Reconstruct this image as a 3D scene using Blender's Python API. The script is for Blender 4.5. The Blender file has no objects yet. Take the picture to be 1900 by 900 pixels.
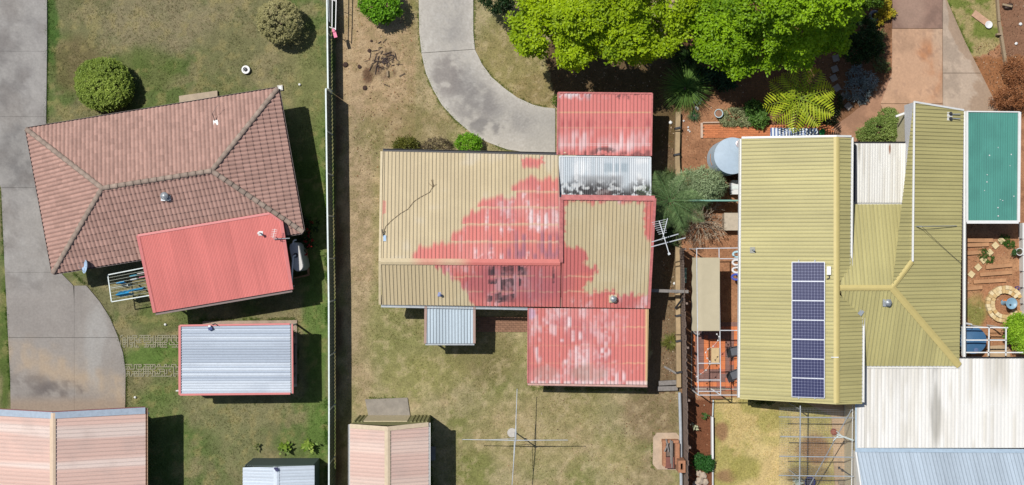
import bpy, bmesh, math, random
import numpy as np
from mathutils import Vector, Matrix

# ------------------------------------------------------------------ camera, sky, sun, exposure
H = 60.0          # camera height above the ground (m)
F = 2070.0        # focal length in photo pixels (photo 1900 x 900): survey scale 34.5 px per metre on the ground
scene = bpy.context.scene
col = scene.collection
cam_d = bpy.data.cameras.new('camera'); cam = bpy.data.objects.new('camera', cam_d); col.objects.link(cam)
cam.location = (0, 0, H); cam.rotation_euler = (0, 0, 0)
cam_d.sensor_fit = 'HORIZONTAL'; cam_d.sensor_width = 36.0; cam_d.lens = 36.0 * F / 1900.0
cam_d.clip_start = 0.5; cam_d.clip_end = 2000
scene.camera = cam

SUN_EL = math.radians(61.5)
SH = Vector((0.815, -0.58, 0)).normalized()          # direction shadows fall on the ground
sun_dir = Vector((-SH.x * math.cos(SUN_EL), -SH.y * math.cos(SUN_EL), math.sin(SUN_EL)))   # towards the sun
world = bpy.data.worlds.new('World'); scene.world = world; world.use_nodes = True
wn = world.node_tree.nodes; wl = world.node_tree.links
sky = wn.new('ShaderNodeTexSky'); sky.sky_type = 'NISHITA'; sky.sun_disc = False
sky.sun_elevation = SUN_EL
sky.sun_rotation = math.atan2(sun_dir.x, sun_dir.y)
wl.new(sky.outputs[0], wn['Background'].inputs[0]); wn['Background'].inputs[1].default_value = 0.07
sun_d = bpy.data.lights.new('sun', 'SUN'); sun_d.energy = 4.2; sun_d.angle = math.radians(0.53); sun_d.color = (1.0, 0.968, 0.92)
sun = bpy.data.objects.new('sun', sun_d); col.objects.link(sun)
sun.rotation_euler = (-sun_dir).to_track_quat('-Z', 'Y').to_euler(); sun.location = (-30, 25, 60)
scene.view_settings.view_transform = 'Standard'; scene.view_settings.look = 'None'
scene.view_settings.exposure = 0.25; scene.view_settings.gamma = 1.0
scene.view_settings.use_curve_mapping = False

# ------------------------------------------------------------------ helpers
rnd = random.Random(7); rng = np.random.default_rng(7)
def P(u, v, z=0.0):
    k = (H - z) / F
    return Vector(((u - 950) * k, (450 - v) * k, z))
def C(r, g, b, k=0.70):
    f = lambda c: (c / 255 / 12.92 if c / 255 <= 0.04045 else ((c / 255 + 0.055) / 1.055) ** 2.4)
    return (f(r) * k, f(g) * k, f(b) * k)
def CA(r, g, b, k=0.70): return np.array(C(r, g, b, k))
_tab = np.random.default_rng(3).random((256, 256))
def vnoise(x, y):
    xi = np.floor(x).astype(int); yi = np.floor(y).astype(int); fx = x - xi; fy = y - yi
    fx = fx * fx * (3 - 2 * fx); fy = fy * fy * (3 - 2 * fy)
    g = lambda a, b: _tab[a & 255, b & 255]
    return (g(xi, yi) * (1 - fx) + g(xi + 1, yi) * fx) * (1 - fy) + (g(xi, yi + 1) * (1 - fx) + g(xi + 1, yi + 1) * fx) * fy
def fbm(x, y, s=1.0, o=4, seed=0.0):
    x = np.asarray(x, float) * s + seed * 17.3 + 40; y = np.asarray(y, float) * s + seed * 9.1 + 40
    a = 0.5; t = 0; w = 0
    for i in range(o):
        t = t + a * vnoise(x, y); w += a; a *= 0.55; x = x * 2.03 + 5.1; y = y * 2.03 + 7.7
    return t / w
def sstep(a, b, x):
    t = np.clip((x - a) / (b - a), 0, 1); return t * t * (3 - 2 * t)
def inpoly(px, py, poly):
    m = np.zeros(px.shape, bool); n = len(poly); j = n - 1
    for i in range(n):
        xi, yi = poly[i]; xj, yj = poly[j]
        if yi != yj:
            c = ((yi > py) != (yj > py)) & (px < (xj - xi) * (py - yi) / (yj - yi) + xi); m ^= c
        j = i
    return m
def ell(px, py, cx, cy, rx, ry):       # soft 1 inside, 0 outside
    d = np.sqrt(((px - cx) / rx) ** 2 + ((py - cy) / ry) ** 2); return 1 - sstep(0.6, 1.15, d)
def mixc(base, c, m): return base + (np.asarray(c) - base) * np.asarray(m)[..., None]
def uv_of(x, y, z):
    k = F / (H - z); return 950 + x * k, 450 - y * k

# ---- materials
MATS = {}
def _base(name):
    m = bpy.data.materials.new(name); m.use_nodes = True; MATS[name] = m
    nt = m.node_tree; return m, nt, nt.nodes['Principled BSDF']
def _vary(nt, src, var, scale, detail=5, stretch=None):
    tc = nt.nodes.new('ShaderNodeTexCoord'); no = nt.nodes.new('ShaderNodeTexNoise')
    no.inputs['Scale'].default_value = scale; no.inputs['Detail'].default_value = detail; no.inputs['Roughness'].default_value = 0.65
    if stretch:
        mp = nt.nodes.new('ShaderNodeMapping'); mp.inputs['Scale'].default_value = stretch
        nt.links.new(tc.outputs['Object'], mp.inputs['Vector']); nt.links.new(mp.outputs[0], no.inputs['Vector'])
    else: nt.links.new(tc.outputs['Object'], no.inputs['Vector'])
    mr = nt.nodes.new('ShaderNodeMapRange'); mr.inputs['From Min'].default_value = 0.25; mr.inputs['From Max'].default_value = 0.75
    mr.inputs['To Min'].default_value = 1 - var; mr.inputs['To Max'].default_value = 1 + var
    nt.links.new(no.outputs['Fac'], mr.inputs['Value'])
    mx = nt.nodes.new('ShaderNodeVectorMath'); mx.operation = 'SCALE'
    nt.links.new(src, mx.inputs[0]); nt.links.new(mr.outputs[0], mx.inputs['Scale'])
    return mx.outputs[0], no
def mat(name, c, rough=0.6, var=0.15, scale=6.0, metal=0.0, bump=0.0, spec=0.5, stretch=None, rand=0.0):
    if name in MATS: return MATS[name]
    m, nt, b = _base(name)
    rgb = nt.nodes.new('ShaderNodeRGB'); rgb.outputs[0].default_value = (*c, 1)
    src = rgb.outputs[0]
    if rand:
        oi = nt.nodes.new('ShaderNodeObjectInfo'); mr = nt.nodes.new('ShaderNodeMapRange')
        mr.inputs['To Min'].default_value = 1 - rand; mr.inputs['To Max'].default_value = 1 + rand
        nt.links.new(oi.outputs['Random'], mr.inputs['Value'])
        mx = nt.nodes.new('ShaderNodeVectorMath'); mx.operation = 'SCALE'
        nt.links.new(src, mx.inputs[0]); nt.links.new(mr.outputs[0], mx.inputs['Scale']); src = mx.outputs[0]
    out, no = _vary(nt, src, var, scale, stretch=stretch)
    nt.links.new(out, b.inputs['Base Color'])
    b.inputs['Roughness'].default_value = rough; b.inputs['Metallic'].default_value = metal; b.inputs['Specular IOR Level'].default_value = spec
    if bump:
        bp = nt.nodes.new('ShaderNodeBump'); bp.inputs['Strength'].default_value = bump; bp.inputs['Distance'].default_value = 0.02
        nt.links.new(no.outputs['Fac'], bp.inputs['Height']); nt.links.new(bp.outputs[0], b.inputs['Normal'])
    return m
def mat_attr(name, rough=0.6, var=0.12, scale=7.0, bump=0.0, spec=0.5, transl=0.0, metal=0.0):
    if name in MATS: return MATS[name]
    m, nt, b = _base(name)
    at = nt.nodes.new('ShaderNodeAttribute'); at.attribute_name = 'Col'
    out, no = _vary(nt, at.outputs['Color'], var, scale)
    nt.links.new(out, b.inputs['Base Color']); b.inputs['Roughness'].default_value = rough; b.inputs['Specular IOR Level'].default_value = spec
    b.inputs['Metallic'].default_value = metal
    if bump:
        bp = nt.nodes.new('ShaderNodeBump'); bp.inputs['Strength'].default_value = bump; bp.inputs['Distance'].default_value = 0.03
        nt.links.new(no.outputs['Fac'], bp.inputs['Height']); nt.links.new(bp.outputs[0], b.inputs['Normal'])
    if transl:
        tr = nt.nodes.new('ShaderNodeBsdfTranslucent'); ms = nt.nodes.new('ShaderNodeMixShader'); ms.inputs[0].default_value = transl
        nt.links.new(out, tr.inputs[0]); nt.links.new(b.outputs[0], ms.inputs[1]); nt.links.new(tr.outputs[0], ms.inputs[2])
        nt.links.new(ms.outputs[0], nt.nodes['Material Output'].inputs[0])
    return m

# ---- objects
ORG = {}
def tag(o, label=None, cat=None, group=None, kind=None):
    if label: o['label'] = label
    if cat: o['category'] = cat
    if group: o['group'] = group
    if kind: o['kind'] = kind
    return o
def thing(name, loc, label, cat, group=None, kind=None):
    o = bpy.data.objects.new(name, None); col.objects.link(o); o.location = loc; o.empty_display_size = 0.2
    ORG[o.name] = Vector(loc); return tag(o, label, cat, group, kind)
def link(me, name, parent=None, kind=None, loc=None):
    o = bpy.data.objects.new(name, me); col.objects.link(o)
    if parent is not None: o.parent = parent; ORG[o.name] = ORG.get(parent.name, Vector((0, 0, 0)))
    else:
        ORG[o.name] = Vector(loc) if loc is not None else Vector((0, 0, 0)); o.location = ORG[o.name]
    if kind: o['kind'] = kind
    return o
def npmesh(name, V, Q, m, cols=None, smooth=False):
    """V (N,3), Q (M,k) numpy -> mesh"""
    V = np.asarray(V, np.float32); Q = np.asarray(Q, np.int32); k = Q.shape[1]
    me = bpy.data.meshes.new(name)
    me.vertices.add(len(V)); me.vertices.foreach_set('co', V.ravel())
    me.loops.add(Q.size); me.loops.foreach_set('vertex_index', Q.ravel())
    me.polygons.add(len(Q)); me.polygons.foreach_set('loop_start', np.arange(0, Q.size, k, dtype=np.int32))
    if cols is not None:
        a = me.attributes.new('Col', 'FLOAT_COLOR', 'POINT')
        cc = np.ones((len(V), 4), np.float32); cc[:, :3] = np.clip(cols, 0.001, 0.95); a.data.foreach_set('color', cc.ravel())
    me.update(calc_edges=True); me.validate()
    me.polygons.foreach_set('use_smooth', np.full(len(me.polygons), bool(smooth)))
    me.materials.append(m); return me
class MB:
    def __init__(s): s.V = []; s.F = []
    def add(s, vs, fs):
        n = len(s.V); s.V += [Vector(v) for v in vs]; s.F += [tuple(i + n for i in f) for f in fs]; return s
    def box(s, c, size, rz=0.0, R=None):
        hx, hy, hz = size[0] / 2, size[1] / 2, size[2] / 2; M = R if R is not None else Matrix.Rotation(rz, 3, 'Z'); c = Vector(c)
        vs = [c + M @ Vector((x * hx, y * hy, z * hz)) for z in (-1, 1) for x, y in ((-1, -1), (1, -1), (1, 1), (-1, 1))]
        return s.add(vs, [(3, 2, 1, 0), (4, 5, 6, 7), (0, 1, 5, 4), (1, 2, 6, 5), (2, 3, 7, 6), (3, 0, 4, 7)])
    def bar(s, p, q, w, h, up=(0, 0, 1)):
        p = Vector(p); q = Vector(q); d = (q - p); L = d.length
        if L < 1e-6: return s
        d /= L; up = Vector(up); x = d.cross(up)
        if x.length < 1e-4: x = d.cross(Vector((1, 0, 0)))
        x.normalize(); z = x.cross(d)
        R = Matrix((x, d, z)).transposed(); return s.box((p + q) / 2, (w, L, h), R=R)
    def tube(s, p, q, r0, r1=None, n=8, cap=True):
        p = Vector(p); q = Vector(q); r1 = r0 if r1 is None else r1; d = (q - p).normalized()
        x = d.orthogonal().normalized(); y = d.cross(x); vs = []
        for c, r in ((p, r0), (q, r1)):
            vs += [c + (x * math.cos(2 * math.pi * i / n) + y * math.sin(2 * math.pi * i / n)) * r for i in range(n)]
        fs = [(i, (i + 1) % n, n + (i + 1) % n, n + i) for i in range(n)]
        if cap: fs += [tuple(range(n))[::-1], tuple(range(n, 2 * n))]
        return s.add(vs, fs)
    def path(s, pts, r, n=6):
        for a, b in zip(pts[:-1], pts[1:]): s.tube(a, b, r, n=n)
        return s
    def prism(s, pts, z0, z1):
        n = len(pts); vs = [Vector((p[0], p[1], z0)) for p in pts] + [Vector((p[0], p[1], z1)) for p in pts]
        a = sum(pts[i][0] * pts[(i + 1) % n][1] - pts[(i + 1) % n][0] * pts[i][1] for i in range(n))
        if a < 0: vs = vs[:n][::-1] + vs[n:][::-1]
        return s.add(vs, [tuple(range(n))[::-1], tuple(range(n, 2 * n))] + [(i, (i + 1) % n, n + (i + 1) % n, n + i) for i in range(n)])
    def plate(s, pts, t):
        """polygon of 3d points (ccw from outside) thickened by t along -normal"""
        pts = [Vector(p) for p in pts]; n = len(pts); nn = Vector((0, 0, 0))
        for i in range(n): nn += pts[i].cross(pts[(i + 1) % n])
        nn.normalize()
        vs = pts + [p - nn * t for p in pts]
        return s.add(vs, [tuple(range(n)), tuple(range(n, 2 * n))[::-1]] + [(i + n, (i + 1) % n + n, (i + 1) % n, i) for i in range(n)])
    def lathe(s, c, prof, n=16, sx=1.0, sy=1.0, rz=0.0):
        c = Vector(c); vs = []; m = len(prof)
        for r, z in prof:
            for i in range(n):
                a = 2 * math.pi * i / n; x = r * math.cos(a) * sx; y = r * math.sin(a) * sy
                vs.append(c + Vector((x * math.cos(rz) - y * math.sin(rz), x * math.sin(rz) + y * math.cos(rz), z)))
        fs = [(j * n + i, j * n + (i + 1) % n, (j + 1) * n + (i + 1) % n, (j + 1) * n + i) for j in range(m - 1) for i in range(n)]
        fs += [tuple(range(n))[::-1], tuple(range((m - 1) * n, m * n))]
        return s.add(vs, fs)
    def build(s, name, m, parent=None, smooth=False, loc=None, kind=None):
        o0 = ORG.get(parent.name, Vector((0, 0, 0))) if parent is not None else (Vector(loc) if loc is not None else Vector((0, 0, 0)))
        me = bpy.data.meshes.new(name); me.from_pydata([tuple(v - o0) for v in s.V], [], s.F); me.update()
        if smooth:
            me.polygons.foreach_set('use_smooth', np.ones(len(me.polygons), bool)); 
            try: me.set_sharp_from_angle(angle=math.radians(40))
            except Exception: pass
        me.materials.append(m); return link(me, name, parent, kind, loc)
def T(name, mb, m, loc, label, cat, group=None, smooth=False, kind=None):
    return tag(mb.build(name, m, None, smooth, loc, kind), label, cat, group)

# ---- surfaces
def grid_mesh(name, m, L, R, nu, painter, z=0.0, step=0.12, thick=0.0, parent=None, kind=None):
    """a slab between two polylines L and R (photo survey points), painted by painter(u,v,a,b)"""
    def resamp(pl, n):
        d = np.array([[p[0], p[1]] for p in pl], float); s = np.r_[0, np.cumsum(np.hypot(*np.diff(d, axis=0).T))]
        t = np.linspace(0, s[-1], n); return np.stack([np.interp(t, s, d[:, 0]), np.interp(t, s, d[:, 1])], 1)
    ln = max(sum(math.dist(a, b) for a, b in zip(p[:-1], p[1:])) for p in (L, R)) / 34.5
    n = max(2, int(ln / step)); l = resamp(L, n); r = resamp(R, n); a = np.linspace(0, 1, nu)
    U = l[:, None, 0] * (1 - a) + r[:, None, 0] * a; Vv = l[:, None, 1] * (1 - a) + r[:, None, 1] * a
    k = (H - z) / F; o0 = ORG.get(parent.name, Vector((0, 0, 0))) if parent is not None else Vector((0, 0, 0))
    X = (U - 950) * k; Y = (450 - Vv) * k
    A, B = np.meshgrid(a, np.linspace(0, 1, n)); cols = painter(U.ravel(), Vv.ravel(), A.ravel(), B.ravel())
    V = np.stack([X.ravel() - o0.x, Y.ravel() - o0.y, np.full(X.size, z - o0.z)], 1)
    i, j = np.meshgrid(np.arange(n - 1), np.arange(nu - 1), indexing='ij'); q = (i * nu + j).ravel()
    Q = np.stack([q, q + 1, q + nu + 1, q + nu], 1)
    if thick:
        ring = np.r_[np.arange(nu), np.arange(1, n) * nu + nu - 1, (n - 1) * nu + np.arange(nu - 2, -1, -1), np.arange(n - 2, 0, -1) * nu]
        m0 = len(V); W = V[ring].copy(); W[:, 2] -= thick; V = np.r_[V, W]; cols = np.r_[cols, cols[ring] * 0.9]; kk = np.arange(len(ring)); k2 = (kk + 1) % len(ring)
        Q = np.r_[Q, np.stack([ring[kk], m0 + kk, m0 + k2, ring[k2]], 1)]
    me = npmesh(name, V, Q, m, cols); 
    bmn = bmesh.new(); bmn.from_mesh(me); bmesh.ops.recalc_face_normals(bmn, faces=bmn.faces); 
    if sum(f.normal.z for f in bmn.faces) < 0: bmesh.ops.reverse_faces(bmn, faces=bmn.faces)
    bmn.to_mesh(me); bmn.free()
    return link(me, name, parent, kind)

class Plane:
    def __init__(s, p, q, r):
        s.p = Vector(p); s.n = (Vector(q) - s.p).cross(Vector(r) - s.p).normalized()
        if s.n.z < 0: s.n = -s.n
    def z(s, x, y): return s.p.z - (s.n.x * (x - s.p.x) + s.n.y * (y - s.p.y)) / s.n.z
    def hit(s, u, v, up=0.0):
        d = Vector(((u - 950) / F, (450 - v) / F, -1)); o = Vector((0, 0, H))
        t = (s.p - o).dot(s.n) / d.dot(s.n); return o + d * t + s.n * up
def clip_line(poly, s0):
    """t-range of a convex polygon [(s,t)] at s0"""
    ts = []
    n = len(poly)
    for i in range(n):
        (a, b), (c, d) = poly[i], poly[(i + 1) % n]
        if (a - s0) * (c - s0) <= 0 and abs(a - c) > 1e-9: ts.append(b + (d - b) * (s0 - a) / (c - a))
    return (min(ts), max(ts)) if len(ts) >= 2 else None
def sheet_roof(parent, pts, ribdir, m, painter, pitch=0.19, hgt=0.03, kind='trim', sheet_w=0.76, dt=0.12, name='roof_sheet', lift=0.0, shift=0.0):
    """metal sheets, each a mesh of its own with its ribs, laid over a convex 3d polygon; ribs run along ribdir"""
    pts = [Vector(p) for p in pts]; n = Vector((0, 0, 0))
    for i in range(len(pts)): n += pts[i].cross(pts[(i + 1) % len(pts)])
    n.normalize(); n = -n if n.z < 0 else n
    r = Vector((ribdir[0], ribdir[1], 0)); r = (r - n * r.dot(n)).normalized(); e = r.cross(n)
    o = sum(pts, Vector((0, 0, 0))) / len(pts)
    st = [((p - o).dot(e), (p - o).dot(r)) for p in pts]; s0 = min(a for a, b in st); s1 = max(a for a, b in st)
    # profile knots: offset, height, shade line painted into the colour at rib foot and valley
    if kind == 'trim': kn = [(0, 0, 0), (pitch / 2 - 0.034, 0, 0), (pitch / 2 - 0.018, hgt, 0), (pitch / 2 + 0.016, hgt, 0), (pitch / 2 + 0.026, 0, 1), (pitch / 2 + 0.042, 0, 1), (pitch / 2 + 0.052, 0, 0)]
    else: kn = [(pitch * i / 6, hgt * 0.5 * (1 - math.cos(2 * math.pi * i / 6)), 1.0 if i == 0 else 0.0) for i in range(6)]
    org = ORG.get(parent.name, Vector((0, 0, 0))); res = []; smax = s0
    i = 0
    nrib = max(1, round(sheet_w / pitch)); w = nrib * pitch
    while s0 + i * w < s1 - 1e-4:
        a = s0 + i * w; ss = []; hh = []; dd = []
        for j in range(nrib):
            for k, h, d in kn: ss.append(a + j * pitch + k); hh.append(h); dd.append(d)
        ss.append(a + w + 0.004); hh.append(0.0); dd.append(dd[0])
        keep = [(s, h, d) for s, h, d in zip(ss, hh, dd) if s < s1 - 1e-4]
        if keep and keep[-1][0] < s1 - 1e-3 and len(keep) < len(ss): keep.append((s1 - 1e-4, 0.0, 0.0))
        keep = [(max(s, s0 + 1e-4), h, d) for s, h, d in keep]
        rows = [(s, h, clip_line(st, s), d) for s, h, d in keep]; rows = [x for x in rows if x[2] and x[2][1] - x[2][0] > 0.004]
        i += 1
        if len(rows) < 2: continue
        L = max(x[2][1] - x[2][0] for x in rows); nt = max(2, int(L / dt) + 1)
        S = np.array([x[0] for x in rows])[:, None] + np.zeros((1, nt)); Hh = np.array([x[1] for x in rows])[:, None] + np.zeros((1, nt))
        t0 = np.array([x[2][0] for x in rows])[:, None]; t1 = np.array([x[2][1] for x in rows])[:, None]
        Tt = t0 + (t1 - t0) * np.linspace(0, 1, nt)[None]
        W = np.array(o)[None, None] + S[..., None] * np.array(e) + Tt[..., None] * np.array(r) + (Hh + lift)[..., None] * np.array(n)
        W = W.reshape(-1, 3); rib = np.floor((S.ravel() - s0) / pitch + 1e-6); Dd = (np.array([x[3] for x in rows])[:, None] + np.zeros((1, nt))).ravel()
        cols = painter(W[:, 0], W[:, 1], W[:, 2], S.ravel(), Tt.ravel(), rib, Dd) * (1 + rng.uniform(-.045, .045))
        a_, b_ = np.meshgrid(np.arange(len(rows) - 1), np.arange(nt - 1), indexing='ij'); q = (a_ * nt + b_).ravel()
        Q = np.stack([q, q + nt, q + nt + 1, q + 1], 1)
        me = npmesh(name, W - np.array(org), Q, m, cols, smooth=(kind != 'trim'))
        res.append(link(me, name, parent))
    return res
def gutter(parent, p, q, m, w=0.12, h=0.11, name='gutter'):
    """open U channel from p to q (top edge height at p/q)"""
    p = Vector(p); q = Vector(q); d = (q - p).normalized(); x = d.cross(Vector((0, 0, 1))).normalized(); mb = MB(); t = 0.012
    for off, ww, zz, hh in ((0, w, -h, t), (-w / 2, t, -h / 2, h), (w / 2, t, -h / 2, h)):
        mb.bar(p + x * off + Vector((0, 0, zz)), q + x * off + Vector((0, 0, zz)), ww, hh)
    return mb.build(name, m, parent)
def cap_strip(parent, p, q, w, m, name='ridge_cap', drop=0.05, lift=0.04):
    """folded ridge / hip flashing"""
    p = Vector(p); q = Vector(q); d = (q - p).normalized(); x = d.cross(Vector((0, 0, 1))).normalized(); up = Vector((0, 0, lift)); dn = Vector((0, 0, lift - drop))
    vs = []
    for c in (p, q): vs += [c + x * (-w / 2) + dn, c + x * (-w * 0.12) + up, c + x * (w * 0.12) + up, c + x * (w / 2) + dn]
    return MB().add(vs, [(0, 1, 5, 4), (1, 2, 6, 5), (2, 3, 7, 6)]).build(name, m, parent)
def walls(parent, pts, z0, z1, m, name='wall'):
    """ring of wall, open top"""
    n = len(pts); mb = MB()
    vs = [Vector((p[0], p[1], z0)) for p in pts] + [Vector((p[0], p[1], (z1[i] if hasattr(z1, '__len__') else z1))) for i, p in enumerate(pts)]
    return mb.add(vs, [(i, (i + 1) % n, n + (i + 1) % n, n + i) for i in range(n)]).build(name, m, parent)
def inset(pts, d):
    c = sum((Vector((p[0], p[1], 0)) for p in pts), Vector()) / len(pts); n = len(pts); out = []
    for i in range(n):
        a, b, e = [Vector((pts[j % n][0], pts[j % n][1], 0)) for j in (i - 1, i, i + 1)]
        d1 = (b - a).normalized(); d2 = (e - b).normalized(); n1 = Vector((-d1.y, d1.x, 0)); n2 = Vector((-d2.y, d2.x, 0))
        if n1.dot(c - b) < 0 and n2.dot(c - b) < 0: n1, n2 = -n1, -n2
        elif sum(pts[j][0] * pts[(j + 1) % n][1] - pts[(j + 1) % n][0] * pts[j][1] for j in range(n)) < 0: n1, n2 = -n1, -n2
        bi = (n1 + n2); k = d / max(0.3, (1 + n1.dot(n2))); out.append(b + bi * k)
    return out

# ---- foliage
def quads(C0, D, N, ln, wd, cols, fold=0.0):
    """leaf quads: base C0, direction D, normal N, length, width arrays"""
    D = D / np.linalg.norm(D, axis=1, keepdims=True); S = np.cross(D, N); S /= np.linalg.norm(S, axis=1, keepdims=True) + 1e-9
    a = C0; b = C0 + D * (ln * .5)[:, None] + S * (wd * .5)[:, None]; c = C0 + D * ln[:, None]; d = C0 + D * (ln * .5)[:, None] - S * (wd * .5)[:, None]
    n = len(C0); V = np.stack([a, b, c, d], 1).reshape(-1, 3); Q = np.arange(4 * n).reshape(n, 4)
    return V, Q, np.repeat(cols, 4, axis=0)
def rdir(n, g=rng):
    v = g.normal(size=(n, 3)); return v / np.linalg.norm(v, axis=1, keepdims=True)
def leafcloud(cent, rad, nper, size, colA, colB, flat=0.7, g=rng, upbias=0.6, aspect=0.6, cvar=None, vsq=0.8):
    """leaves around clump centres"""
    n = len(cent) * nper
    ci = np.repeat(np.arange(len(cent)), nper)
    p = cent[ci] + rdir(n, g) * (g.random(n) ** 0.45)[:, None] * np.asarray(rad)[ci, None] * np.array([1, 1, vsq])
    N = rdir(n, g) * flat + np.array([0, 0, upbias]); N /= np.linalg.norm(N, axis=1, keepdims=True)
    D = np.cross(N, rdir(n, g)); sz = size * g.uniform(.6, 1.3, n)
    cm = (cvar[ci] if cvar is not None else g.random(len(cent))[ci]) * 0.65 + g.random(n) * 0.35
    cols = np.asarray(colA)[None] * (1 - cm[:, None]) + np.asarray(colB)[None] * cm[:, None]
    return quads(p, D, N, sz, sz * aspect, cols)
# ------------------------------------------------------------------ the ground
def ground_color(u, v):
    x = u / 34.5; y = v / 34.5
    n1 = fbm(x, y, 0.35, 4, 1); n2 = fbm(x, y, 1.1, 4, 2); n3 = fbm(x, y, 4.0, 3, 3); n4 = fbm(x, y, .18, 3, 4)
    wu = u + (fbm(x, y, .9, 3, 5) - .5) * 22; wv = v + (fbm(x, y, .9, 3, 6) - .5) * 22
    # left garden: olive lawn, browner in the middle, greener near buildings
    c = np.zeros(u.shape + (3,)) + CA(112, 107, 72)
    c = mixc(c, CA(84, 103, 46), sstep(.42, .62, n1) * .8)
    c = mixc(c, CA(136, 121, 88), sstep(.50, .68, n2) * .65)
    for (cx, cy, rx, ry, cc, a) in ((300, 45, 130, 70, (134, 119, 92), .8), (140, 120, 60, 60, (105, 90, 58), .7), (95, 50, 14, 90, (58, 92, 28), .8), (270, 130, 70, 50, (88, 101, 44), .7),
            (420, 110, 60, 80, (112, 108, 70), .7), (575, 300, 40, 260, (84, 106, 40), .75), (585, 600, 30, 120, (78, 112, 34), .7), (300, 660, 80, 30, (78, 110, 34), .8),
            (300, 800, 60, 120, (84, 106, 44), .75), (430, 760, 120, 50, (122, 116, 80), .8), (590, 780, 26, 160, (86, 112, 42), .7), (10, 640, 14, 160, (78, 96, 36), .9), (560, 150, 45, 130, (120, 114, 72), .6),
            (500, 240, 40, 60, (96, 108, 52), .6), (300, 590, 60, 30, (96, 104, 52), .7), (440, 830, 60, 50, (112, 112, 72), .6)):
        c = mixc(c, CA(*cc), ell(wu, wv, cx, cy, rx, ry) * a)
    g_ = c.mean(-1, keepdims=True); c = (c * .84 + g_ * .16) * np.array([1.22, 1.27, 1.16]); n5 = fbm(x, y, 2.4, 3, 8); c = c * (.84 + .34 * n5)[..., None]; c = mixc(c, CA(150, 138, 92), sstep(.58, .72, n5) * .45)
    # middle garden
    M = np.zeros(c.shape) + CA(164, 150, 112)
    M = mixc(M, CA(142, 136, 88), sstep(.46, .62, n1) * .75)
    M = mixc(M, CA(184, 160, 124), sstep(.52, .7, n2) * .6)
    M = mixc(M, CA(118, 122, 62), sstep(.56, .72, n2[::-1] if False else fbm(x, y, .8, 4, 11)) * .6)
    for (cx, cy, rx, ry, cc, a) in ((700, 110, 90, 160, (184, 156, 122), .85), (665, 400, 34, 260, (172, 150, 120), .85), (670, 640, 30, 120, (168, 146, 114), .8), (950, 120, 80, 90, (150, 136, 88), .8),
            (730, 620, 60, 110, (138, 136, 84), .7), (760, 700, 60, 50, (152, 144, 94), .6), (900, 660, 70, 60, (134, 122, 82), .8), (1060, 730, 90, 40, (146, 134, 92), .6), (1210, 770, 60, 60, (140, 118, 90), .85),
            (1000, 800, 130, 80, (172, 152, 112), .6), (880, 870, 40, 50, (120, 124, 62), .6), (760, 240, 90, 50, (150, 130, 94), .6), (690, 250, 40, 40, (118, 120, 72), .4), (1200, 880, 50, 40, (150, 130, 100), .7),
            (1150, 850, 50, 50, (160, 145, 100), .6), (820, 690, 60, 40, (150, 142, 88), .5), (1000, 170, 60, 40, (150, 128, 88), .6)):
        M = mixc(M, CA(*cc), ell(wu, wv, cx, cy, rx, ry) * a)
    n6 = fbm(x, y, 3.0, 3, 9); M = mixc(M, CA(196, 174, 138), sstep(.54, .70, n6) * .38); M = mixc(M, CA(124, 118, 74), sstep(.46, .34, n6) * .35)
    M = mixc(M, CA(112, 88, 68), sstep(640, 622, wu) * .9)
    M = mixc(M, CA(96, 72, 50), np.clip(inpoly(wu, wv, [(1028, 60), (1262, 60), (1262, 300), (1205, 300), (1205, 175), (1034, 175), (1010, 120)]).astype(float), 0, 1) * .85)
    M = mixc(M, CA(120, 96, 74), inpoly(wu, wv, [(1205, 280), (1262, 280), (1262, 730), (1205, 730)]) * .85)
    M = mixc(M, CA(94, 74, 62), ell(wu, wv, 712, 118, 30, 34) * sstep(.4, .6, n3) * .75)
    M = mixc(M, CA(84, 56, 42), ell(wu, wv, 682, 142, 9, 20) * .8)
    # right garden: red-brown soil, mulch, a strip of lawn
    R = np.zeros(c.shape) + CA(170, 124, 92)
    R = mixc(R, CA(146, 104, 76), sstep(.45, .65, n2) * .6)
    R = mixc(R, CA(172, 128, 96), sstep(.55, .72, n3) * .5)
    R = mixc(R, CA(116, 72, 50), inpoly(u, v, [(1262, 735), (1324, 745), (1324, 900), (1262, 960)]) * .9)
    lw = inpoly(u + (n3 - .5) * 6, v + (n3 - .5) * 6, [(1324, 742), (1400, 735), (1600, 735), (1600, 960), (1324, 960)]).astype(float)
    L = mixc(np.zeros(c.shape) + CA(206, 184, 128), CA(164, 156, 88), sstep(.46, .66, n1) * .8)
    L = mixc(L, CA(206, 180, 126), sstep(.5, .66, n2) * .7)
    for (cx, cy, rx, ry, cc) in ((1342, 800, 16, 16, (150, 112, 84)), (1350, 880, 26, 14, (152, 118, 88)), (1380, 870, 30, 30, (160, 152, 84)), (1515, 835, 34, 30, (142, 104, 76)), (1500, 880, 50, 20, (128, 108, 74))):
        L = mixc(L, CA(*cc), ell(wu, wv, cx, cy, rx, ry) * .85)
    R = R * (1 - lw[..., None]) + L * lw[..., None]
    g2 = inpoly(u + (n3 - .5) * 10, v, [(1756, 0), (1850, -60), (1850, 0), (1862, 80), (1830, 100), (1795, 110)]).astype(float)
    G = mixc(np.zeros(c.shape) + CA(166, 150, 104), CA(118, 128, 62), sstep(.5, .62, n2))
    R = R * (1 - g2[..., None]) + G * g2[..., None]
    R = mixc(R, CA(128, 96, 76), inpoly(wu, wv, [(1850, -60), (1990, -60), (1990, 110), (1862, 110)]) * .8)
    R = mixc(R, CA(150, 100, 62), inpoly(wu, wv, [(1800, 105), (1990, 105), (1990, 215), (1850, 215)]) * .7)
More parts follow.
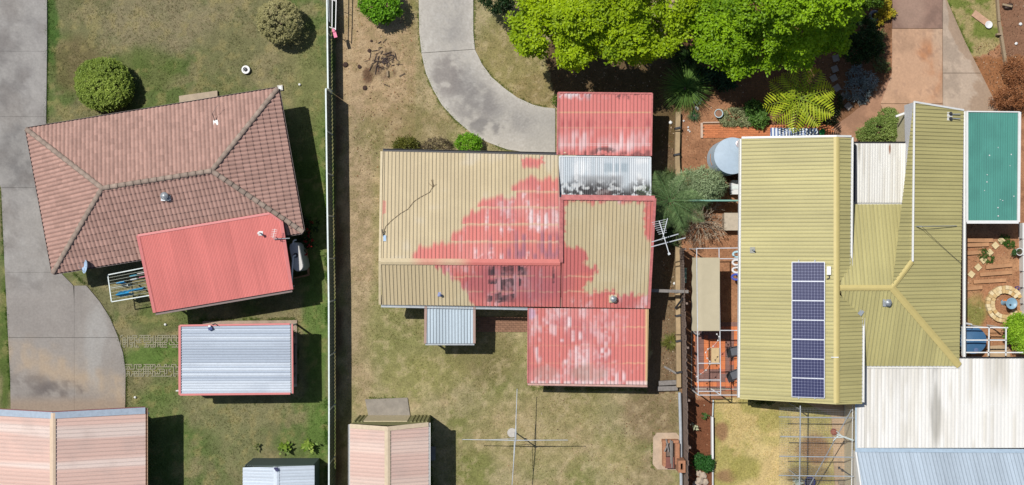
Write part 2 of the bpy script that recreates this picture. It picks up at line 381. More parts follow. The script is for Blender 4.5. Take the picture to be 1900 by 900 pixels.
    R = mixc(R, CA(92, 68, 48), inpoly(wu, wv, [(1262, -60), (1655, -60), (1655, 130), (1560, 240), (1440, 240), (1300, 160), (1262, 180)]) * .6)
    gd = inpoly(u, v, [(1785, 410), (1893, 410), (1893, 680), (1785, 680)])
    R = mixc(R, CA(172, 124, 90), gd * .8); R = mixc(R, CA(136, 138, 76), ell(wu, wv, 1812, 575, 26, 36) * .9)
    R = mixc(R, CA(190, 146, 108), gd * sstep(.5, .7, n2) * .6)
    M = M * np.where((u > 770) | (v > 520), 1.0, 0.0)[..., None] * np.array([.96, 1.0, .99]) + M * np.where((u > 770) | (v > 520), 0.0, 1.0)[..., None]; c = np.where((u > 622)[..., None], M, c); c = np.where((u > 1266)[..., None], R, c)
    # outside the photographed lots: plain lawn
    c = c * (0.86 + 0.28 * n3)[..., None] * (0.92 + .16 * n4)[..., None]
    return c
xs = np.r_[[-220., -90, -45], np.arange(-30, 30.01, 0.11), [45., 90, 220]]; ys = np.r_[[-220., -90, -35], np.arange(-15, 15.01, 0.11), [35., 90, 220]]
GX, GY = np.meshgrid(xs, ys); gu, gv = uv_of(GX, GY, 0.0)
gz = (fbm(GX, GY, .5, 3, 21) - .5) * 0.05
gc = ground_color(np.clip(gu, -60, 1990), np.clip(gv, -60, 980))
nx, ny = len(xs), len(ys); gi, gj = np.meshgrid(np.arange(ny - 1), np.arange(nx - 1), indexing='ij'); q = (gi * nx + gj).ravel()
gm = mat_attr('ground_soil', rough=0.95, var=0.42, scale=15.0, bump=0.9, spec=0.1)
gme = npmesh('ground', np.stack([GX.ravel(), GY.ravel(), gz.ravel() - 0.035], 1), np.stack([q, q + 1, q + nx + 1, q + nx], 1), gm, gc.reshape(-1, 3), smooth=True)
tag(link(gme, 'ground'), kind='structure')

# ------------------------------------------------------------------ driveways (concrete slabs with joints)
CONC = mat_attr('concrete', rough=0.85, var=0.13, scale=9.0, bump=0.15, spec=0.25)
def left_paint(u, v, a, b):
    n = fbm(u / 34.5, v / 34.5, .5, 4, 31); n2 = fbm(u / 34.5, v / 34.5, 2.2, 4, 32); n3 = fbm(u / 34.5, v / 34.5 * .35, 1.6, 3, 33)
    c = np.zeros((len(u), 3)) + CA(152, 147, 141)
    c = mixc(c, CA(122, 119, 117), sstep(.40, .66, n) * .6); c = mixc(c, CA(164, 160, 155), sstep(.48, .70, n2) * .5)
    c = mixc(c, CA(162, 158, 154), sstep(30, 75, u) * sstep(260, 200, v) * .55)
    c = mixc(c, CA(118, 116, 114), ell(u, v, 30, 290, 50, 60) * .5)
    low = sstep(500, 560, v); n7 = fbm(u / 34.5, v / 34.5, 5.5, 4, 34); n8 = fbm(u / 34.5, v / 34.5, 1.1, 4, 35); c = c * (.82 + .36 * n7)[:, None]; c = mixc(c, CA(126, 120, 115), sstep(.5, .68, n8) * .4); c = mixc(c, CA(172, 168, 162), sstep(.5, .36, n8) * .35)
    c = mixc(c, CA(154, 147, 140), low * .7)
    d = (u - 20) * .36 + 655 - v + (n2 - .5) * 50         # sandy wash across the apron
    c = mixc(c, CA(176, 158, 136), np.exp(-(d / 26) ** 2) * sstep(.2, .6, n3 + .15) * low * .95)
    c = mixc(c, CA(168, 165, 160), ell(u, v, 180, 640, 26, 90) * sstep(.35, .6, n3) * .8)
    c = mixc(c, CA(112, 104, 100), ell(u, v, 52, 715, 50, 28) * sstep(.35, .65, n2) * .6)
    c = mixc(c, CA(104, 97, 95), ell(u, v, 120, 722, 60, 18) * sstep(.4, .6, n2) * .7)
    c = mixc(c, CA(160, 140, 120), sstep(730, 752, v) * .75)
    return c
dl = thing('driveway_left', (-24, 5, 0), None, None, kind='structure')
def Lrow(v0, v1, l0, l1, r0, r1): grid_mesh('slab', CONC, [(l0, v0), (l1, v1)], [(r0, v0), (r1, v1)], 26, left_paint, 0.03, .12, .12, dl)
Lrow(-40, 94.9, -40, -40, 87, 87); Lrow(95.2, 216.3, -40, -40, 87, 85.5); Lrow(216.6, 347.9, -40, 1.5, 85.5, 86)
Lrow(348.3, 505.3, 2, 9, 86, 112)
lb = [(9, 505.6), (12, 560), (15, 626)]; rb = [(136, 505.6), (160, 529), (185, 560), (204, 590), (217, 622)]
mid = lambda pts, t: [(137.6 + t, p[1]) for p in pts]
grid_mesh('slab', CONC, lb, [(112, 505.6), (136, 530), (137.6, 560), (137.6, 626)], 26, left_paint, 0.03, .12, .12, dl)
grid_mesh('slab', CONC, [(137.85, 530), (137.85, 560), (137.85, 626)], [(160, 530), (185, 560), (204, 590), (219, 626)], 20, left_paint, 0.03, .12, .12, dl)
grid_mesh('slab', CONC, [(15, 626.6), (19, 700), (20, 772)], [(137.6, 626.6), (137.6, 700), (137.6, 772)], 26, left_paint, 0.03, .12, .12, dl)
grid_mesh('slab', CONC, [(137.85, 626.6), (137.85, 700), (137.85, 772)], [(219, 626.6), (228, 655), (233, 690), (232, 772)], 22, left_paint, 0.03, .12, .12, dl)

def mid_paint(u, v, a, b):
    n = fbm(u / 34.5, v / 34.5, .7, 4, 41); n2 = fbm(u / 34.5, v / 34.5, 2.6, 4, 42)
    c = np.zeros((len(u), 3)) + CA(186, 180, 170)
    c = mixc(c, CA(202, 196, 186), sstep(.5, .7, n2) * .5)
    band = np.exp(-((a - .58) / .27) ** 2)
    c = mixc(c, CA(152, 148, 143), band * sstep(.2, .62, n) * .8); n4 = fbm(u / 34.5, v / 34.5, 7, 3, 43); c = mixc(c, CA(112, 108, 106), band * sstep(.48, .68, n4) * .45); c = mixc(c, CA(212, 207, 198), sstep(.56, .7, n4) * .35)
    c = mixc(c, CA(112, 104, 102), ell(u, v, 830, 140, 34, 46) * sstep(.3, .62, n2) * .6)
    c = mixc(c, CA(126, 121, 118), ell(u, v, 880, 190, 50, 44) * sstep(.25, .6, n2) * .6)
    c = mixc(c, CA(120, 116, 114), ell(u, v, 900, 235, 60, 18) * sstep(.42, .6, n2) * .7)
    c = mixc(c, CA(176, 172, 164), sstep(960, 1010, u) * .5)
    edge = np.exp(-(np.minimum(a, 1 - a) / .035) ** 2); c = mixc(c, CA(204, 198, 186), edge * .5)
    return c
dm = thing('driveway_middle', (-2, 8, 0), None, None, kind='structure')
grid_mesh('slab', CONC, [(777, -40), (777, 0), (778, 60), (782, 98)], [(879, -40), (878, 0), (878, 60), (881, 91)], 34, mid_paint, .03, .1, .12, dm)
grid_mesh('slab', CONC, [(782, 98.8), (790, 135), (803, 165), (820, 195), (845, 222), (875, 247), (905, 264), (940, 277), (985, 284), (1030, 286)],
          [(881, 91.8), (895, 120), (912, 143), (935, 163), (960, 181), (988, 194), (1008, 199), (1030, 201)], 34, mid_paint, .03, .1, .12, dm)
def right_paint(kind):
    A = {'dark': (150, 121, 106), 'orange': (196, 158, 128), 'pale': (188, 168, 148), 'path': (172, 131, 104), 'pad': (196, 168, 134)}[kind]
    def f(u, v, a, b):
        n = fbm(u / 34.5, v / 34.5, .8, 4, 51); n2 = fbm(u / 34.5, v / 34.5, 2.6, 4, 52)
        c = np.zeros((len(u), 3)) + CA(*A)
        c = mixc(c, CA(*[k * .84 for k in A]), sstep(.45, .62, n) * .6); c = mixc(c, CA(*[min(245, k * 1.1) for k in A]), sstep(.5, .68, n2) * .5)
        if kind == 'orange':
            c = mixc(c, CA(186, 128, 88), ell(u, v, 1722, 130, 30, 60) * sstep(.35, .6, n) * .8); c = mixc(c, CA(200, 172, 146), ell(u, v, 1740, 90, 12, 60) * .6)
            c = mixc(c, CA(120, 98, 86), (n2 > .66) * .3)
        if kind == 'pale':      # darker damp stain along the outer edge
            e = 1 - a; lim = .36 + .22 * np.sin(v / 27) + (n2 - .5) * .5
            c = mixc(c, CA(164, 139, 116), sstep(lim + .04, lim - .04, e) * .8)
        if kind == 'dark': c = mixc(c, CA(170, 142, 124), ell(u, v, 1690, 20, 30, 40) * .6)
        return c
    return f
dr = thing('driveway_right', (22, 9, 0), None, None, kind='structure')
grid_mesh('slab', CONC, [(1656, -40), (1656, 52.5)], [(1748.6, -40), (1748.6, 52.5)], 28, right_paint('dark'), .03, .12, .12, dr)
grid_mesh('slab', CONC, [(1655.5, 53.3), (1655, 137), (1634, 192)], [(1748.6, 53.3), (1748.6, 120), (1749, 192)], 30, right_paint('orange'), .03, .12, .12, dr)
grid_mesh('slab', CONC, [(1634, 192.8), (1662, 270)], [(1749, 192.8), (1749, 270)], 24, right_paint('orange'), .03, .12, .12, dr)
grid_mesh('slab', CONC, [(1749.6, -40), (1749.6, 135.2)], [(1740, -40), (1757, 0), (1790, 76), (1820, 135.2)], 24, right_paint('pale'), .03, .12, .12, dr)
grid_mesh('slab', CONC, [(1749.6, 136), (1749.6, 260)], [(1820.4, 136), (1852, 200), (1852, 260)], 24, right_paint('pale'), .03, .12, .12, dr)
grid_mesh('slab', CONC, [(1655, 138), (1627, 172), (1575, 215), (1531, 246), (1516, 262)], [(1634, 192.8), (1640, 215), (1655, 250), (1660, 268), (1660, 290)], 26, right_paint('path'), .026, .12, .12, dr)
pad = thing('concrete_path', (18, -9, 0), None, None, kind='structure')
grid_mesh('slab', CONC, [(1470, 735), (1543, 771), (1552, 960)], [(1600, 735), (1600, 771), (1600, 960)], 14, right_paint('pad'), .02, .12, .12, pad)
grid_mesh('slab', CONC, [(1833, 642), (1830, 670)], [(1872, 640), (1876, 670)], 10, right_paint('pad'), .02, .12, .12, pad)

# ------------------------------------------------------------------ grass and leaf litter (nobody could count these)
def scatter(n, accept):
    x = rng.uniform(-28, 28, n); y = rng.uniform(-13.6, 13.6, n); u, v = uv_of(x, y, 0.0); k = accept(u, v, x, y); return x[k], y[k], u[k], v[k]
COVER = [[(-50, -50), (88, -50), (86, 240), (555, 180), (556, 440), (540, 530), (300, 570), (240, 500), (140, 508), (205, 590), (234, 680), (232, 775), (265, 775), (265, 960), (-50, 960)],
         [(372, 594), (551, 592), (551, 718), (372, 720)], [(712, 290), (1040, 290), (1040, 175), (1205, 175), (1205, 700), (985, 705), (985, 566), (712, 562)], [(795, 562), (875, 562), (875, 632), (795, 632)],
         [(777, -50), (878, -50), (881, 92), (935, 163), (990, 195), (1030, 201), (1030, 286), (960, 280), (875, 247), (803, 165), (782, 98)], [(668, 738), (798, 738), (798, 960), (668, 960)],
         [(1385, 255), (1790, 190), (1885, 205), (1885, 413), (1785, 413), (1785, 660), (1900, 663), (1900, 960), (1595, 960), (1595, 735), (1385, 735)],
         [(1655, -50), (1757, -50), (1852, 200), (1852, 215), (1516, 262), (1655, 138)], [(475, 849), (588, 848), (590, 960), (475, 960)]]
def free(u, v):
    k = np.ones(u.shape, bool)
    for p in COVER: k &= ~inpoly(u, v, p)
    return k
def lawn(u, v, x, y):
    d = np.where(u < 622, 0.85, np.where(u < 1266, 0.62, 0.0))
    d = np.where((u > 1326) & (u < 1545) & (v > 742), 0.75, d); d = np.where((u > 1756) & (u < 1855) & (v < 95), .7, d)
    d = np.where((u > 1205) & (u < 1266) & (v < 730), .06, d); d = np.where((u > 1030) & (u < 1266) & (v < 180), .08, d)
    d = np.where((u > 600) & (u < 660), d * .35, d); d = np.where((u > 640) & (u < 760) & (v < 240), d * .4, d); d = np.where(ell(u, v, 1812, 575, 26, 36) > .4, .8, d)
    d = np.where((u > 613) & (u < 633), 0.0, d)
    return (rng.random(u.shape) < d * sstep(.25, .55, fbm(x, y, 1.3, 3, 61))) & free(u, v)
gx, gy, gu2, gv2 = scatter(150000, lawn)
c0 = ground_color(gu2, gv2)
nb = 3; n = len(gx) * nb; gx = np.repeat(gx, nb) + rng.normal(0, .02, n); gy = np.repeat(gy, nb) + rng.normal(0, .02, n)
c0 = np.repeat(c0, nb, axis=0) * rng.uniform(.72, 1.5, (n, 1)); c0 *= np.where(rng.random((n, 1)) < .25, np.array([[.8, 1.12, .6]]), np.array([[1.06, 1.0, .9]]))
ang = rng.uniform(0, 2 * np.pi, n); D = np.stack([np.cos(ang), np.sin(ang), rng.uniform(.15, 1.1, n)], 1); ln = rng.uniform(.03, .085, n)
base = np.stack([gx, gy, np.full(n, -.03)], 1); D /= np.linalg.norm(D, axis=1, keepdims=True); S = np.stack([-np.sin(ang), np.cos(ang), np.zeros(n)], 1) * .009
V = np.stack([base - S, base + S, base + D * ln[:, None]], 1).reshape(-1, 3)
EDGE = [[(87, -30), (87, 90), (85.5, 216), (86, 235)], [(136, 507), (160, 530), (185, 560), (204, 590), (219, 626), (228, 655), (233, 690), (232, 757)], [(1, 350), (9, 505), (15, 626), (20, 757)], [(777, -30), (778, 60), (782, 98), (790, 135), (803, 165), (820, 195), (845, 222), (875, 247), (905, 264), (940, 277)], [(879, -30), (878, 60), (881, 91), (895, 120), (912, 143), (935, 163), (960, 181), (988, 194), (1028, 201)], [(1757, 0), (1790, 76), (1815, 125)], [(604, 740), (606, 960)], [(604, 200), (606, 600)], [(677, 741), (755, 738)], [(372, 594), (551, 592), (552, 720)], [(1212, 803), (1211, 868)], [(986, 720), (1200, 724)], [(665, 772), (668, 940)], [(800, 772), (800, 940)]]
ex_, ey_ = [], []
for pl_ in EDGE:
    for p_, q_ in zip(pl_[:-1], pl_[1:]):
        n_ = max(2, int(math.dist(p_, q_) * 1.1)); t_ = rng.random(n_); ex_.append(p_[0] + (q_[0] - p_[0]) * t_ + rng.normal(0, 1.3, n_)); ey_.append(p_[1] + (q_[1] - p_[1]) * t_ + rng.normal(0, 1.3, n_))
eu, ev = np.concatenate(ex_), np.concatenate(ey_); k_ = fbm(eu / 34.5, ev / 34.5, 1.5, 3, 66) > .42; eu, ev = eu[k_], ev[k_]; ne = len(eu) * 5
ec = np.repeat(ground_color(np.where(eu > 622, eu, np.minimum(eu, 600)), ev), 5, axis=0) * rng.uniform(.6, 1.3, (ne, 1)) * np.array([[.8, 1.1, .6]]); px_ = np.repeat((eu - 950) * H / F, 5) + rng.normal(0, .02, ne); py_ = np.repeat((450 - ev) * H / F, 5) + rng.normal(0, .02, ne); an_ = rng.uniform(0, 6.28, ne)
D2 = np.stack([np.cos(an_), np.sin(an_), rng.uniform(.3, 1.2, ne)], 1); D2 /= np.linalg.norm(D2, axis=1, keepdims=True); B2 = np.stack([px_, py_, np.full(ne, -.03)], 1); S2 = np.stack([-np.sin(an_), np.cos(an_), np.zeros(ne)], 1) * .011
V = np.r_[V, np.stack([B2 - S2, B2 + S2, B2 + D2 * rng.uniform(.08, .17, ne)[:, None]], 1).reshape(-1, 3)]; c0 = np.r_[c0, ec]; n = n + ne
tag(link(npmesh('lawn_grass', V, np.arange(3 * n).reshape(n, 3), mat_attr('grass_blade', rough=.8, var=.05, spec=.15, transl=.3), np.repeat(c0, 3, axis=0)), 'lawn_grass', kind='stuff'),
    'short patchy lawn grass, green on the left and straw coloured in the middle', 'grass')
def litter(u, v, x, y):
    d = np.where((u > 1228) & (u < 1262) & (v > 230) & (v < 740), .9, 0.0); d = np.where((u > 1266) & (u < 1390) & (v > 150) & (v < 480), .30, d); d = np.where((u > 1800) & (v > 80) & (v < 215), .9, d)
    d = np.where((u > 1440) & (u < 1655) & (v < 250), .35, d); d = np.where((u > 1785) & (v > 410) & (v < 640), .25, d); d = np.where((u > 640) & (u < 765) & (v < 330), .22, d); d = np.where((u > 1855) & (v < 100), .4, d)
    d = np.where((u > 1262) & (u < 1330) & (v > 735), .15, d); d = np.where((u > 940) & (u < 1250) & (v > 720), .06, d); d = np.where((u > 1030) & (u < 1260) & (v < 175), .5, d)
    return (rng.random(u.shape) < d) & free(u, v)
lx, ly, lu, lv = scatter(110000, litter); n = len(lx)
pal = np.array([C(150, 118, 90), C(120, 84, 60), C(190, 160, 130), C(84, 60, 46), C(214, 196, 172), C(160, 104, 70)]); ci = rng.choice(6, n, p=[.28, .26, .14, .18, .05, .09])
V, Q, cc = quads(np.stack([lx, ly, rng.uniform(-.012, .01, n)], 1), np.stack([rng.normal(size=n), rng.normal(size=n), rng.uniform(-.1, .35, n)], 1), rdir(n) * .3 + np.array([0, 0, 1.]), rng.uniform(.04, .12, n), rng.uniform(.015, .05, n), pal[ci])
tag(link(npmesh('leaf_litter', V, Q, mat_attr('dead_leaf', rough=.9, var=.1, spec=.1), cc), 'leaf_litter', kind='stuff'), 'brown fallen leaves and bark chips on the bare garden soil', 'leaf litter')
# ------------------------------------------------------------------ shared building materials and painters
WHITE = mat('white_paint', C(236, 236, 232), rough=.45, var=.06); GREYM = mat('galvanised', C(176, 182, 186), rough=.4, var=.15, metal=.3)
DARK = mat('dark_metal', C(52, 52, 56), rough=.5, var=.1); BRICKW = mat('wall_brick', C(150, 104, 84), rough=.9, var=.2, scale=10); CREAMW = mat('wall_cream', C(214, 202, 170), rough=.8, var=.1)
ROOF = mat_attr('roof_paint', rough=.55, var=.06, scale=12, spec=.35); ROOFM = mat_attr('roof_zinc', rough=.55, var=.07, scale=9, spec=.4, metal=.15)
TIMBER = mat('weathered_timber', C(160, 140, 112), rough=.9, var=.3, scale=9, bump=.3, stretch=(1, 6, 6)); GREYT = mat('grey_timber', C(138, 132, 126), rough=.9, var=.3, scale=8, bump=.3)
BLUEW = mat('wall_blue', C(120, 130, 150), rough=.7, var=.1)
def ribnoise(rib, seed): return np.random.default_rng(seed).random(4096)[(rib.astype(int) + 700) % 4096]
def plain(c, rib_shade=.45, streak=.10, seed=1, blot=.08):  # second argument: depth of the shadow line painted along each rib
    c = CA(*c)
    def f(x, y, z, s, t, rib, d):
        n = fbm(s * 5, t * .35, 1, 3, seed); b = fbm(x, y, .6, 3, seed + 1); rn = ribnoise(rib, seed)
        k = (1 - d * rib_shade) * (1 + (n - .5) * 2 * streak) * (1 + (b - .5) * 2 * blot) * (1 + (rn - .5) * streak)
        return c[None] * k[:, None]
    return f
def bolts(mb, pts, r=.02):
    for p in pts: mb.tube(p, p + Vector((0, 0, .02)), r, n=6)

# ------------------------------------------------------------------ house with the tiled hip roof (left)
h1 = thing('tiled_house', P(300, 340, 0), 'hip roofed house under dusty pink concrete tiles, beside the left driveway', 'house')
ez = 2.35; rz_ = 3.95
NW, NE, SE, SW = P(50, 240, ez), P(515, 165, ez), P(562, 430, ez), P(99, 506, ez); RW, RE = P(190, 349, rz_), P(393, 317, rz_)
walls(h1, inset([NW, NE, SE, SW], .55), 0, ez - .03, BRICKW)
roof1 = MB().add([p - Vector((0, 0, .03)) for p in (NW, NE, SE, SW, RW, RE)], [(0, 1, 5, 4), (1, 2, 5), (2, 3, 4, 5), (3, 0, 4), (0, 3, 2, 1)]).build('roof', mat('roof_underlay', C(70, 50, 46), rough=.9), h1)
TW, TG = 0.213, 0.355
prof = [(0, -.012), (.028, .004), (.07, .036), (.11, .048), (.15, .034), (.185, .004), (TW, -.012)]
tv = []; 
for (t, l) in ((0.0, -.02), (0.0, .040), (TG + .04, .002)):
    for (s, hgt) in prof: tv.append((s, t, (hgt * (0.6 if l < 0 else 1)) + l))
npf = len(prof); tf = [(r * npf + i, r * npf + i + 1, (r + 1) * npf + i + 1, (r + 1) * npf + i) for r in range(2) for i in range(npf - 1)]
tile_base = np.array(C(182, 146, 133)); TILE = mat('roof_tile', tuple(tile_base), rough=.85, var=.14, scale=7, rand=.10, spec=.25)
TILES = mat_attr('roof_tile_field', rough=.85, var=.14, scale=7, spec=.25)
tile_me = bpy.data.meshes.new('tile'); tile_me.from_pydata(tv, [], tf); tile_me.materials.append(TILE); tile_me.polygons.foreach_set('use_smooth', [True] * len(tf))
try: tile_me.set_sharp_from_angle(angle=math.radians(50))
except Exception: pass
org1 = ORG[h1.name]; full = []; stuffV = []; stuffF = []; stuffC = []
def add_stuff(vs, fs, c):
    n0 = len(stuffV); stuffV.extend(vs); stuffF.extend([tuple(i + n0 for i in f) for f in fs]); stuffC.extend([c] * len(vs))
patio_px = [(256, 437), (500, 396), (522, 411), (541, 537), (287, 580)]
for fi, poly in enumerate(((SW, SE, RE, RW), (NE, NW, RW, RE), (SE, NE, RE), (NW, SW, RW))):
    e = (poly[1] - poly[0]).normalized(); nn = e.cross(poly[2] - poly[0]).normalized(); r = nn.cross(e)
    st = [((p - poly[0]).dot(e), (p - poly[0]).dot(r)) for p in poly]; tmax = max(t for s, t in st)
    Mx = Matrix((e, r, nn)).transposed()
    for row in range(int(tmax / TG) + 1):
        t = row * TG - .03
        for k in range(-1, int(st[1][0] / TW) + 1):
            s = k * TW + .02
            cen = poly[0] + e * (s + TW / 2) + r * (t + TG / 2)
            inside = 0; corners = [(s, t + .04), (s + TW, t + .04), (s, t + TG), (s + TW, t + TG)]
            for (cs, ct) in corners:
                ok = all(((st[(j + 1) % len(st)][0] - st[j][0]) * (ct - st[j][1]) - (st[(j + 1) % len(st)][1] - st[j][1]) * (cs - st[j][0])) >= -1e-6 for j in range(len(st)))
                inside += ok
            if not inside: continue
            shade = rnd.uniform(.88, 1.12) * (.94 + .12 * float(fbm(np.array([cen.x]), np.array([cen.y]), .7, 2, 71)[0])); c = tuple(tile_base * shade)
            M4 = Matrix.Translation(poly[0] + e * s + r * t - org1) @ Mx.to_4x4()
            if inside == 4:
                uu, vv = uv_of(cen.x, cen.y, cen.z); hid = bool(inpoly(np.array([uu]), np.array([vv]), patio_px)[0])
                full.append((hid, (0 if fi in (0, 2) else 1), (uu - 950) ** 2 + (vv - 450) ** 2, M4, c))
            else:
                bm = bmesh.new(); vs = [bm.verts.new((p[0] + s, p[1] + t, p[2])) for p in tv]
                for f in tf: bm.faces.new([vs[i] for i in f])
                for j in range(1, len(st)):
                    a = st[j]; b = st[(j + 1) % len(st)]; nrm = Vector((b[1] - a[1], -(b[0] - a[0]), 0)).normalized()
                    bmesh.ops.bisect_plane(bm, geom=bm.verts[:] + bm.edges[:] + bm.faces[:], plane_co=(a[0], a[1], 0), plane_no=nrm, clear_outer=True)
                bm.verts.index_update(); M5 = Matrix.Translation(poly[0] - org1) @ Mx.to_4x4()
                add_stuff([tuple(M5 @ v.co) for v in bm.verts], [tuple(v.index for v in f.verts) for f in bm.faces], c); bm.free()
full.sort(key=lambda a: a[:3])
for i, (hid, _, _, M4, c) in enumerate(full):
    if i < 300:
        o = bpy.data.objects.new('tile', tile_me); col.objects.link(o); o.parent = roof1; o.matrix_basis = M4
    else: add_stuff([tuple(M4 @ Vector(p)) for p in tv], tf, c)
me = bpy.data.meshes.new('tile_field'); me.from_pydata(stuffV, [], stuffF); me.update()
at = me.attributes.new('Col', 'FLOAT_COLOR', 'POINT'); at.data.foreach_set('color', np.c_[np.array(stuffC), np.ones(len(stuffC))].astype(np.float32).ravel()); me.materials.append(TILES)
me.polygons.foreach_set('use_smooth', np.ones(len(me.polygons), bool))
try: me.set_sharp_from_angle(angle=math.radians(50))
except Exception: pass
link(me, 'tile_field', roof1, 'stuff')
# ridge and hip caps, one by one
CAPM = mat('ridge_cap_tile', C(156, 138, 124), rough=.9, var=.35, scale=6, rand=.14)
cm = []; cr = .135; L_ = .42
for l, zz in ((0, .025), (L_, -.02)):
    for i in range(7):
        a = math.pi * i / 6; cm.append((cr * math.cos(a) * (1.0 if l == 0 else .82), l, (cr * .62 * math.sin(a)) + zz))
cmf = [(i, i + 1, i + 8, i + 7) for i in range(6)] + [tuple(range(7))[::-1]]
cap_me = bpy.data.meshes.new('ridge_cap'); cap_me.from_pydata(cm, [], cmf); cap_me.materials.append(CAPM)
for p, q in ((RE, RW), (NW, RW), (SW, RW), (NE, RE), (SE, RE)):
    d = q - p; L = d.length; nn_ = int(L / .385); d.normalize(); x = d.cross(Vector((0, 0, 1))).normalized(); z = x.cross(d)
    for k in range(nn_):
        o = bpy.data.objects.new('ridge_cap', cap_me); col.objects.link(o); o.parent = roof1
        o.matrix_basis = Matrix.Translation(p + d * (k * L / nn_) + z * .045 - org1) @ Matrix((x, d, z)).transposed().to_4x4() @ Matrix.Rotation(rnd.uniform(-.02, .02), 4, 'Z')
GUTB = mat('gutter_brown', C(120, 100, 96), rough=.5, var=.1)
up_ = lambda p, d: p + Vector((0, 0, d))
c_ = (NW + NE + SE + SW) / 4
for a, b in ((NW, NE), (NE, SE), (SE, SW), (SW, NW)):
    d = (b - a).normalized(); out = d.cross(Vector((0, 0, 1))); out = out if out.dot(a - c_) > 0 else -out
    gutter(h1, a + out * .06 + Vector((0, 0, -.0)), b + out * .06, GUTB, .10, .1)
# flyover patio roof
pl1 = Plane(P(256, 437, 3.05), P(500, 396, 3.05), P(287, 580, 2.42))
pp = [pl1.hit(*p) for p in patio_px]
patio = MB().plate([p - Vector((0, 0, .03)) for p in pp[::-1]], .02).build('patio_roof', mat('patio_underside', C(210, 120, 110), rough=.6), h1)
rd = (pp[0] - pp[4]).normalized()
sheet_roof(patio, pp, (rd.x, rd.y), ROOF, plain((228, 132, 124), .24, .08, 5, .12), pitch=.078, hgt=.020, kind='corr', sheet_w=.78, dt=.5)
REDT = mat('red_trim', C(216, 124, 120), rough=.5, var=.08)
for a, b, w in ((0, 1, .12), (1, 2, .10), (2, 3, .18), (4, 0, .16)): MB().bar(pp[a] + Vector((0, 0, .022)), pp[b] + Vector((0, 0, .022)), w, .025).build('flashing', REDT, patio)
gutter(patio, pp[3] + Vector((.01, -.07, 0)), pp[4] + Vector((.01, -.07, 0)), GUTB, .13, .12)
for k in (.05, .5, .95):
    b = pp[4].lerp(pp[3], k) + Vector((0, .15, 0)); MB().box((b.x, b.y, b.z / 2 - .03), (.09, .09, b.z - .1)).build('post', WHITE, h1)
s1 = Plane(SW, SE, RE)
def turbine(loc, label, r=.19, m=GREYM, cat='roof vent', base=None):
    t = thing('roof_vent', loc, label, cat)
    MB().box(loc + Vector((0, 0, .03)), (r * 2.4, r * 2.4, .04)).build('base_plate', base or m, t); MB().tube(loc + Vector((0, 0, .03)), loc + Vector((0, 0, .22)), r * .6, n=12).build('collar', m, t)
    b = MB(); top = loc + Vector((0, 0, .22))
    for k in range(20):
        a0 = 2 * math.pi * k / 20; a1 = a0 + .22
        pr = [(.6, 0), (.95, .1), (1.0, .2), (.8, .3), (.35, .36)]
        vs = []
        for (rr, zz) in pr:
            for a in (a0, a1): vs.append(top + Vector((math.cos(a) * r * rr, math.sin(a) * r * rr, zz * r * 2.2)))
        b.add(vs, [(2 * j, 2 * j + 1, 2 * j + 3, 2 * j + 2) for j in range(4)])
    b.build('turbine_head', m, t, smooth=True); MB().lathe(top + Vector((0, 0, r * .74)), [(r * .4, 0), (r * .34, .02), (r * .1, .035)], 14).build('cap', m, t, smooth=True); return t
turbine(s1.hit(308, 364), 'round spinning vent on the tiled roof below its ridge', .2)
def plumbing(pl, u, v, label, m=GREYM, hgt=.35):
    p = pl.hit(u, v); t = thing('vent_pipe', p, label, 'vent pipe')
    MB().box(p + Vector((0, 0, .025)), (.22, .22, .03)).build('flashing', m, t); MB().tube(p, p + Vector((0, 0, hgt)), .045, n=10).build('pipe', m, t); MB().lathe(p + Vector((0, 0, hgt)), [(.075, 0), (.07, .03), (.02, .06)], 12).build('cowl', m, t); return t
plumbing(s1 if False else pl1, 484, 433, 'silver pipe cowl standing on the red patio roof', WHITE, .45)
n1_ = Plane(NW, NE, RE); p = n1_.hit(401, 228)
t = thing('antenna_mount', p, 'small white dish bracket on the north face of the tiled roof', 'bracket')
MB().box(p + Vector((0, 0, .07)), (.24, .26, .03), .16).build('plate', WHITE, t); MB().bar(p + Vector((-.05, .1, .08)), p + Vector((-.12, .45, .25)), .03, .03).build('arm', DARK, t); MB().bar(p + Vector((-.12, .45, .25)), p + Vector((.16, .9, .3)), .012, .012).build('cable', DARK, t)
p = pl1.hit(512, 440)
t = thing('tv_antenna', p, 'thin white television antenna at the red patio roof edge', 'antenna')
MB().tube(p, p + Vector((0, 0, .7)), .02, n=8).build('mast', WHITE, t); MB().bar(p + Vector((.0, -.05, .7)), p + Vector((.1, .42, .72)), .02, .02).build('boom', WHITE, t)
for k in range(5): MB().bar(p + Vector((-.12 + .02 * k, .02 + .09 * k, .72)), p + Vector((.14 + .02 * k, .0 + .09 * k, .72)), .012, .012).build('element', WHITE, t)
MB().tube(p + Vector((-.1, -.1, .12)), p + Vector((.72, -.06, .05)), .025, n=8).build('support_arm', GREYM, t)
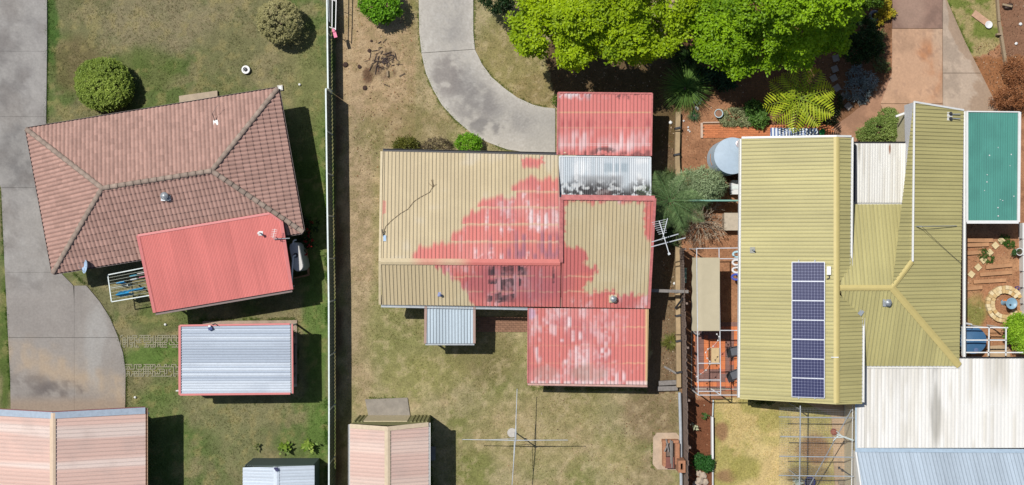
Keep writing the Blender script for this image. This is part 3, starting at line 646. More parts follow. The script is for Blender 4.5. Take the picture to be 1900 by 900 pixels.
# satellite dish seen edge-on
p = P(160, 495, 2.6); t = thing('satellite_dish', P(160, 495, 2.1), 'pale blue satellite dish seen edge on at the tiled roof corner', 'dish')
b = MB(); n0 = 18; dirv = Vector((-.74, .1, .64)).normalized(); up = Vector((0, 1, 0)); up = (up - dirv * up.dot(dirv)).normalized(); sd = up.cross(dirv)
vs = [p]; fs = []
for ring, (rr, dz) in enumerate(((.17, .02), (.35, .08))):
    for i in range(n0):
        a = 2 * math.pi * i / n0; vs.append(p + dirv * dz + up * math.cos(a) * rr + sd * math.sin(a) * rr)
for i in range(n0): fs.append((0, 1 + i, 1 + (i + 1) % n0)); fs.append((1 + i, 1 + n0 + i, 1 + n0 + (i + 1) % n0, 1 + (i + 1) % n0))
b.add(vs, fs).build('reflector', mat('dish_blue', C(176, 204, 232), rough=.4), t, smooth=True); MB().tube(p, p + Vector((-.1, .25, -.5)), .025, n=8).build('arm', DARK, t); MB().tube(p + dirv * .05 - up * .3, p + dirv * .4, .012, n=6).build('feed_arm', GREYM, t)

# ------------------------------------------------------------------ middle house: beige roof with flaking red paint
h2 = thing('weathered_house', P(930, 440, 0), 'weathered house in the middle with beige metal roofs and flaking red paint', 'house')
BEI = CA(206, 188, 150); RED = CA(216, 122, 112); PALE = CA(232, 214, 214)
def red_mask(u, v, rib, poly, seed):
    j = ribnoise(rib, seed); jj = ribnoise(np.floor(rib / 3), seed + 1)
    n = fbm(u / 34.5, v / 34.5, 1.6, 3, seed)
    fine = (fbm(u / 34.5, v / 34.5, 7, 2, seed + 4) - .5) * 7; uu = u + (n - .5) * 8 + fine; vv = v + (j - .5) * 14 + (jj - .5) * 10 + fine
    return sum(inpoly(uu + du, vv + dv, poly).astype(float) for du, dv in ((0, -3), (0, 0), (0, 3), (2, 1), (-2, -1))) / 5
def weather(c, u, v, rib, t, red, amt, seed):
    """chalky white streaks down the pans and paint wear inside the red areas"""
    r1 = ribnoise(rib, seed + 5); r2 = ribnoise(np.floor(rib * 2 + .5), seed + 6); big = fbm(u / 34.5, v / 34.5, .55, 3, seed + 2); st = fbm(rib * 3.1, t * .7, 1.0, 3, seed); fine = fbm(u / 34.5, v / 34.5, 6, 3, seed + 4)
    k = sstep(.54, .74, st * .5 + big * .5 + (r1 - .5) * .16 + (fine - .5) * .25); c = mixc(c, PALE, red * (.02 + .14 * sstep(.4, .65, big)) * (.4 + r2 * .9))
    c = mixc(c, PALE, k * red * amt); c = mixc(c, CA(196, 110, 112), sstep(.5, .66, fbm(u / 34.5, v / 34.5, .8, 3, seed + 3)) * red * .4); return c
def purlin(c, v, ts, w, cc, m):
    for t in ts: c = mixc(c, cc, np.exp(-((v - t) / w) ** 2) * m)
    return c
N_RED = [(766, 492), (768, 455), (790, 449), (832, 449), (846, 420), (862, 415), (868, 394), (878, 380), (884, 372), (905, 364), (945, 356), (952, 340), (985, 326), (1005, 330), (1020, 330), (1030, 326), (1050, 330), (1050, 492)]
def paint_n(x, y, z, s, t, rib, d):
    u, v = uv_of(x, y, z); n = fbm(u / 34.5, v / 34.5, .7, 3, 81)
    c = np.zeros((len(u), 3)) + BEI; c = mixc(c, CA(212, 202, 182), sstep(.5, .7, n) * .5); c = mixc(c, CA(192, 174, 138), sstep(.5, .3, n) * .4)
    jr = ribnoise(rib, 82); jg = ribnoise(np.floor(rib / 2), 86); m = np.zeros(len(u)); prev = 9999; pvb = 0
    for (ul, vt, vb) in ((950, 330, 355), (884, 366, 384.5), (858, 392, 416), (838, 420, 448), (764, 452, 492)):      # paint peeled off sheet by sheet, down to each purlin line
        top = np.where(u > prev, pvb + .9, vt + (jr - .5) * 9 + (jg - .5) * 7 + np.clip((ul + 36 - u) / 36, 0, 1) ** 2 * 16); m = np.maximum(m, sstep(-6, 6, v - top) * (v < vb - (.9 if vb < 490 else 0) + (jr - .5)) * sstep(-4, 5, u - ul - (n - .5) * 14 - (jr - .5) * 6)); prev = ul + 8; pvb = vb
    m = np.maximum(m, red_mask(u, v, rib, [(966, 292), (1010, 293), (1009, 306), (985, 310), (968, 304)], 83)); m = np.maximum(m, inpoly(u, v, [(700, 370), (715, 372), (717, 396), (700, 398)]) * .7)
    c = mixc(c, RED, m); c = weather(c, u, v, rib, t, m * sstep(830, 920, u), .9, 84)
    c = purlin(c, v + (ribnoise(rib, 5) - .5) * 3, (384.5, 416, 448, 355.5), 1.4, CA(228, 190, 156), m * .62 * (ribnoise(rib, 6) > .2))
    dk = ell(u, v, 985, 455, 90, 32) * sstep(.48, .62, fbm(rib * 2, t * .8, 1, 2, 85)); c = mixc(c, CA(158, 104, 120), dk * m * .8)
    c = mixc(c, CA(60, 58, 62), (ell(u, v, 965, 470, 5, 8) + ell(u, v, 1002, 468, 5, 8)) * (ribnoise(rib, 9) > .4) * .8)
    return c * (1 - d * .5)[:, None]
S_RED = [(800, 480), (808, 494), (822, 505), (838, 514), (845, 522), (858, 534), (866, 540), (868, 552), (880, 563), (890, 580), (1220, 590), (1220, 480)]
S_BEI = [(1048, 374), (1198, 376), (1195, 400), (1196, 440), (1214, 440), (1206, 542), (1190, 548), (1168, 549), (1148, 545), (1120, 543), (1080, 541), (1086, 521), (1098, 515), (1110, 500), (1104, 494), (1082, 492), (1092, 478), (1082, 464), (1056, 461), (1046, 440), (1049, 405)]
def paint_s(x, y, z, s, t, rib, d):
    u, v = uv_of(x, y, z); n = fbm(u / 34.5, v / 34.5, .7, 3, 91)
    m = red_mask(u, v, rib, S_RED, 92); m = np.maximum(m, (u > 1042) & (v < 495)); b = red_mask(u, v, rib, S_BEI, 93); m = m * (1 - b)
    c = np.zeros((len(u), 3)) + BEI; c = mixc(c, CA(214, 200, 166), sstep(.5, .7, n) * .4)
    c = mixc(c, RED, m); c = weather(c, u, v, rib, t, m, .55, 94)
    c = purlin(c, v + (ribnoise(rib, 5) - .5) * 3, (513, 541), 1.4, CA(228, 184, 150), m * .75 * (ribnoise(rib, 16) > .2))
    c = mixc(c, CA(164, 96, 108), ell(u, v, 960, 525, 110, 44) * m * .5)
    for (x0, x1, y0, y1) in ((929, 954, 492, 512), (929, 954, 516, 540), (905, 918, 493, 511), (960, 976, 494, 511), (963, 968, 518, 531), (905, 922, 517, 527), (918, 955, 545, 561), (903, 914, 547, 560), (1025, 1030, 497, 525)):
        k = (u > x0) & (u < x1) & (v + (ribnoise(rib, 7) - .5) * 6 > y0) & (v < y1); c = mixc(c, CA(58, 56, 60), k * (ribnoise(rib, 8 + x0) > .15) * (.45 + .5 * sstep(.3, .6, fbm(u / 34.5, v / 34.5, 5, 3, 97))) * (.6 + .4 * ribnoise(rib, 19)))
    return c * (1 - d * .5)[:, None]
A = P(710, 281, 2.45); B = P(1036, 288, 2.45); Rl = P(706.6, 485, 3.15); Rr = P(1041, 487, 3.15)
Sl = P(706.6, 565, 2.4); Sr = P(1203.5, 572, 2.4); Kl = P(1038, 366, 4.0); Kr = P(1215, 368, 4.0)
sp = Plane(Sl, Sr, Rl.lerp(Kr, .0) if False else P(1041, 487, 3.15))
roofN = MB().plate([p - Vector((0, 0, .03)) for p in (Rl, Rr, B, A)][::-1], .02).build('roof', mat('roof_lining', C(150, 140, 124), rough=.9), h2)
sheet_roof(roofN, [A, B, Rr, Rl], (0, 1), ROOF, paint_n, .19, .036, 'trim', .76, .042)
roofS = MB().plate([p - Vector((0, 0, .03)) for p in (Sl, Sr, Sr + Vector((0, .5, .13)), Sl + Vector((0, .5, .13)))], .02).build('roof', MATS['roof_lining'], h2)
kx = Rr.x; Kl.x = kx - .02
Sm = Sl.lerp(Sr, (kx - Sl.x) / (Sr.x - Sl.x))
sheet_roof(roofS, [Sl, Sm, Rr, Rl], (0, 1), ROOF, paint_s, .19, .036, 'trim', .76, .042)
sheet_roof(roofS, [Sm, Sr, Kr, Kl], (0, 1), ROOF, paint_s, .19, .036, 'trim', .76, .042)
RIDGM = mat_attr('ridge_paint', rough=.6, var=.1)
def ridge2():
    xs_ = np.linspace(Rl.x, Rr.x - .05, 90); V = []; Cc = []
    for x in xs_:
        f = (x - Rl.x) / (Rr.x - Rl.x); c0 = Rl.lerp(Rr, f); u = uv_of(x, c0.y, 3.2)[0]
        k = float(sstep(760, 880, np.array([u + 40 * math.sin(u * .05)]))[0]); cc = BEI * 1.04 * (1 - k) + RED * k
        for dy, dz in ((-.16, .0), (-.03, .05), (.03, .05), (.16, .0)): V.append((x, c0.y + dy, c0.z + dz + .02)); Cc.append(cc)
    q = [(i * 4 + j, (i + 1) * 4 + j, (i + 1) * 4 + j + 1, i * 4 + j + 1) for i in range(89) for j in range(3)]
    link(npmesh('ridge_cap', np.array(V) - np.array(ORG[h2.name]), q, RIDGM, np.array(Cc)), 'ridge_cap', roofS)
ridge2()
REDP = mat('worn_red_trim', C(198, 116, 112), rough=.7, var=.3, scale=5)
for a, b, w in ((Kl, Kr, .26), (Kr, Sr, .14), (Rr, Kl, .2)): MB().bar(a + Vector((0, 0, .045)), b + Vector((0, 0, .045)), w, .03).build('flashing', REDP, roofS)
MB().bar(A + Vector((-.05, 0, .03)), Rl + Vector((-.05, 0, .03)), .12, .03).build('flashing', mat('beige_trim', C(214, 196, 158), rough=.6), roofN); MB().bar(Rl + Vector((-.05, 0, .03)), Sl + Vector((-.05, 0, .03)), .12, .03).build('flashing', MATS['beige_trim'], roofS)
# upstand wall between the low north slope and the high skillion
zN = lambda y: 3.15 + (2.45 - 3.15) * (y - Rr.y) / (B.y - Rr.y)
MB().add([Vector((kx + .02, Rr.y, 3.12)), Vector((kx + .02, Kl.y, 3.9)), Vector((kx + .02, Kl.y, 2.3)), Vector((kx + .02, Rr.y, 3.0))], [(0, 1, 2, 3)]).build('wall', mat('upstand', C(120, 104, 100), rough=.9, var=.5, scale=5), h2)
MB().add([Kl + Vector((0, -.06, -.06)), Kr + Vector((-.1, -.06, -.06)), Vector((Kr.x - .1, Kr.y - .06, 2.2)), Vector((Kl.x, Kl.y - .06, 2.2))], [(0, 1, 2, 3)]).build('wall', MATS['upstand'], h2)
gutter(roofN, A + Vector((0, .08, .0)), B + Vector((0, .08, .0)), DARK, .13, .11); gutter(roofS, Sl + Vector((0, -.08, 0)), P(979, 571, 2.4) + Vector((0, -.06, 0)), GREYM, .12, .11)
walls(h2, inset([Sl, Sr, Vector((Kr.x - .1, Kr.y, 0)), Vector((kx, Kl.y, 0)), Vector((kx, A.y, 0)), A], .42), 0, 2.36, CREAMW)
MB().add([Vector((Sr.x - .45, Sr.y + .45, 2.3)), Vector((Kr.x - .45, Kr.y - .4, 2.3)), Vector((Kr.x - .45, Kr.y - .4, 3.8)), Vector((Sr.x - .45, Sr.y + .45, 2.45))], [(0, 1, 2, 3)]).build('wall', CREAMW, h2)
# carport, north
cp = [P(1035.5, 172, 2.72), P(1210, 173.6, 2.72), P(1208, 289.5, 2.5), P(1034, 287, 2.5)]
def paint_c(x, y, z, s, t, rib, d):
    u, v = uv_of(x, y, z); rn = ribnoise(rib, 101); c = np.zeros((len(u), 3)) + CA(220, 130, 124)
    st = fbm(rib * 2.3, v * .03, 1, 2, 102)
    w = sstep(234, 262, v + (rn - .5) * 30) * sstep(286, 270, v + (rn - .5) * 10) * sstep(.3, .6, st + (ribnoise(rib, 104) - .5) * .35); c = mixc(c, CA(236, 212, 212), w * .8 * (.4 + .6 * ribnoise(rib, 105)))
    c = mixc(c, CA(180, 84, 86), np.exp(-((v - 230) / 10) ** 2) * sstep(.5, .62, st) * .6)
    c = purlin(c, v, (208.5,), 1.2, CA(226, 178, 140), .9); c = purlin(c, v, (237,), 1.0, CA(226, 170, 140), .5); c = purlin(c, v, (267, 270), .8, CA(240, 214, 210), .6)
    tp = sstep(188, 175, v + (rn - .5) * 10); k = fbm(u / 34.5, v / 34.5, 4, 3, 103)
    c = mixc(c, CA(228, 210, 212), tp * sstep(1150, 1060, u) * sstep(.4, .5, k)); c = mixc(c, CA(70, 50, 56), tp * sstep(1070, 1110, u) * sstep(.46, .58, k) * .8)
    c = mixc(c, CA(84, 56, 60), sstep(279, 286, v + (rn - .5) * 8) * ((rn > .35)) * .6 * sstep(.42, .5, k)); c = mixc(c, CA(70, 60, 62), ell(u, v, 1122, 279, 22, 7) * (k > .45) * .7)
    return c * (1 - d * .45)[:, None]
rc = MB().plate([p - Vector((0, 0, .03)) for p in cp[::-1]], .02).build('carport_roof', MATS['roof_lining'], h2)
sheet_roof(rc, cp, (0, 1), ROOF, paint_c, .19, .036, 'trim', .76, .042)
for a, b in ((0, 1), (3, 0), (1, 2)): MB().bar(cp[a] + Vector((0, 0, .03)), cp[b] + Vector((0, 0, .03)), .08, .03).build('flashing', REDP, rc)
for px in ((1048, 184), (1195, 184), (1048, 282), (1195, 282)):
    b = P(px[0], px[1], 2.6); MB().box((b.x, b.y, 1.26), (.1, .1, 2.5)).build('post', CREAMW, h2)
# translucent sheets between carport and house
tp_ = [P(1038, 290, 2.46), P(1207, 292, 2.46), P(1207, 368, 2.36), P(1038, 367, 2.36)]
def paint_t(x, y, z, s, t, rib, d):
    u, v = uv_of(x, y, z); rn = ribnoise(rib, 111); n = fbm(u / 34.5, v / 34.5, 1.2, 3, 112); k = fbm(u / 34.5, v / 34.5, 5, 3, 113)
    c = np.zeros((len(u), 3)) + CA(214, 220, 224); c = mixc(c, CA(236, 238, 238), sstep(.5, .65, n) * .7); c = mixc(c, CA(168, 186, 196), (rn > .6) * .35)
    g = sstep(322, 330, v) * sstep(1052, 1085, u + (rn - .5) * 20) * sstep(1168, 1150, u + (rn - .5) * 10); c = mixc(c, CA(158, 160, 162), g * .75)
    c = mixc(c, CA(150, 168, 178), sstep(300, 306, v) * sstep(322, 316, v) * (rn > .5) * sstep(1110, 1120, u) * sstep(1170, 1160, u) * .6)
    m = sstep(326, 352, v + (n - .5) * 30); c = mixc(c, CA(52, 48, 50), m * sstep(.42, .52, k) * .95); c = mixc(c, CA(226, 226, 222), m * sstep(.38, .32, k) * .6); c = mixc(c, CA(96, 66, 64), ell(u, v, 1120, 358, 16, 8) * .7)
    return c * (1 - d * .3)[:, None]
rt = MB().plate([p - Vector((0, 0, .05)) for p in tp_[::-1]], .02).build('skylight_roof', mat('skylight_batten', C(190, 196, 198), rough=.6), h2)
sheet_roof(rt, tp_, (0, 1), ROOF, paint_t, .11, .026, 'corr', .77, .045)
for a, b in ((0, 1), (3, 0), (1, 2)): MB().bar(tp_[a] + Vector((0, 0, .03)), tp_[b] + Vector((0, 0, .03)), .07, .03).build('flashing', mat('pale_flashing', C(216, 222, 224), rough=.5), rt)
# south extension
ep = [P(980, 571.5, 2.3), P(1203.5, 573.5, 2.3), P(1201.5, 714, 2.0), P(979, 710.5, 2.0)]
def paint_e(x, y, z, s, t, rib, d):
    u, v = uv_of(x, y, z); rn = ribnoise(rib, 121); n = fbm(u / 34.5, v / 34.5, .5, 3, 122); k = fbm(rib * 2.4, v * .05, 1, 3, 123)
    c = np.zeros((len(u), 3)) + CA(216, 126, 118)
    ones = np.ones(len(u)); c = weather(c, u, v, rib, t, ones * sstep(1190, 1120, u), .55, 124)
    for (cx, cy, rx, ry, a) in ((1045, 612, 40, 12, .95), (1010, 600, 20, 14, .6), (1120, 612, 26, 24, .55), (1060, 665, 22, 18, .8), (1120, 650, 14, 10, .8), (998, 645, 8, 26, .8), (1090, 690, 50, 16, .7), (1145, 693, 16, 16, .7), (1010, 585, 60, 10, .5), (1180, 690, 10, 14, .5)):
        c = mixc(c, CA(238, 218, 218), ell(u + (rn - .5) * 10, v + (rn - .5) * 30, cx, cy, rx, ry) * sstep(.38, .60, k + (ribnoise(rib, cx) - .5) * .3) * a * (.35 + .65 * ribnoise(rib, cy)))
    c = mixc(c, CA(186, 150, 138), (ell(u, v, 1092, 692, 38, 18) + ell(u, v, 1012, 692, 26, 16) * .6) * sstep(.3, .6, n + .1) * .75)
    c = purlin(c, v + (rn - .5) * 2, (607, 641, 674), 1.1, CA(230, 176, 140), .25 + .65 * sstep(1120, 1180, u) * (rn > .2)); c = mixc(c, CA(222, 190, 140), sstep(1196, 1199, u) * .9)
    c = mixc(c, CA(236, 226, 222), sstep(705, 709, v) * (rn > .3) * .6); c = mixc(c, CA(196, 178, 204), ell(u, v, 985, 582, 10, 12) * .6)
    return c * (1 - d * .5)[:, None]
re_ = MB().plate([p - Vector((0, 0, .03)) for p in ep[::-1]], .02).build('extension_roof', MATS['roof_lining'], h2)
sheet_roof(re_, ep, (0, 1), ROOF, paint_e, .19, .036, 'trim', .76, .042)
gutter(re_, ep[3] + Vector((0, -.06, 0)), ep[2] + Vector((0, -.06, 0)), mat('gutter_pink', C(200, 160, 150), rough=.5, var=.2), .12, .1)
MB().bar(ep[3] + Vector((0, 0, .03)), ep[0] + Vector((0, 0, .03)), .06, .03).build('flashing', REDP, re_)
walls(h2, inset([ep[3], ep[2], ep[1], ep[0]], .25), 0, 1.95, CREAMW)
# little grey roof over the back door
lp = [P(790, 568.5, 2.28), P(880, 568.5, 2.28), P(880, 637, 2.12), P(789, 637, 2.12)]
rl = MB().plate([p - Vector((0, 0, .03)) for p in lp[::-1]], .02).build('porch_roof', MATS['roof_lining'], h2)
sheet_roof(rl, lp, (0, 1), ROOFM, plain((198, 212, 220), .55, .10, 131, .04), .16, .034, 'trim', .64, .3)
for a, b in ((3, 0), (1, 2)): MB().bar(lp[a] + Vector((0, 0, .03)), lp[b] + Vector((0, 0, .03)), .13, .04).build('flashing', mat('brown_trim', C(176, 146, 132), rough=.7), rl)
gutter(rl, lp[3] + Vector((0, -.05, 0)), lp[2] + Vector((0, -.05, 0)), GREYM, .09, .08)
for p in (lp[2], lp[3]): MB().box((p.x * .995, p.y + .1, 1.02), (.08, .08, 2.04)).build('post', CREAMW, h2)
ns = Plane(A, B, Rl)
plumbing(Plane(Sl, Sr, Rr), 816, 546, 'blue flashed vent pipe on the beige south slope', mat('vent_blue', C(150, 160, 200), rough=.4), .3)
turbine(Plane(Sl, Sr, Rr).hit(1137, 554), 'silver chimney cowl on a beige plate near the back eave', .17, base=mat('beige_plate', C(208, 190, 154)))
ch = [ns.hit(*p, up=.05) for p in ((711, 432), (716, 420), (728, 408), (742, 397), (757, 388), (768, 374), (780, 366), (797, 357), (805, 344), (800, 334))]
b = MB().path(ch, .012, 5)
for e_ in ((795, 340), (810, 342), (803, 333)): b.tube(ns.hit(803, 347, up=.05), ns.hit(*e_, up=.06), .009, n=5)
T('fallen_cable', b, mat('cable_brown', C(110, 88, 60)), ch[0], 'thin dark cable trailing across the beige roof from its left edge', 'cable')
p = ns.hit(713, 442); t = thing('cable_bracket', p, 'small bluish cable bracket at the left edge of the beige roof', 'bracket')
MB().box(p + Vector((.03, 0, .05)), (.14, .3, .05)).build('plate', MATS['dish_blue'], t); MB().bar(p + Vector((-.05, .1, .05)), p + Vector((-.08, .45, .25)), .04, .04).build('arm', DARK, t)
# ------------------------------------------------------------------ right house: olive metal roofs
h3 = thing('olive_house', P(1580, 480, 0), 'sprawling house on the right with olive green metal roofs and cream ridges', 'house')
OLV = (190, 181, 124); olive = plain(OLV, .38, .11, 141, .10)
LIN = mat('olive_lining', C(150, 140, 96), rough=.9); CREAMR = mat('cream_ridge', C(208, 190, 122), rough=.55, var=.06, scale=3)
We0, We1 = P(1376, 257, 2.5), P(1373, 738, 2.5); Wr0, Wr1 = P(1552, 254, 4.0), P(1552, 748, 4.0)
wpl = Plane(We0, We1, Wr0)
rw = MB().plate([p - Vector((0, 0, .04)) for p in (We0, We1, Wr1, Wr0)], .02).build('roof', LIN, h3)
sheet_roof(rw, [We0, We1, Wr1, Wr0], (1, 0), ROOF, olive, .192, .034, 'trim', .768, .4)
# east side of the long ridge (two lengths with a valley where the cross wing joins)
tE = .36
Ea0, Ea1 = P(1579, 254.5, 3.7), P(1577, 506, 3.7); Va = P(1558, 528, 3.97); Vb = P(1558, 541, 3.97); Eb0, Eb1 = P(1600, 588, 3.5), P(1599, 747, 3.5)
mid0 = Wr0.lerp(Wr1, (528 - 254) / 494); mid1 = Wr0.lerp(Wr1, (541 - 254) / 494)
sheet_roof(rw, [Ea0, Ea1, mid0, Wr0], (1, 0), ROOF, olive, .192, .034, 'trim', .768, .4)
sheet_roof(rw, [mid1, Eb0, Eb1, Wr1], (1, 0), ROOF, olive, .192, .034, 'trim', .768, .4)
cap_strip(rw, Wr0 + Vector((0, 0, .03)), Wr1 + Vector((0, 0, .03)), .30, CREAMR)
MB().bar(P(1542, 663, 4.05), P(1556, 663, 4.08), .05, .03).build('cap_joint', WHITE, rw)
for a, b, w in ((We0, Wr0, .1), (Wr0, Ea0, .1)): MB().bar(a + Vector((0, .04, .03)), b + Vector((0, .04, .03)), w, .05).build('barge_board', WHITE, rw)
for a, b in ((We1, Wr1), (Wr1, Eb1)): MB().bar(a + Vector((0, -.03, .0)), b + Vector((0, -.03, .0)), .06, .08).build('barge_board', mat('olive_trim', C(200, 190, 128), rough=.6), rw)
gutter(rw, We0 + Vector((-.07, 0, 0)), We1 + Vector((-.07, 0, 0)), WHITE, .12, .1); gutter(rw, Ea0 + Vector((.07, 0, 0)), Ea1 + Vector((.07, 0, 0)), WHITE, .12, .11); gutter(rw, Eb0 + Vector((.07, 0, 0)), Eb1 + Vector((.07, 0, 0)), WHITE, .12, .11)
walls(h3, [(We0.x + .6, We0.y - .35), (We1.x + .6, We1.y + .35), (Eb1.x - .2, We1.y + .35), (Ea0.x - .15, We0.y - .35)], 0, [2.6, 2.6, 3.4, 3.6], CREAMW)
MB().add([Vector((We1.x + .6, We1.y + .36, 2.5)), Vector((Wr1.x, We1.y + .36, 3.85)), Vector((Eb1.x - .2, We1.y + .36, 3.3))], [(0, 1, 2)]).build('gable', CREAMW, h3)
# cross wing
X0 = P(1558, 534, 4.0); X1 = P(1655, 534, 4.0); HN = P(1692, 485, 3.68); HS = P(1780, 679, 2.67)
Ne0 = P(1583, 379, 2.85); Ne1 = P(1682, 379, 2.85); Se0 = P(1604, 679, 2.67)
Te = P(1787, 663, 2.67); TeN = P(1788, 205.5, 2.67); TwN = P(1695, 190, 3.68)
rx_ = MB().plate([p - Vector((0, 0, .10)) for p in (X0, Ne0, Ne1, HN, X1)][::-1], .02).build('roof', LIN, h3)
sheet_roof(rx_, [X0, X1, HN, Ne1, Ne0], (0, 1), ROOF, olive, .192, .034, 'trim', .768, .4)
rs_ = MB().plate([p - Vector((0, 0, .10)) for p in (X0, X1, HS, Se0)][::-1], .02).build('roof', LIN, h3)
sheet_roof(rs_, [X0, X1, HS, Se0], (0.03, 1), ROOF, olive, .192, .034, 'trim', .768, .4)
rE = MB().plate([p - Vector((0, 0, .10)) for p in (X1, HS, TeN, TwN, HN)], .02).build('roof', LIN, h3)
sheet_roof(rE, [X1, HS, TeN, TwN], (1, 0), ROOF, olive, .192, .034, 'trim', .768, .4)
Cp = lambda a, b, w=.28: cap_strip(rx_, a + Vector((0, 0, .03)), b + Vector((0, 0, .03)), w, CREAMR)
Cp(X0, X1); Cp(HN, X1, .26); Cp(X1, HS, .34)
# clerestory wall along the high edge of the east roof
wall_w = MB(); wx0 = TwN.x - .02; wx1 = HN.x - .02
wall_w.add([Vector((wx0, TwN.y, 3.70)), Vector((wx1, HN.y, 3.70)), Vector((wx1 - .03, HN.y, 3.45)), Vector((wx0 - .03, Ne1.y, 2.7)), Vector((wx0 - .03, TwN.y, 2.5))], [(0, 4, 3, 2, 1)])
wall_w.build('wall', mat('white_wall', C(226, 226, 228), rough=.7, var=.05), h3)
MB().bar(TwN + Vector((.02, 0, .05)), HN + Vector((.02, 0, .05)), .09, .05).build('flashing', WHITE, rE); MB().bar(TwN + Vector((0, .03, .03)), TeN + Vector((0, .03, .03)), .09, .05).build('barge_board', WHITE, rE)
gutter(rE, TeN + Vector((.07, 0, 0)), Te + Vector((.07, 0, 0)), WHITE, .12, .11); gutter(rs_, Se0 + Vector((0, -.06, 0)), HS + Vector((0, -.06, 0)), WHITE, .12, .1)
walls(h3, [(wx0 + .1, TwN.y - .3), (wx0 + .1, HN.y), (Eb0.x + .1, HN.y), (Eb0.x + .1, Se0.y + .4), (Te.x - .5, Se0.y + .4), (Te.x - .5, TwN.y - .3)], 0, 2.6, CREAMW)
# white low roof between the wings
wp = [P(1583, 266, 2.75), P(1681, 266, 2.75), P(1682, 376, 2.62), P(1583, 376, 2.62)]
def paint_w(seed, cc=(236, 232, 216), dark=.5):
    def f(x, y, z, s, t, rib, d):
        u, v = uv_of(x, y, z); rn = ribnoise(rib, seed); k = fbm(rib * 1.1, t * .35, 1, 3, seed)
        c = np.zeros((len(u), 3)) + CA(*cc); c = mixc(c, CA(214, 208, 194), sstep(.48, .7, k) * .5)
        c = mixc(c, CA(160, 152, 132), sstep(1612, 1588, u) * (rn > .4) * sstep(.4, .6, k) * .7 if seed == 151 else 0 * u)
        if seed == 151: c = mixc(c, CA(150, 92, 54), ell(u, v, 1651, 276, 2.2, 10) * .9)
        else:
            c = mixc(c, CA(164, 160, 150), ell(u, v, 1736, 745, 12, 95) * sstep(.2, .6, k) * .7); c = mixc(c, CA(196, 188, 172), sstep(760, 665, v) * (rn > .6) * .45)
        return c * (1 - d * dark)[:, None]
    return f
rwh = MB().plate([p - Vector((0, 0, .04)) for p in wp[::-1]], .02).build('breezeway_roof', WHITE, h3)
sheet_roof(rwh, wp, (0, 1), ROOF, paint_w(151, (240, 238, 230), .30), .13, .03, 'trim', .78, .15)
gutter(rwh, wp[3] + Vector((0, -.06, 0)), wp[2] + Vector((0, -.06, 0)), WHITE, .1, .1); gutter(rwh, wp[0] + Vector((0, .05, 0)), wp[1] + Vector((0, .05, 0)), DARK, .07, .08)
MB().box(P(1586, 322, 2.85) + Vector((0, 0, 0)), (.16, 2.9, .1)).build('box_gutter', DARK, rwh)
b = MB(); b.bar(P(1662, 216, 2.45), P(1681, 209, 2.45), .1, .1); b.build('bracing_beam', WHITE, h3)
for px in ((1586, 270), (1676, 270)): q_ = P(*px, 2.7); MB().box((q_.x, q_.y, 1.33), (.09, .09, 2.64)).build('post', WHITE, h3)
# teal roof on the far right
tp2 = [P(1793, 207, 2.5), P(1891, 208, 2.5), P(1889, 412, 2.38), P(1793, 412, 2.38)]
def paint_teal(x, y, z, s, t, rib, d):
    k = fbm(x, y, 1.2, 3, 161); c = np.zeros((len(x), 3)) + CA(82, 152, 138); c = mixc(c, CA(74, 138, 126), sstep(.45, .65, k) * .6); return c * (1 - d * .22 - (ribnoise(rib, 162) > .8) * .08 * d)[:, None]
awn = thing('teal_awning', P(1840, 310, 0), 'flat teal corrugated awning with white frame east of the olive house', 'awning')
ra = MB().plate([p - Vector((0, 0, .04)) for p in tp2[::-1]], .015).build('roof', mat('teal_under', C(60, 120, 108)), awn)
sheet_roof(ra, tp2, (0, 1), mat_attr('teal_paint', rough=.5, var=.05, scale=10), paint_teal, .12, .02, 'trim', .72, .3)
for a, b, w in ((0, 1, .06), (1, 2, .14), (2, 3, .16), (3, 0, .14)): MB().bar(tp2[a] + Vector((0, 0, .04)), tp2[b] + Vector((0, 0, .04)), w, .07).build('frame_beam', WHITE, awn)
for px in ((1796, 211), (1888, 211), (1796, 409), (1886, 409)): q_ = P(*px, 2.4); MB().box((q_.x, q_.y, 1.17), (.09, .09, 2.32)).build('post', WHITE, awn)
b = MB()
for i in range(16):
    q_ = P(rnd.uniform(1800, 1886), rnd.uniform(215, 405), 2.47); b.tube(q_, q_ + Vector((0, 0, .006)), rnd.uniform(.02, .04), n=5)
b.build('bird_droppings', WHITE, awn, kind='stuff')
# big white roof and steel roof at the south-east
g3 = thing('white_roofed_shed', P(1740, 760, 0), 'large shed at the bottom right under streaked white and blue steel roofs', 'shed')
wz = 2.6
g_pts = [[P(1587.5, 748, wz), P(1603.5, 748, wz), P(1603.5, 831, wz - .1), P(1587.5, 831, wz - .1)], [P(1603.5, 682, wz + .0), P(1778, 682, wz), P(1778, 831, wz - .1), P(1603.5, 831, wz - .1)], [P(1778, 665, wz), P(1960, 665, wz), P(1960, 831, wz - .1), P(1778, 831, wz - .1)]]
rg = MB().plate([p - Vector((0, 0, .05)) for p in (P(1587, 750, wz), P(1960, 750, wz), P(1960, 831, wz - .1), P(1587, 831, wz - .1))][::-1], .02).build('roof', WHITE, g3)
for k, pts_ in enumerate(g_pts): sheet_roof(rg, pts_, (0, 1), ROOF, paint_w(152 + k, (240, 238, 232), .28), .19, .04, 'trim', .75, .12)
gutter(rg, P(1778, 664, wz), P(1960, 664, wz), DARK, .08, .08)
bz = [P(1588.5, 838, 2.5), P(1960, 840, 2.5), P(1975, 925, 3.2), P(1601, 925, 3.2)]
rb_ = MB().plate([p - Vector((0, 0, .05)) for p in bz[::-1]], .02).build('roof', WHITE, g3)
sheet_roof(rb_, bz, (0.12, -1), ROOFM, plain((188, 202, 214), .35, .10, 171, .05), .19, .034, 'trim', .76, .4)
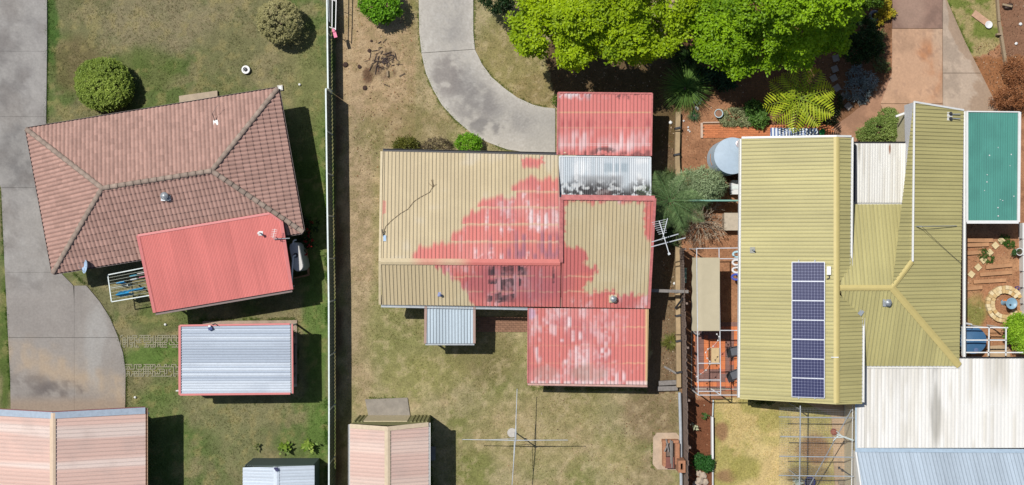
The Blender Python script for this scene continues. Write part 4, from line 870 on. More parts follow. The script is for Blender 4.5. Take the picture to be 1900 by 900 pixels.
MB().bar(P(1587, 835, 2.55), P(1960, 837, 2.55), .2, .05).build('valley_flashing', mat('blue_flashing', C(178, 198, 214), rough=.4), rg)
MB().add([P(1588, 838, 2.5), P(1600.5, 925, 3.2), P(1600.5, 925, 3.2) * .0 + Vector((P(1600.5, 925, 3.2).x - .0, P(1600.5, 925, 3.2).y, 1.6)), Vector((P(1588, 838, 2.5).x, P(1588, 838, 2.5).y, 1.9))], [(0, 1, 2, 3)]).build('gable_wall', WHITE, g3)
MB().bar(P(1588, 838, 2.54), P(1600.5, 925, 3.24), .08, .05).build('barge_board', WHITE, rb_); MB().bar(P(1588, 750, 2.64), P(1588, 832, 2.54), .07, .08).build('barge_board', mat('pale_blue_trim', C(196, 214, 226), rough=.5), rg)
walls(g3, [(P(1592, 0, 2.4).x, P(0, 752, 2.4).y), (P(1592, 0, 2.4).x, P(0, 925, 2.4).y), (P(1960, 0, 2.4).x, P(0, 925, 2.4).y), (P(1960, 0, 2.4).x, P(0, 690, 2.4).y), (P(1606, 0, 2.4).x, P(0, 690, 2.4).y), (P(1606, 0, 2.4).x, P(0, 752, 2.4).y)], 0, 2.42, CREAMW)
# --- solar panels
sol_u, sol_v = (1470, 1530.5), (486, 736)
c00, c10, c01 = wpl.hit(1470, 486, .14), wpl.hit(1530.5, 486, .14), wpl.hit(1469.5, 736, .14)
ex = (c10 - c00); W_ = ex.length; ex.normalize(); ey = (c01 - c00); L7 = ey.length; ey.normalize(); ez_ = ex.cross(-ey).normalized(); Rm = Matrix((ex, -ey, ez_)).transposed(); ph = L7 / 7
CELL = mat('solar_cell', C(38, 43, 88), rough=.24, var=.25, scale=14, spec=.6); SILV = mat('panel_frame', C(216, 220, 226), rough=.35, metal=.2); BACK = mat('panel_back', C(128, 134, 166), rough=.4)
fm = MB(); hx, hy = W_ / 2, ph / 2 - .006
for a, b, w in (((-hx, hy), (hx, hy), .028), ((-hx, -hy), (hx, -hy), .028), ((-hx, -hy), (-hx, hy), .028), ((hx, -hy), (hx, hy), .028)): fm.bar((a[0], a[1], 0), (b[0], b[1], 0), w, .04)
bk = MB().box((0, 0, -.006), (W_ - .03, ph - .05, .008)); ce = MB(); nxc, nyc = 10, 6; cw, chh = (W_ - .06) / nxc, (ph - .07) / nyc
for i in range(nxc):
    for j in range(nyc):
        x = -hx + .03 + cw * (i + .5); y = -hy + .03 + chh * (j + .5); g = .005; k = .012
        a, b_ = cw / 2 - g, chh / 2 - g
        ce.add([(x - a + k, y - b_, .002), (x + a - k, y - b_, .002), (x + a, y - b_ + k, .002), (x + a, y + b_ - k, .002), (x + a - k, y + b_, .002), (x - a + k, y + b_, .002), (x - a, y + b_ - k, .002), (x - a, y - b_ + k, .002)], [tuple(range(8))])
order = ['topmost', 'second from the top', 'third from the top', 'middle', 'third from the bottom', 'second from the bottom', 'bottom']
proto = None
for k in range(7):
    cpos = c00 + ex * (W_ / 2) + ey * (ph * (k + .5)); lab = 'dark blue solar panel on the olive roof, %s of seven' % order[k] if k != 3 else 'dark blue solar panel on the olive roof, fourth of seven'
    t = thing('solar_panel', cpos, lab, 'solar panel', 'solar panels on the olive roof'); t.rotation_euler = Rm.to_euler()
    if proto is None:
        proto = [bpy.data.objects.new(n_, None) for n_ in ()]; meshes = []
        for n_, mb_, m_ in (('frame', fm, SILV), ('backing', bk, BACK), ('cell_array', ce, CELL)):
            me = bpy.data.meshes.new(n_); me.from_pydata([tuple(v) for v in mb_.V], [], mb_.F); me.materials.append(m_); meshes.append((n_, me))
    for n_, me in meshes:
        o = bpy.data.objects.new(n_, me); col.objects.link(o); o.parent = t
        if n_ == 'cell_array': o['kind'] = 'stuff'
b = MB()
for uu in (1482, 1512): b.bar(wpl.hit(uu, 482, .07), wpl.hit(uu, 740, .07), .05, .05)
T('panel_rails', b, SILV, c00, 'pair of aluminium rails under the column of solar panels', 'rails')
p = wpl.hit(1537, 502); t = thing('junction_box', p, 'white isolator box beside the topmost solar panel', 'box')
MB().box(p + Vector((0, 0, .1)), (.2, .42, .14), R=Rm).build('body', WHITE, t); MB().path([p + Vector((0, -.2, .05)), p + Vector((.05, -.38, .06)), p + Vector((-.08, -.42, .05))], .03).build('conduit', DARK, t)
p = wpl.hit(1396, 464); t = thing('vent_pipe', p, 'small vent pipe with silver flashing on the west olive slope', 'vent pipe')
MB().box(p + Vector((0, 0, .04)), (.26, .30, .03), R=Rm).build('flashing', mat('dull_lead', C(158, 158, 146), rough=.7), t); MB().tube(p, p + Vector((0, 0, .4)), .04, n=8).build('pipe', GREYM, t)
sE = Plane(X1, HS, TeN); p = sE.hit(1765, 216); t = thing('antenna_mount', p, 'bright twin dish mount on the east olive roof near its north edge', 'bracket')
MB().box(p + Vector((-.1, 0, .06)), (.3, .42, .03), R=Matrix.Rotation(.3, 3, 'Y')).build('plate', WHITE, t)
for s in (-1, 1): MB().tube(p + Vector((-.1, .1 * s, .1)), p + Vector((.45, .12 * s, .02)), .025, n=6).build('arm', GREYM, t)
for s in (-1, 1): MB().lathe(p + Vector((-.08, .13 * s, .1)), [(.08, 0), (.09, .06), (.05, .12)], 10).build('socket', DARK, t)
p0, p1 = sE.hit(1699, 420, .45), sE.hit(1783, 491, .12)
t = thing('stay_wire', sE.hit(1699, 420), 'dark stay cable sagging across the east olive roof from a short mast', 'cable')
MB().tube(sE.hit(1699, 420), p0, .03, n=8).build('mast', GREYM, t); MB().path([p0.lerp(p1, k / 6) + Vector((0, 0, -.12 * math.sin(math.pi * k / 6))) for k in range(7)], .011, 5).build('cable', DARK, t); MB().tube(p0, sE.hit(1772, 419, .12), .018, n=6).build('rod', GREYM, t)
sS = Plane(X0, X1, HS); turbine(sS.hit(1645, 561), 'round grey spinning vent on the south olive slope', .17)
p = sS.hit(1597, 580); T('flashing_patch', MB().box(p + Vector((0, 0, .05)), (.28, .22, .02), .9), GREYM, p, 'pale metal patch at the end of the olive roof valley', 'patch')

# ------------------------------------------------------------------ sheds and carport on the left
def gable_shed(name, label, fl, fr, fm_, ze, zr, yb, painter, pitch, m, wallm, capm, parentcat='shed', extra=None, walln='wall', inset_d=.12, frontm=None, side=.085):
    """north-south gable shed: fl, fr, fm_ pixel positions of front eave corners and apex; yb back y"""
    A_, B_, M_ = P(*fl, ze), P(*fr, ze), P(*fm_, zr)
    t = thing(name, Vector((M_.x, (A_.y + yb) / 2, 0)), label, parentcat)
    A2, B2, M2 = [Vector((p.x, yb, p.z)) for p in (A_, B_, M_)]
    r = MB().plate([p - Vector((0, 0, .05)) for p in (A_, M_, M2, A2)][::-1], .02).build('roof', wallm, t)
    sheet_roof(r, [A_, M_, M2, A2], (1, 0), m, painter, pitch, .03, 'trim', pitch * 4, .3); sheet_roof(r, [M_, B_, B2, M2], (1, 0), m, painter, pitch, .03, 'trim', pitch * 4, .3)
    cap_strip(r, M_ + Vector((0, 0, .02)), M2 + Vector((0, 0, .02)), .3, capm)
    yf = max(A_.y, B_.y) - inset_d; w = MB()
    w.add([Vector((A_.x + side, yf, 0)), Vector((B_.x - side, yf, 0)), Vector((B_.x - side, yf, ze - .02)), Vector((M_.x, yf, zr - .05)), Vector((A_.x + side, yf, ze - .02))], [(0, 4, 3, 2, 1)]); w.build('front_wall', frontm or wallm, t)
    walls(t, [(A_.x + side, yf - .01), (A_.x + side, yb + .1), (B_.x - side, yb + .1), (B_.x - side, yf - .01)], 0, ze - .04, wallm)
    return t, r, A_, B_, M_, A2, B2, M2, yf
PINK = lambda seed, c1, c2, band: (lambda x, y, z, s, t, rib, d: mixc(mixc(np.zeros((len(x), 3)) + CA(*c1), CA(*c2), sstep(.45, .62, fbm(y * band, x * .06, 1, 2, seed)) * .75), CA(198, 176, 166), sstep(.55, .75, fbm(x, y, .8, 3, seed + 1)) * .35) * (1 - d * .22)[:, None])
bs, r, A_, B_, M_, A2, B2, M2, yf = gable_shed('large_shed', 'wide shed at the bottom left under faded pink and cream roof sheets', (-70, 757), (270, 757), (98, 766), 2.5, 3.85, -14.5, PINK(181, (224, 190, 176), (232, 216, 206), 1.3), .2, ROOF, mat('wall_red_brown', C(120, 80, 76), rough=.8), mat('ridge_tan', C(226, 200, 172), rough=.6, var=.1), inset_d=.7, side=.82)
BLT = mat('bluish_trim', C(172, 186, 200), rough=.45)
for a, b in ((A_, M_), (M_, B_)): MB().bar(a + Vector((0, -.12, .045)), b + Vector((0, -.12, .045)), .34, .03).build('barge_flashing', BLT, r); MB().bar(a + Vector((0, .06, .03)), b + Vector((0, .06, .03)), .03, .1).build('fascia', mat('maroon_trim', C(150, 88, 88), rough=.6), r)
gutter(r, B_ + Vector((.05, 0, 0)), B2 + Vector((.05, 0, 0)), mat('gutter_yellow', C(206, 170, 140), rough=.5), .1, .1)
T('lamp_bracket', MB().box(P(272, 767, 2.2), (.12, .2, .16)).tube(P(272, 767, 2.2), P(276, 767, 2.05), .05), WHITE, P(272, 767, 2.0), 'small white lamp at the corner of the wide pink shed', 'lamp')
GRW = mat('green_grey_sheet', C(110, 126, 122), rough=.6, var=.1)
ss_, r, A_, B_, M_, A2, B2, M2, yf = gable_shed('garden_shed', 'small pale steel garden shed at the bottom edge beside the fence', (450.5, 867), (583.5, 862), (513, 866), 2.0, 2.3, -14.2, plain((206, 216, 226), .25, .12, 191, .06), .16, ROOFM, GRW, mat('pale_ridge', C(218, 228, 238), rough=.4), inset_d=.06, frontm=GRW)
b = MB()
for k in range(28):
    x = A_.x + .12 + k * (B_.x - A_.x - .24) / 27; b.box((x, yf + .012, 1.0), (.05, .024, 1.96))
b.build('front_ribs', GRW, ss_, kind='stuff')
T('ridge_finial', MB().box(P(513, 871, 2.42), (.14, .18, .08), .5).box(P(510, 869, 2.46), (.08, .1, .06), .2), mat('navy', C(40, 44, 92)), P(513, 871, 2.36), 'small navy blue cap on the pale garden shed ridge', 'cap')
OLW = mat('olive_wall', C(150, 148, 98), rough=.6, var=.1)
ms, r, A_, B_, M_, A2, B2, M2, yf = gable_shed('pink_roof_shed', 'olive walled shed with faded pink roof beside the dividing fence', (649.5, 788), (795, 785), (719, 793), 2.65, 3.3, -14.2, PINK(201, (222, 190, 176), (228, 204, 190), .9), .19, ROOF, OLW, mat('ridge_cream', C(214, 194, 164), rough=.6), inset_d=.03)
for a, b in ((A_, M_), (M_, B_)): MB().bar(a + Vector((0, -.06, .04)), b + Vector((0, -.06, .04)), .22, .03).build('barge_flashing', MATS['ridge_cream'], r)
b = MB()
for k in range(20):
    x = A_.x + .14 + k * (B_.x - A_.x - .28) / 19
    if x < P(678, 0, 1).x or x > P(762, 0, 1).x: b.box((x, yf + .02, 1.1), (.07, .04, 2.2))
b.build('front_ribs', OLW, ms, kind='stuff')
b = MB(); x0, x1 = P(680, 0, 0.6).x, P(760, 0, .6).x
for k in range(10): b.box(((x0 + x1) / 2, yf + .015, .1 + k * .2), (x1 - x0, .03, .185))
b.build('roller_door', mat('door_cream', C(214, 198, 160), rough=.6), ms)
for a, b in ((A_, A2), (B_, B2)): sg = -1 if a is A_ else 1; gutter(r, a + Vector((.05 * sg, 0, 0)), b + Vector((.05 * sg, 0, 0)), WHITE, .08, .09)
def slab(name, px, label, c, z=.05, cat='slab', parent=None):
    pts_ = [P(*p, z) for p in px]; m = mat(name + '_' + '_'.join(map(str, c)), C(*c), rough=.85, var=.25, scale=2.2, bump=.1)
    return T(name, MB().prism(pts_, -.1, z), m, sum(pts_, Vector()) / len(pts_) * 1.0, label, cat)
slab('concrete_ramp', [(677, 741), (756, 738), (761, 773), (684, 774)], 'stained concrete slab in front of the olive walled shed', (150, 142, 130))
slab('concrete_step', [(796, 829), (808, 829), (808, 854), (796, 855)], 'small concrete block beside the pink roofed shed', (140, 134, 128))
slab('porch_slab', [(332, 178), (403, 168), (404, 200), (334, 210)], 'narrow beige concrete step at the north eave of the tiled house', (182, 164, 140), .12)
# carport with steel roof
cps = [P(334, 604, 2.42), P(538, 601, 2.36), P(539, 730, 2.36), P(334, 732, 2.42)]
cpt = thing('steel_carport', P(440, 668, 0), 'flat carport with silver steel roof and red edging near the fence', 'carport')
def paint_cp(x, y, z, s, t, rib, d):
    rn = ribnoise(rib, 211); c = np.zeros((len(x), 3)) + CA(192, 203, 216); c = mixc(c, CA(222, 230, 238), (rn > .62) * .6); c = mixc(c, CA(160, 172, 188), (rn < .25) * .5); c = mixc(c, CA(176, 186, 200), sstep(.45, .65, fbm(x * .5, y, .8, 3, 212)) * .4); return c * (1 - d * .42)[:, None]
rc_ = MB().plate([p - Vector((0, 0, .05)) for p in cps[::-1]], .02).build('roof', GREYM, cpt)
sheet_roof(rc_, cps, (1, 0), ROOFM, paint_cp, .135, .035, 'trim', .54, .25)
for a, b, w in ((0, 1, .09), (2, 3, .1), (3, 0, .12)): MB().bar(cps[a] + Vector((0, 0, .04)), cps[b] + Vector((0, 0, .04)), w, .06).build('edge_trim', REDT, rc_)
gutter(rc_, cps[1] + Vector((.03, 0, 0)), cps[2] + Vector((.03, 0, 0)), WHITE, .06, .08); MB().bar(cps[1] + Vector((.12, 0, -.02)), cps[2] + Vector((.12, 0, -.02)), .07, .1).build('edge_trim', REDT, rc_)
for px in ((340, 610), (533, 607), (533, 724), (340, 726), (436, 608), (436, 725)): q_ = P(*px, 2.3); MB().box((q_.x, q_.y, 1.15), (.08, .08, 2.3)).build('post', WHITE, cpt)
MB().box((P(436, 0, 1).x, P(0, 724, 2).y - .02, 1.5), (5.6, .05, 1.2)).build('back_panel', WHITE, cpt)
slab('carport_slab', [(376, 596), (551, 594), (551, 718), (376, 720)], 'beige concrete floor slab showing under the steel carport', (176, 154, 134), .04)
t = thing('floodlight', P(390, 608, 2.45), 'blue and white sensor light on the steel carport roof edge', 'light'); p = P(390, 608, 2.5)
MB().box(p + Vector((.02, -.04, .06)), (.2, .16, .07), .3).build('head', mat('lamp_blue', C(60, 76, 130), rough=.3), t); MB().box(p + Vector((-.02, .08, .05)), (.12, .1, .08)).build('housing', WHITE, t); MB().path([p + Vector((.1, .16, .02)), p + Vector((.26, .22, .05)), p + Vector((.4, .1, .02))], .02).build('arm', DARK, t)
# ------------------------------------------------------------------ fences
FGREEN = mat('fence_green', C(112, 128, 120), rough=.55, var=.08); FRAIL = mat('fence_rail', C(226, 236, 232), rough=.5)
def panel_fence(name, label, segs, ht, m, railm, group=None, step=2.35, rib=.2):
    base = [Vector((p.x, p.y, 0)) for p in segs]; t = thing(name, base[0], label, 'fence', group); posts = []
    for a, b in zip(base[:-1], base[1:]):
        L = (b - a).length; n = max(1, round(L / step)); d = (b - a) / n; dn = d.normalized(); nn = dn.cross(Vector((0, 0, 1)))
        for k in range(n):
            p, q_ = a + d * k, a + d * (k + 1); mb = MB(); l = (q_ - p).length; nr = int(l / rib); vs = []; lean = rnd.uniform(-.015, .015)
            for i in range(nr + 1):
                for f, o in ((0, 0), (.3, 0), (.4, .03), (.8, .03), (.9, 0)):
                    if i == nr and f > 0: break
                    c0 = p + dn * ((i + f) * l / nr) + nn * o; vs += [c0 + Vector((0, 0, .04)), c0 + nn * lean + Vector((0, 0, ht - .02))]
            m_ = len(vs) // 2; mb.add(vs, [(2 * i, 2 * i + 2, 2 * i + 3, 2 * i + 1) for i in range(m_ - 1)]); mb.build('panel', m, t)
            MB().bar(p + Vector((0, 0, ht)) + nn * .015, q_ + Vector((0, 0, ht)) + nn * .015, .075, .045).build('top_rail', railm, t); posts.append(p)
    for p in posts + [base[-1]]: MB().box(p + Vector((0, 0, ht / 2 + .005)), (.065, .065, ht + .01)).build('post', railm, t)
    return t
panel_fence('steel_fence', 'low grey-green steel fence along the left side of the bare yard, top stretch', [P(606.6, -40, 1.27), P(609, 163.5, 1.27)], 1.27, FGREEN, FRAIL)
panel_fence('steel_fence', 'taller grey-green steel fence running down between the left and middle yards', [P(605, 165, 1.9), P(608, 400, 1.9), P(610.5, 560, 1.9), P(611, 760, 1.9), P(610.7, 960, 1.9)], 1.9, FGREEN, FRAIL)
panel_fence('green_fence', 'short teal fence panel between the palm and the olive house', [P(1280, 371.5, 1.8), P(1374, 371.5, 1.8)], 1.8, mat('teal_panel', C(84, 140, 124), rough=.5), mat('teal_rail', C(128, 180, 164), rough=.5))
PAL = mat('paling', C(138, 118, 106), rough=.9, var=.3, scale=5, bump=.3)
t = thing('paling_fence', P(1266, 700), 'old brown timber paling fence between the middle and right yards', 'fence')
bl = [(1259, 462), (1262, 560), (1264, 640), (1266, 735), (1267.5, 820), (1268.5, 960)]
for (a, b) in zip(bl[:-1], bl[1:]):
    pa, pb = P(*a), P(*b); L = (pb - pa).length; n = int(L / .135); d = (pb - pa).normalized(); nn = Vector((-d.y, d.x, 0)); half = (n + 1) // 2
    for (k0, k1) in ((0, half), (half, n)):
        mb = MB()
        for k in range(k0, k1):
            hgt = 1.66 + rnd.uniform(-.06, .05); c0 = pa + d * ((k + .5) * L / n); ln_ = rnd.uniform(-.03, .03)
            mb.add([c0 + d * x + nn * y + (nn * ln_ if z else Vector()) + Vector((0, 0, hgt if z else .02)) for z in (0, 1) for x, y in ((-.06, -.01), (.06, -.01), (.06, .01), (-.06, .01))], [(3, 2, 1, 0), (4, 5, 6, 7), (0, 1, 5, 4), (1, 2, 6, 5), (2, 3, 7, 6), (3, 0, 4, 7)])
        mb.build('paling_panel', PAL, t, kind='stuff')
    for z in (.45, 1.3): MB().bar(pa + nn * .05 + Vector((0, 0, z)), pb + nn * .05 + Vector((0, 0, z)), .05, .08).build('rail', PAL, t)
    MB().box(pa + nn * .1 + Vector((0, 0, .85)), (.1, .1, 1.7)).build('post', PAL, t)
T('drain_pipe', MB().path([P(1261, 728, .35), P(1263, 800, .3), P(1263.5, 860, .3), P(1264.5, 960, .3)], .085, 10), mat('pipe_grey', C(178, 184, 190), rough=.4), P(1262, 728), 'long grey pipe lying along the foot of the paling fence', 'pipe', smooth=True)
SLE = mat('sleeper', C(176, 152, 116), rough=.9, var=.22, scale=4, bump=.3, rand=.08)
t = thing('retaining_wall', P(1257, 300), 'tan timber sleeper edging beside the palm and paling fence', 'edging')
for (a, b) in (((1258, 208), (1257, 243)), ((1257, 245), (1256, 287)), ((1256, 289), (1258, 345)), ((1257, 456), (1257, 540)), ((1257, 542), (1258, 620)), ((1258, 622), (1259, 718))): MB().bar(P(*a, .2), P(*b, .2), .24, .3).build('sleeper', SLE, t)
for px in ((1257, 238), (1255, 287), (1257, 541), (1258, 585), (1258, 632), (1259, 690)): MB().box(P(*px, .2), (.3, .1, .5), .2).build('stake', DARK, t)
t = thing('timber_steps', P(1240, 716), 'two weathered grey sleepers forming steps beside the red extension', 'steps')
for a, b in (((1222, 711), (1257, 709)), ((1220, 721), (1257, 720))): MB().bar(P(*a, .12), P(*b, .12), .24, .2).build('sleeper', GREYT, t)
T('fallen_plank', MB().bar(P(1232, 680, .08), P(1257, 694, .2), .1, .05), GREYT, P(1240, 685), 'short grey plank lying askew above the timber steps', 'plank')
T('timber_beam', MB().bar(P(1206, 539, 1.5), P(1277, 541, 1.5), .16, .14), GREYT, P(1240, 540, 1.4), 'grey timber beam bridging from the red roofed house to the fence', 'beam')
T('strut', MB().bar(P(1253, 572, .5), P(1268, 552, 1.3), .09, .07), DARK, P(1256, 565, .4), 'dark diagonal strut just below the grey timber beam', 'strut')
b = MB()
for k in range(3): b.box(P(1268, 501 + 10 * k, .6), (.24, .20, .04))
T('green_crates', b.box(P(1268, 511, .3), (.26, .8, .5)), mat('crate_green', C(150, 186, 164), rough=.6), P(1268, 511), 'stack of pale green boards beside the paling fence', 'boards')
t = thing('low_white_wall', P(1891, 510), 'low white panel wall edging the paved garden on the far right', 'wall')
for k in range(7):
    a, b = P(1892 + k * .55, 414 + k * 30), P(1892 + (k + 1) * .55, 414 + (k + 1) * 30 - .7); MB().box((a + b) / 2 + Vector((0, 0, .2)), (.1, (b - a).length, .46)).build('panel', WHITE, t)
    MB().box(b + Vector((-.06, 0, .30)), (.2, .05, .06)).build('bracket', DARK, t)
t = thing('lawn_edging', P(1322, 830), 'white metal edging strip between red soil and the dry lawn', 'edging')
MB().bar(P(1321, 773, .15), P(1321.5, 850, .15), .1, .3).build('rail', WHITE, t); MB().bar(P(1322, 851, .1), P(1322.5, 960, .1), .05, .2).build('strip', WHITE, t); MB().bar(P(1323, 742, .08), P(1322, 772, .08), .04, .16).build('strip', FRAIL, t)
T('timber_edging', MB().bar(P(1848, -30, .08), P(1853, 40, .08), .12, .2).bar(P(1853, 41, .08), P(1866, 120, .08), .14, .2).box(P(1852, 64, .15), (.22, .1, .3)), TIMBER, P(1855, 50), 'thin timber garden edging along the top right lawn', 'edging')

# ------------------------------------------------------------------ left garden things
t = thing('ring_planter', P(457, 130), 'white ring with a dark centre alone on the lawn', 'planter')
MB().lathe(P(457, 130), [(.14, 0), (.22, 0), (.235, .08), (.22, .16), (.15, .16), (.14, .1)], 22).build('ring', WHITE, t, smooth=True); MB().lathe(P(457, 130), [(.05, 0), (.135, .02), (.11, .1), (.03, .14)], 10).build('core', DARK, t)
t = thing('drain_grate', P(520, 163), 'small square drain lid at the top corner of the tiled house', 'drain')
MB().box(P(520, 163, .03), (.28, .28, .1), .1).build('surround', mat('pale_concrete', C(204, 198, 188)), t); MB().box(P(520, 163, .09), (.15, .15, .03), .1).build('grate', GREYM, t)
for px, lab in (((251, 737), 'white plastic cap on the grass below the grass paver tracks'), ((307, 602), 'small white cap on the grass above the grass paver tracks'), ((556, 157), 'scrap of white paper on the lawn near the fence')):
    T('lawn_marker', MB().lathe(P(*px), [(.06, 0), (.065, .06), (.03, .09)], 10), WHITE, P(*px), lab, 'marker', smooth=True)
t = thing('folding_clothesline', P(240, 530), 'white folding clothesline beside the red patio roof', 'clothesline'); cz = 1.55
fc = [P(200, 510, cz), P(292, 492, cz), P(301, 544, cz), P(207, 560, cz)]
for a, b, w in ((0, 1, .05), (3, 2, .05), (0, 3, .05), (1, 2, .05)): MB().bar(fc[a], fc[b], w, .04).build('frame_bar', FRAIL, t)
for k in range(1, 9): MB().tube(fc[0].lerp(fc[3], k / 9), fc[1].lerp(fc[2], k / 9), .009, n=5).build('line', mat('line_cord', C(190, 196, 176)), t)
mm = (fc[0] + fc[3]) / 2
for k in (.35, .8): q_ = (fc[0].lerp(fc[1], k) + fc[3].lerp(fc[2], k)) / 2; MB().tube(Vector((q_.x, q_.y, 0)), q_, .03, n=8).build('post', FRAIL, t)
MB().tube(mm, (fc[0].lerp(fc[1], .35) + fc[3].lerp(fc[2], .35)) / 2 - Vector((0, 0, .3)), .015, n=6).build('brace', FRAIL, t)
def garment(k, f0, f1, drop, m, label, spread=.05):
    a, b = fc[0].lerp(fc[3], k / 9), fc[1].lerp(fc[2], k / 9); p, q_ = a.lerp(b, f0), a.lerp(b, f1); d = (q_ - p).normalized(); nn = Vector((-d.y, d.x, 0)); n = 8; vs = []
    for i in range(n + 1):
        c0 = p.lerp(q_, i / n); w = spread * (1 + .35 * math.sin(i * 2.1 + k)); dz = drop * (1 + .12 * math.sin(i * 1.7))
        vs += [c0 - nn * w - Vector((0, 0, dz)), c0 - nn * .02 + Vector((0, 0, .0)), c0 + Vector((0, 0, .016)), c0 + nn * .02, c0 + nn * w - Vector((0, 0, dz * .85))]
    mb = MB().add(vs, [(i * 5 + j, i * 5 + j + 1, (i + 1) * 5 + j + 1, (i + 1) * 5 + j) for i in range(n) for j in range(4)]); return T('hanging_cloth', mb, m, p - Vector((0, 0, drop)), label, 'laundry', 'washing on the folding clothesline', smooth=True)
BLU = mat('cloth_blue', C(52, 168, 226), rough=.9, var=.1); WCL = mat('cloth_white', C(232, 232, 230), rough=.9); PNK = mat('cloth_pink', C(214, 110, 140), rough=.9)
garment(7, .10, .36, .8, BLU, 'largest bright blue cloth on the folding clothesline, left of the lower line', .13); garment(6.4, .42, .64, .6, BLU, 'bright blue cloth beside the red patio roof on the lower line', .07)
garment(3.2, .14, .30, .5, BLU, 'small blue cloth on the left of the middle clothesline line', .06); garment(1.8, .42, .56, .4, mat('cloth_teal', C(70, 160, 190), rough=.9), 'teal cloth on the upper line of the folding clothesline', .05)
garment(1.5, .58, .76, .3, WCL, 'white cloth beside the teal one on the upper line', .035); garment(3.0, .42, .55, .3, WCL, 'white cloth in the middle of the folding clothesline', .05); garment(2.8, .60, .76, .3, PNK, 'pink cloth on the folding clothesline near the patio roof', .035)
# slim water tank by the tiled house
t = thing('slimline_tank', P(552, 475), 'narrow grey rainwater tank standing between the red patio roof and the fence', 'water tank'); tz = 1.85
TANK = mat('tank_grey', C(190, 188, 184), rough=.5, var=.08)
a, b = P(546, 459, tz), P(553, 494, tz); ax = (b - a).normalized(); sx_ = Vector((ax.y, -ax.x, 0)); rr = .27
def stad(r_): return [a + (-ax * math.cos(k) + sx_ * math.sin(k)) * r_ for k in np.linspace(-math.pi / 2, math.pi / 2, 9)] + [b + (ax * math.cos(k) - sx_ * math.sin(k)) * r_ for k in np.linspace(-math.pi / 2, math.pi / 2, 9)]
MB().prism(stad(rr), 0, tz - .05).build('body', TANK, t); MB().prism(stad(rr * .9), tz - .05, tz).build('lid', mat('tank_lid', C(208, 204, 198), rough=.5), t); c0 = a.lerp(b, .42)
for k in range(6): q_ = a.lerp(b, k / 5.) + sx_ * (rr + .005); MB().box(q_ + Vector((0, 0, -.85)), (.05, .12, 1.4), .2).build('rib', TANK, t)
MB().lathe(Vector((c0.x, c0.y, tz)), [(.13, 0), (.13, .03), (.08, .03), (.07, .02)], 16).build('inlet', DARK, t); MB().path([P(541, 532, 2.3), P(541.5, 515, 2.25), P(543.5, 476, tz + .12), c0 + Vector((0, 0, .04))], .045, 8).build('pipe', WHITE, t); MB().path([P(543, 452, tz), P(545, 446, tz + .08), P(550, 445, tz + .08)], .04, 8).build('overflow', WHITE, t)
t = thing('timber_garden_bed', P(555, 480), 'timber edged garden bed around the narrow rainwater tank', 'garden bed')
for a_, b_ in (((531, 447), (543, 517)), ((543, 517), (573, 510)), ((573, 510), (566, 440))): MB().bar(P(*a_, .1), P(*b_, .1), .08, .2).build('board', mat('bed_board', C(170, 128, 96), rough=.9, var=.2), t)
# bench beside the carport
t = thing('garden_bench', P(545, 655), 'dark slatted bench against the carport edge', 'bench'); BEN = mat('bench_dark', C(60, 58, 64), rough=.6)
for k in range(3): MB().bar(P(541.5 + k * 2.3, 638, .43), P(541.5 + k * 2.3, 676, .43), .055, .03).build('slat', BEN, t)
for v_ in (639, 675): MB().box(P(544, v_, .22), (.26, .05, .42)).build('leg', BEN, t); MB().bar(P(541, v_, .62), P(546, v_, .62), .04, .04).build('armrest', BEN, t)
for px, lab in (((542, 618), 'potted plant at the upper end of the dark bench'), ((542, 696), 'potted plant at the lower end of the dark bench')):
    t = thing('pot_plant', P(*px), lab, 'pot plant'); MB().lathe(P(*px), [(.1, 0), (.15, .22), (.13, .22), (.12, .18)], 12).build('pot', mat('pot_dark', C(70, 62, 58)), t)
    cc = np.array(P(*px, .34))[None] + rng.normal(0, .06, (10, 3)); V, Q, cl = leafcloud(cc, np.full(10, .1), 14, .09, C(50, 80, 30), C(90, 120, 50)); link(npmesh('foliage', V - np.array(P(*px)), Q, mat_attr('leaf', rough=.55, var=.1, spec=.3, transl=.35), cl), 'foliage', t)
# grass paver tracks
GP = mat('paver_grid', C(150, 146, 120), rough=.9, var=.25, scale=5)
for (u0, u1, v0, v1, lab) in ((224, 333, 620, 644, 'upper strip of concrete grass pavers leading to the carport'), (232, 333, 674, 698, 'lower strip of concrete grass pavers leading to the carport')):
    b = MB(); p0, p1 = P(u0, v1), P(u1, v0); n = int((p1.x - p0.x) / .125); m_ = int((p1.y - p0.y) / .125)
    for i in range(n + 1):
        for j in range(m_):
            if rnd.random() < .66: b.box((p0.x + i * .125, p0.y + (j + .5) * .125, -.02 + rnd.uniform(-.008, .01)), (.05, .12, .05))
    for j in range(m_ + 1):
        for i in range(n):
            if rnd.random() < .66: b.box((p0.x + (i + .5) * .125, p0.y + j * .125, -.021 + rnd.uniform(-.008, .01)), (.12, .05, .05))
    T('grass_paver_strip', b, GP, (p0 + p1) / 2, lab, 'pavers', 'grass paver strips', kind='stuff')
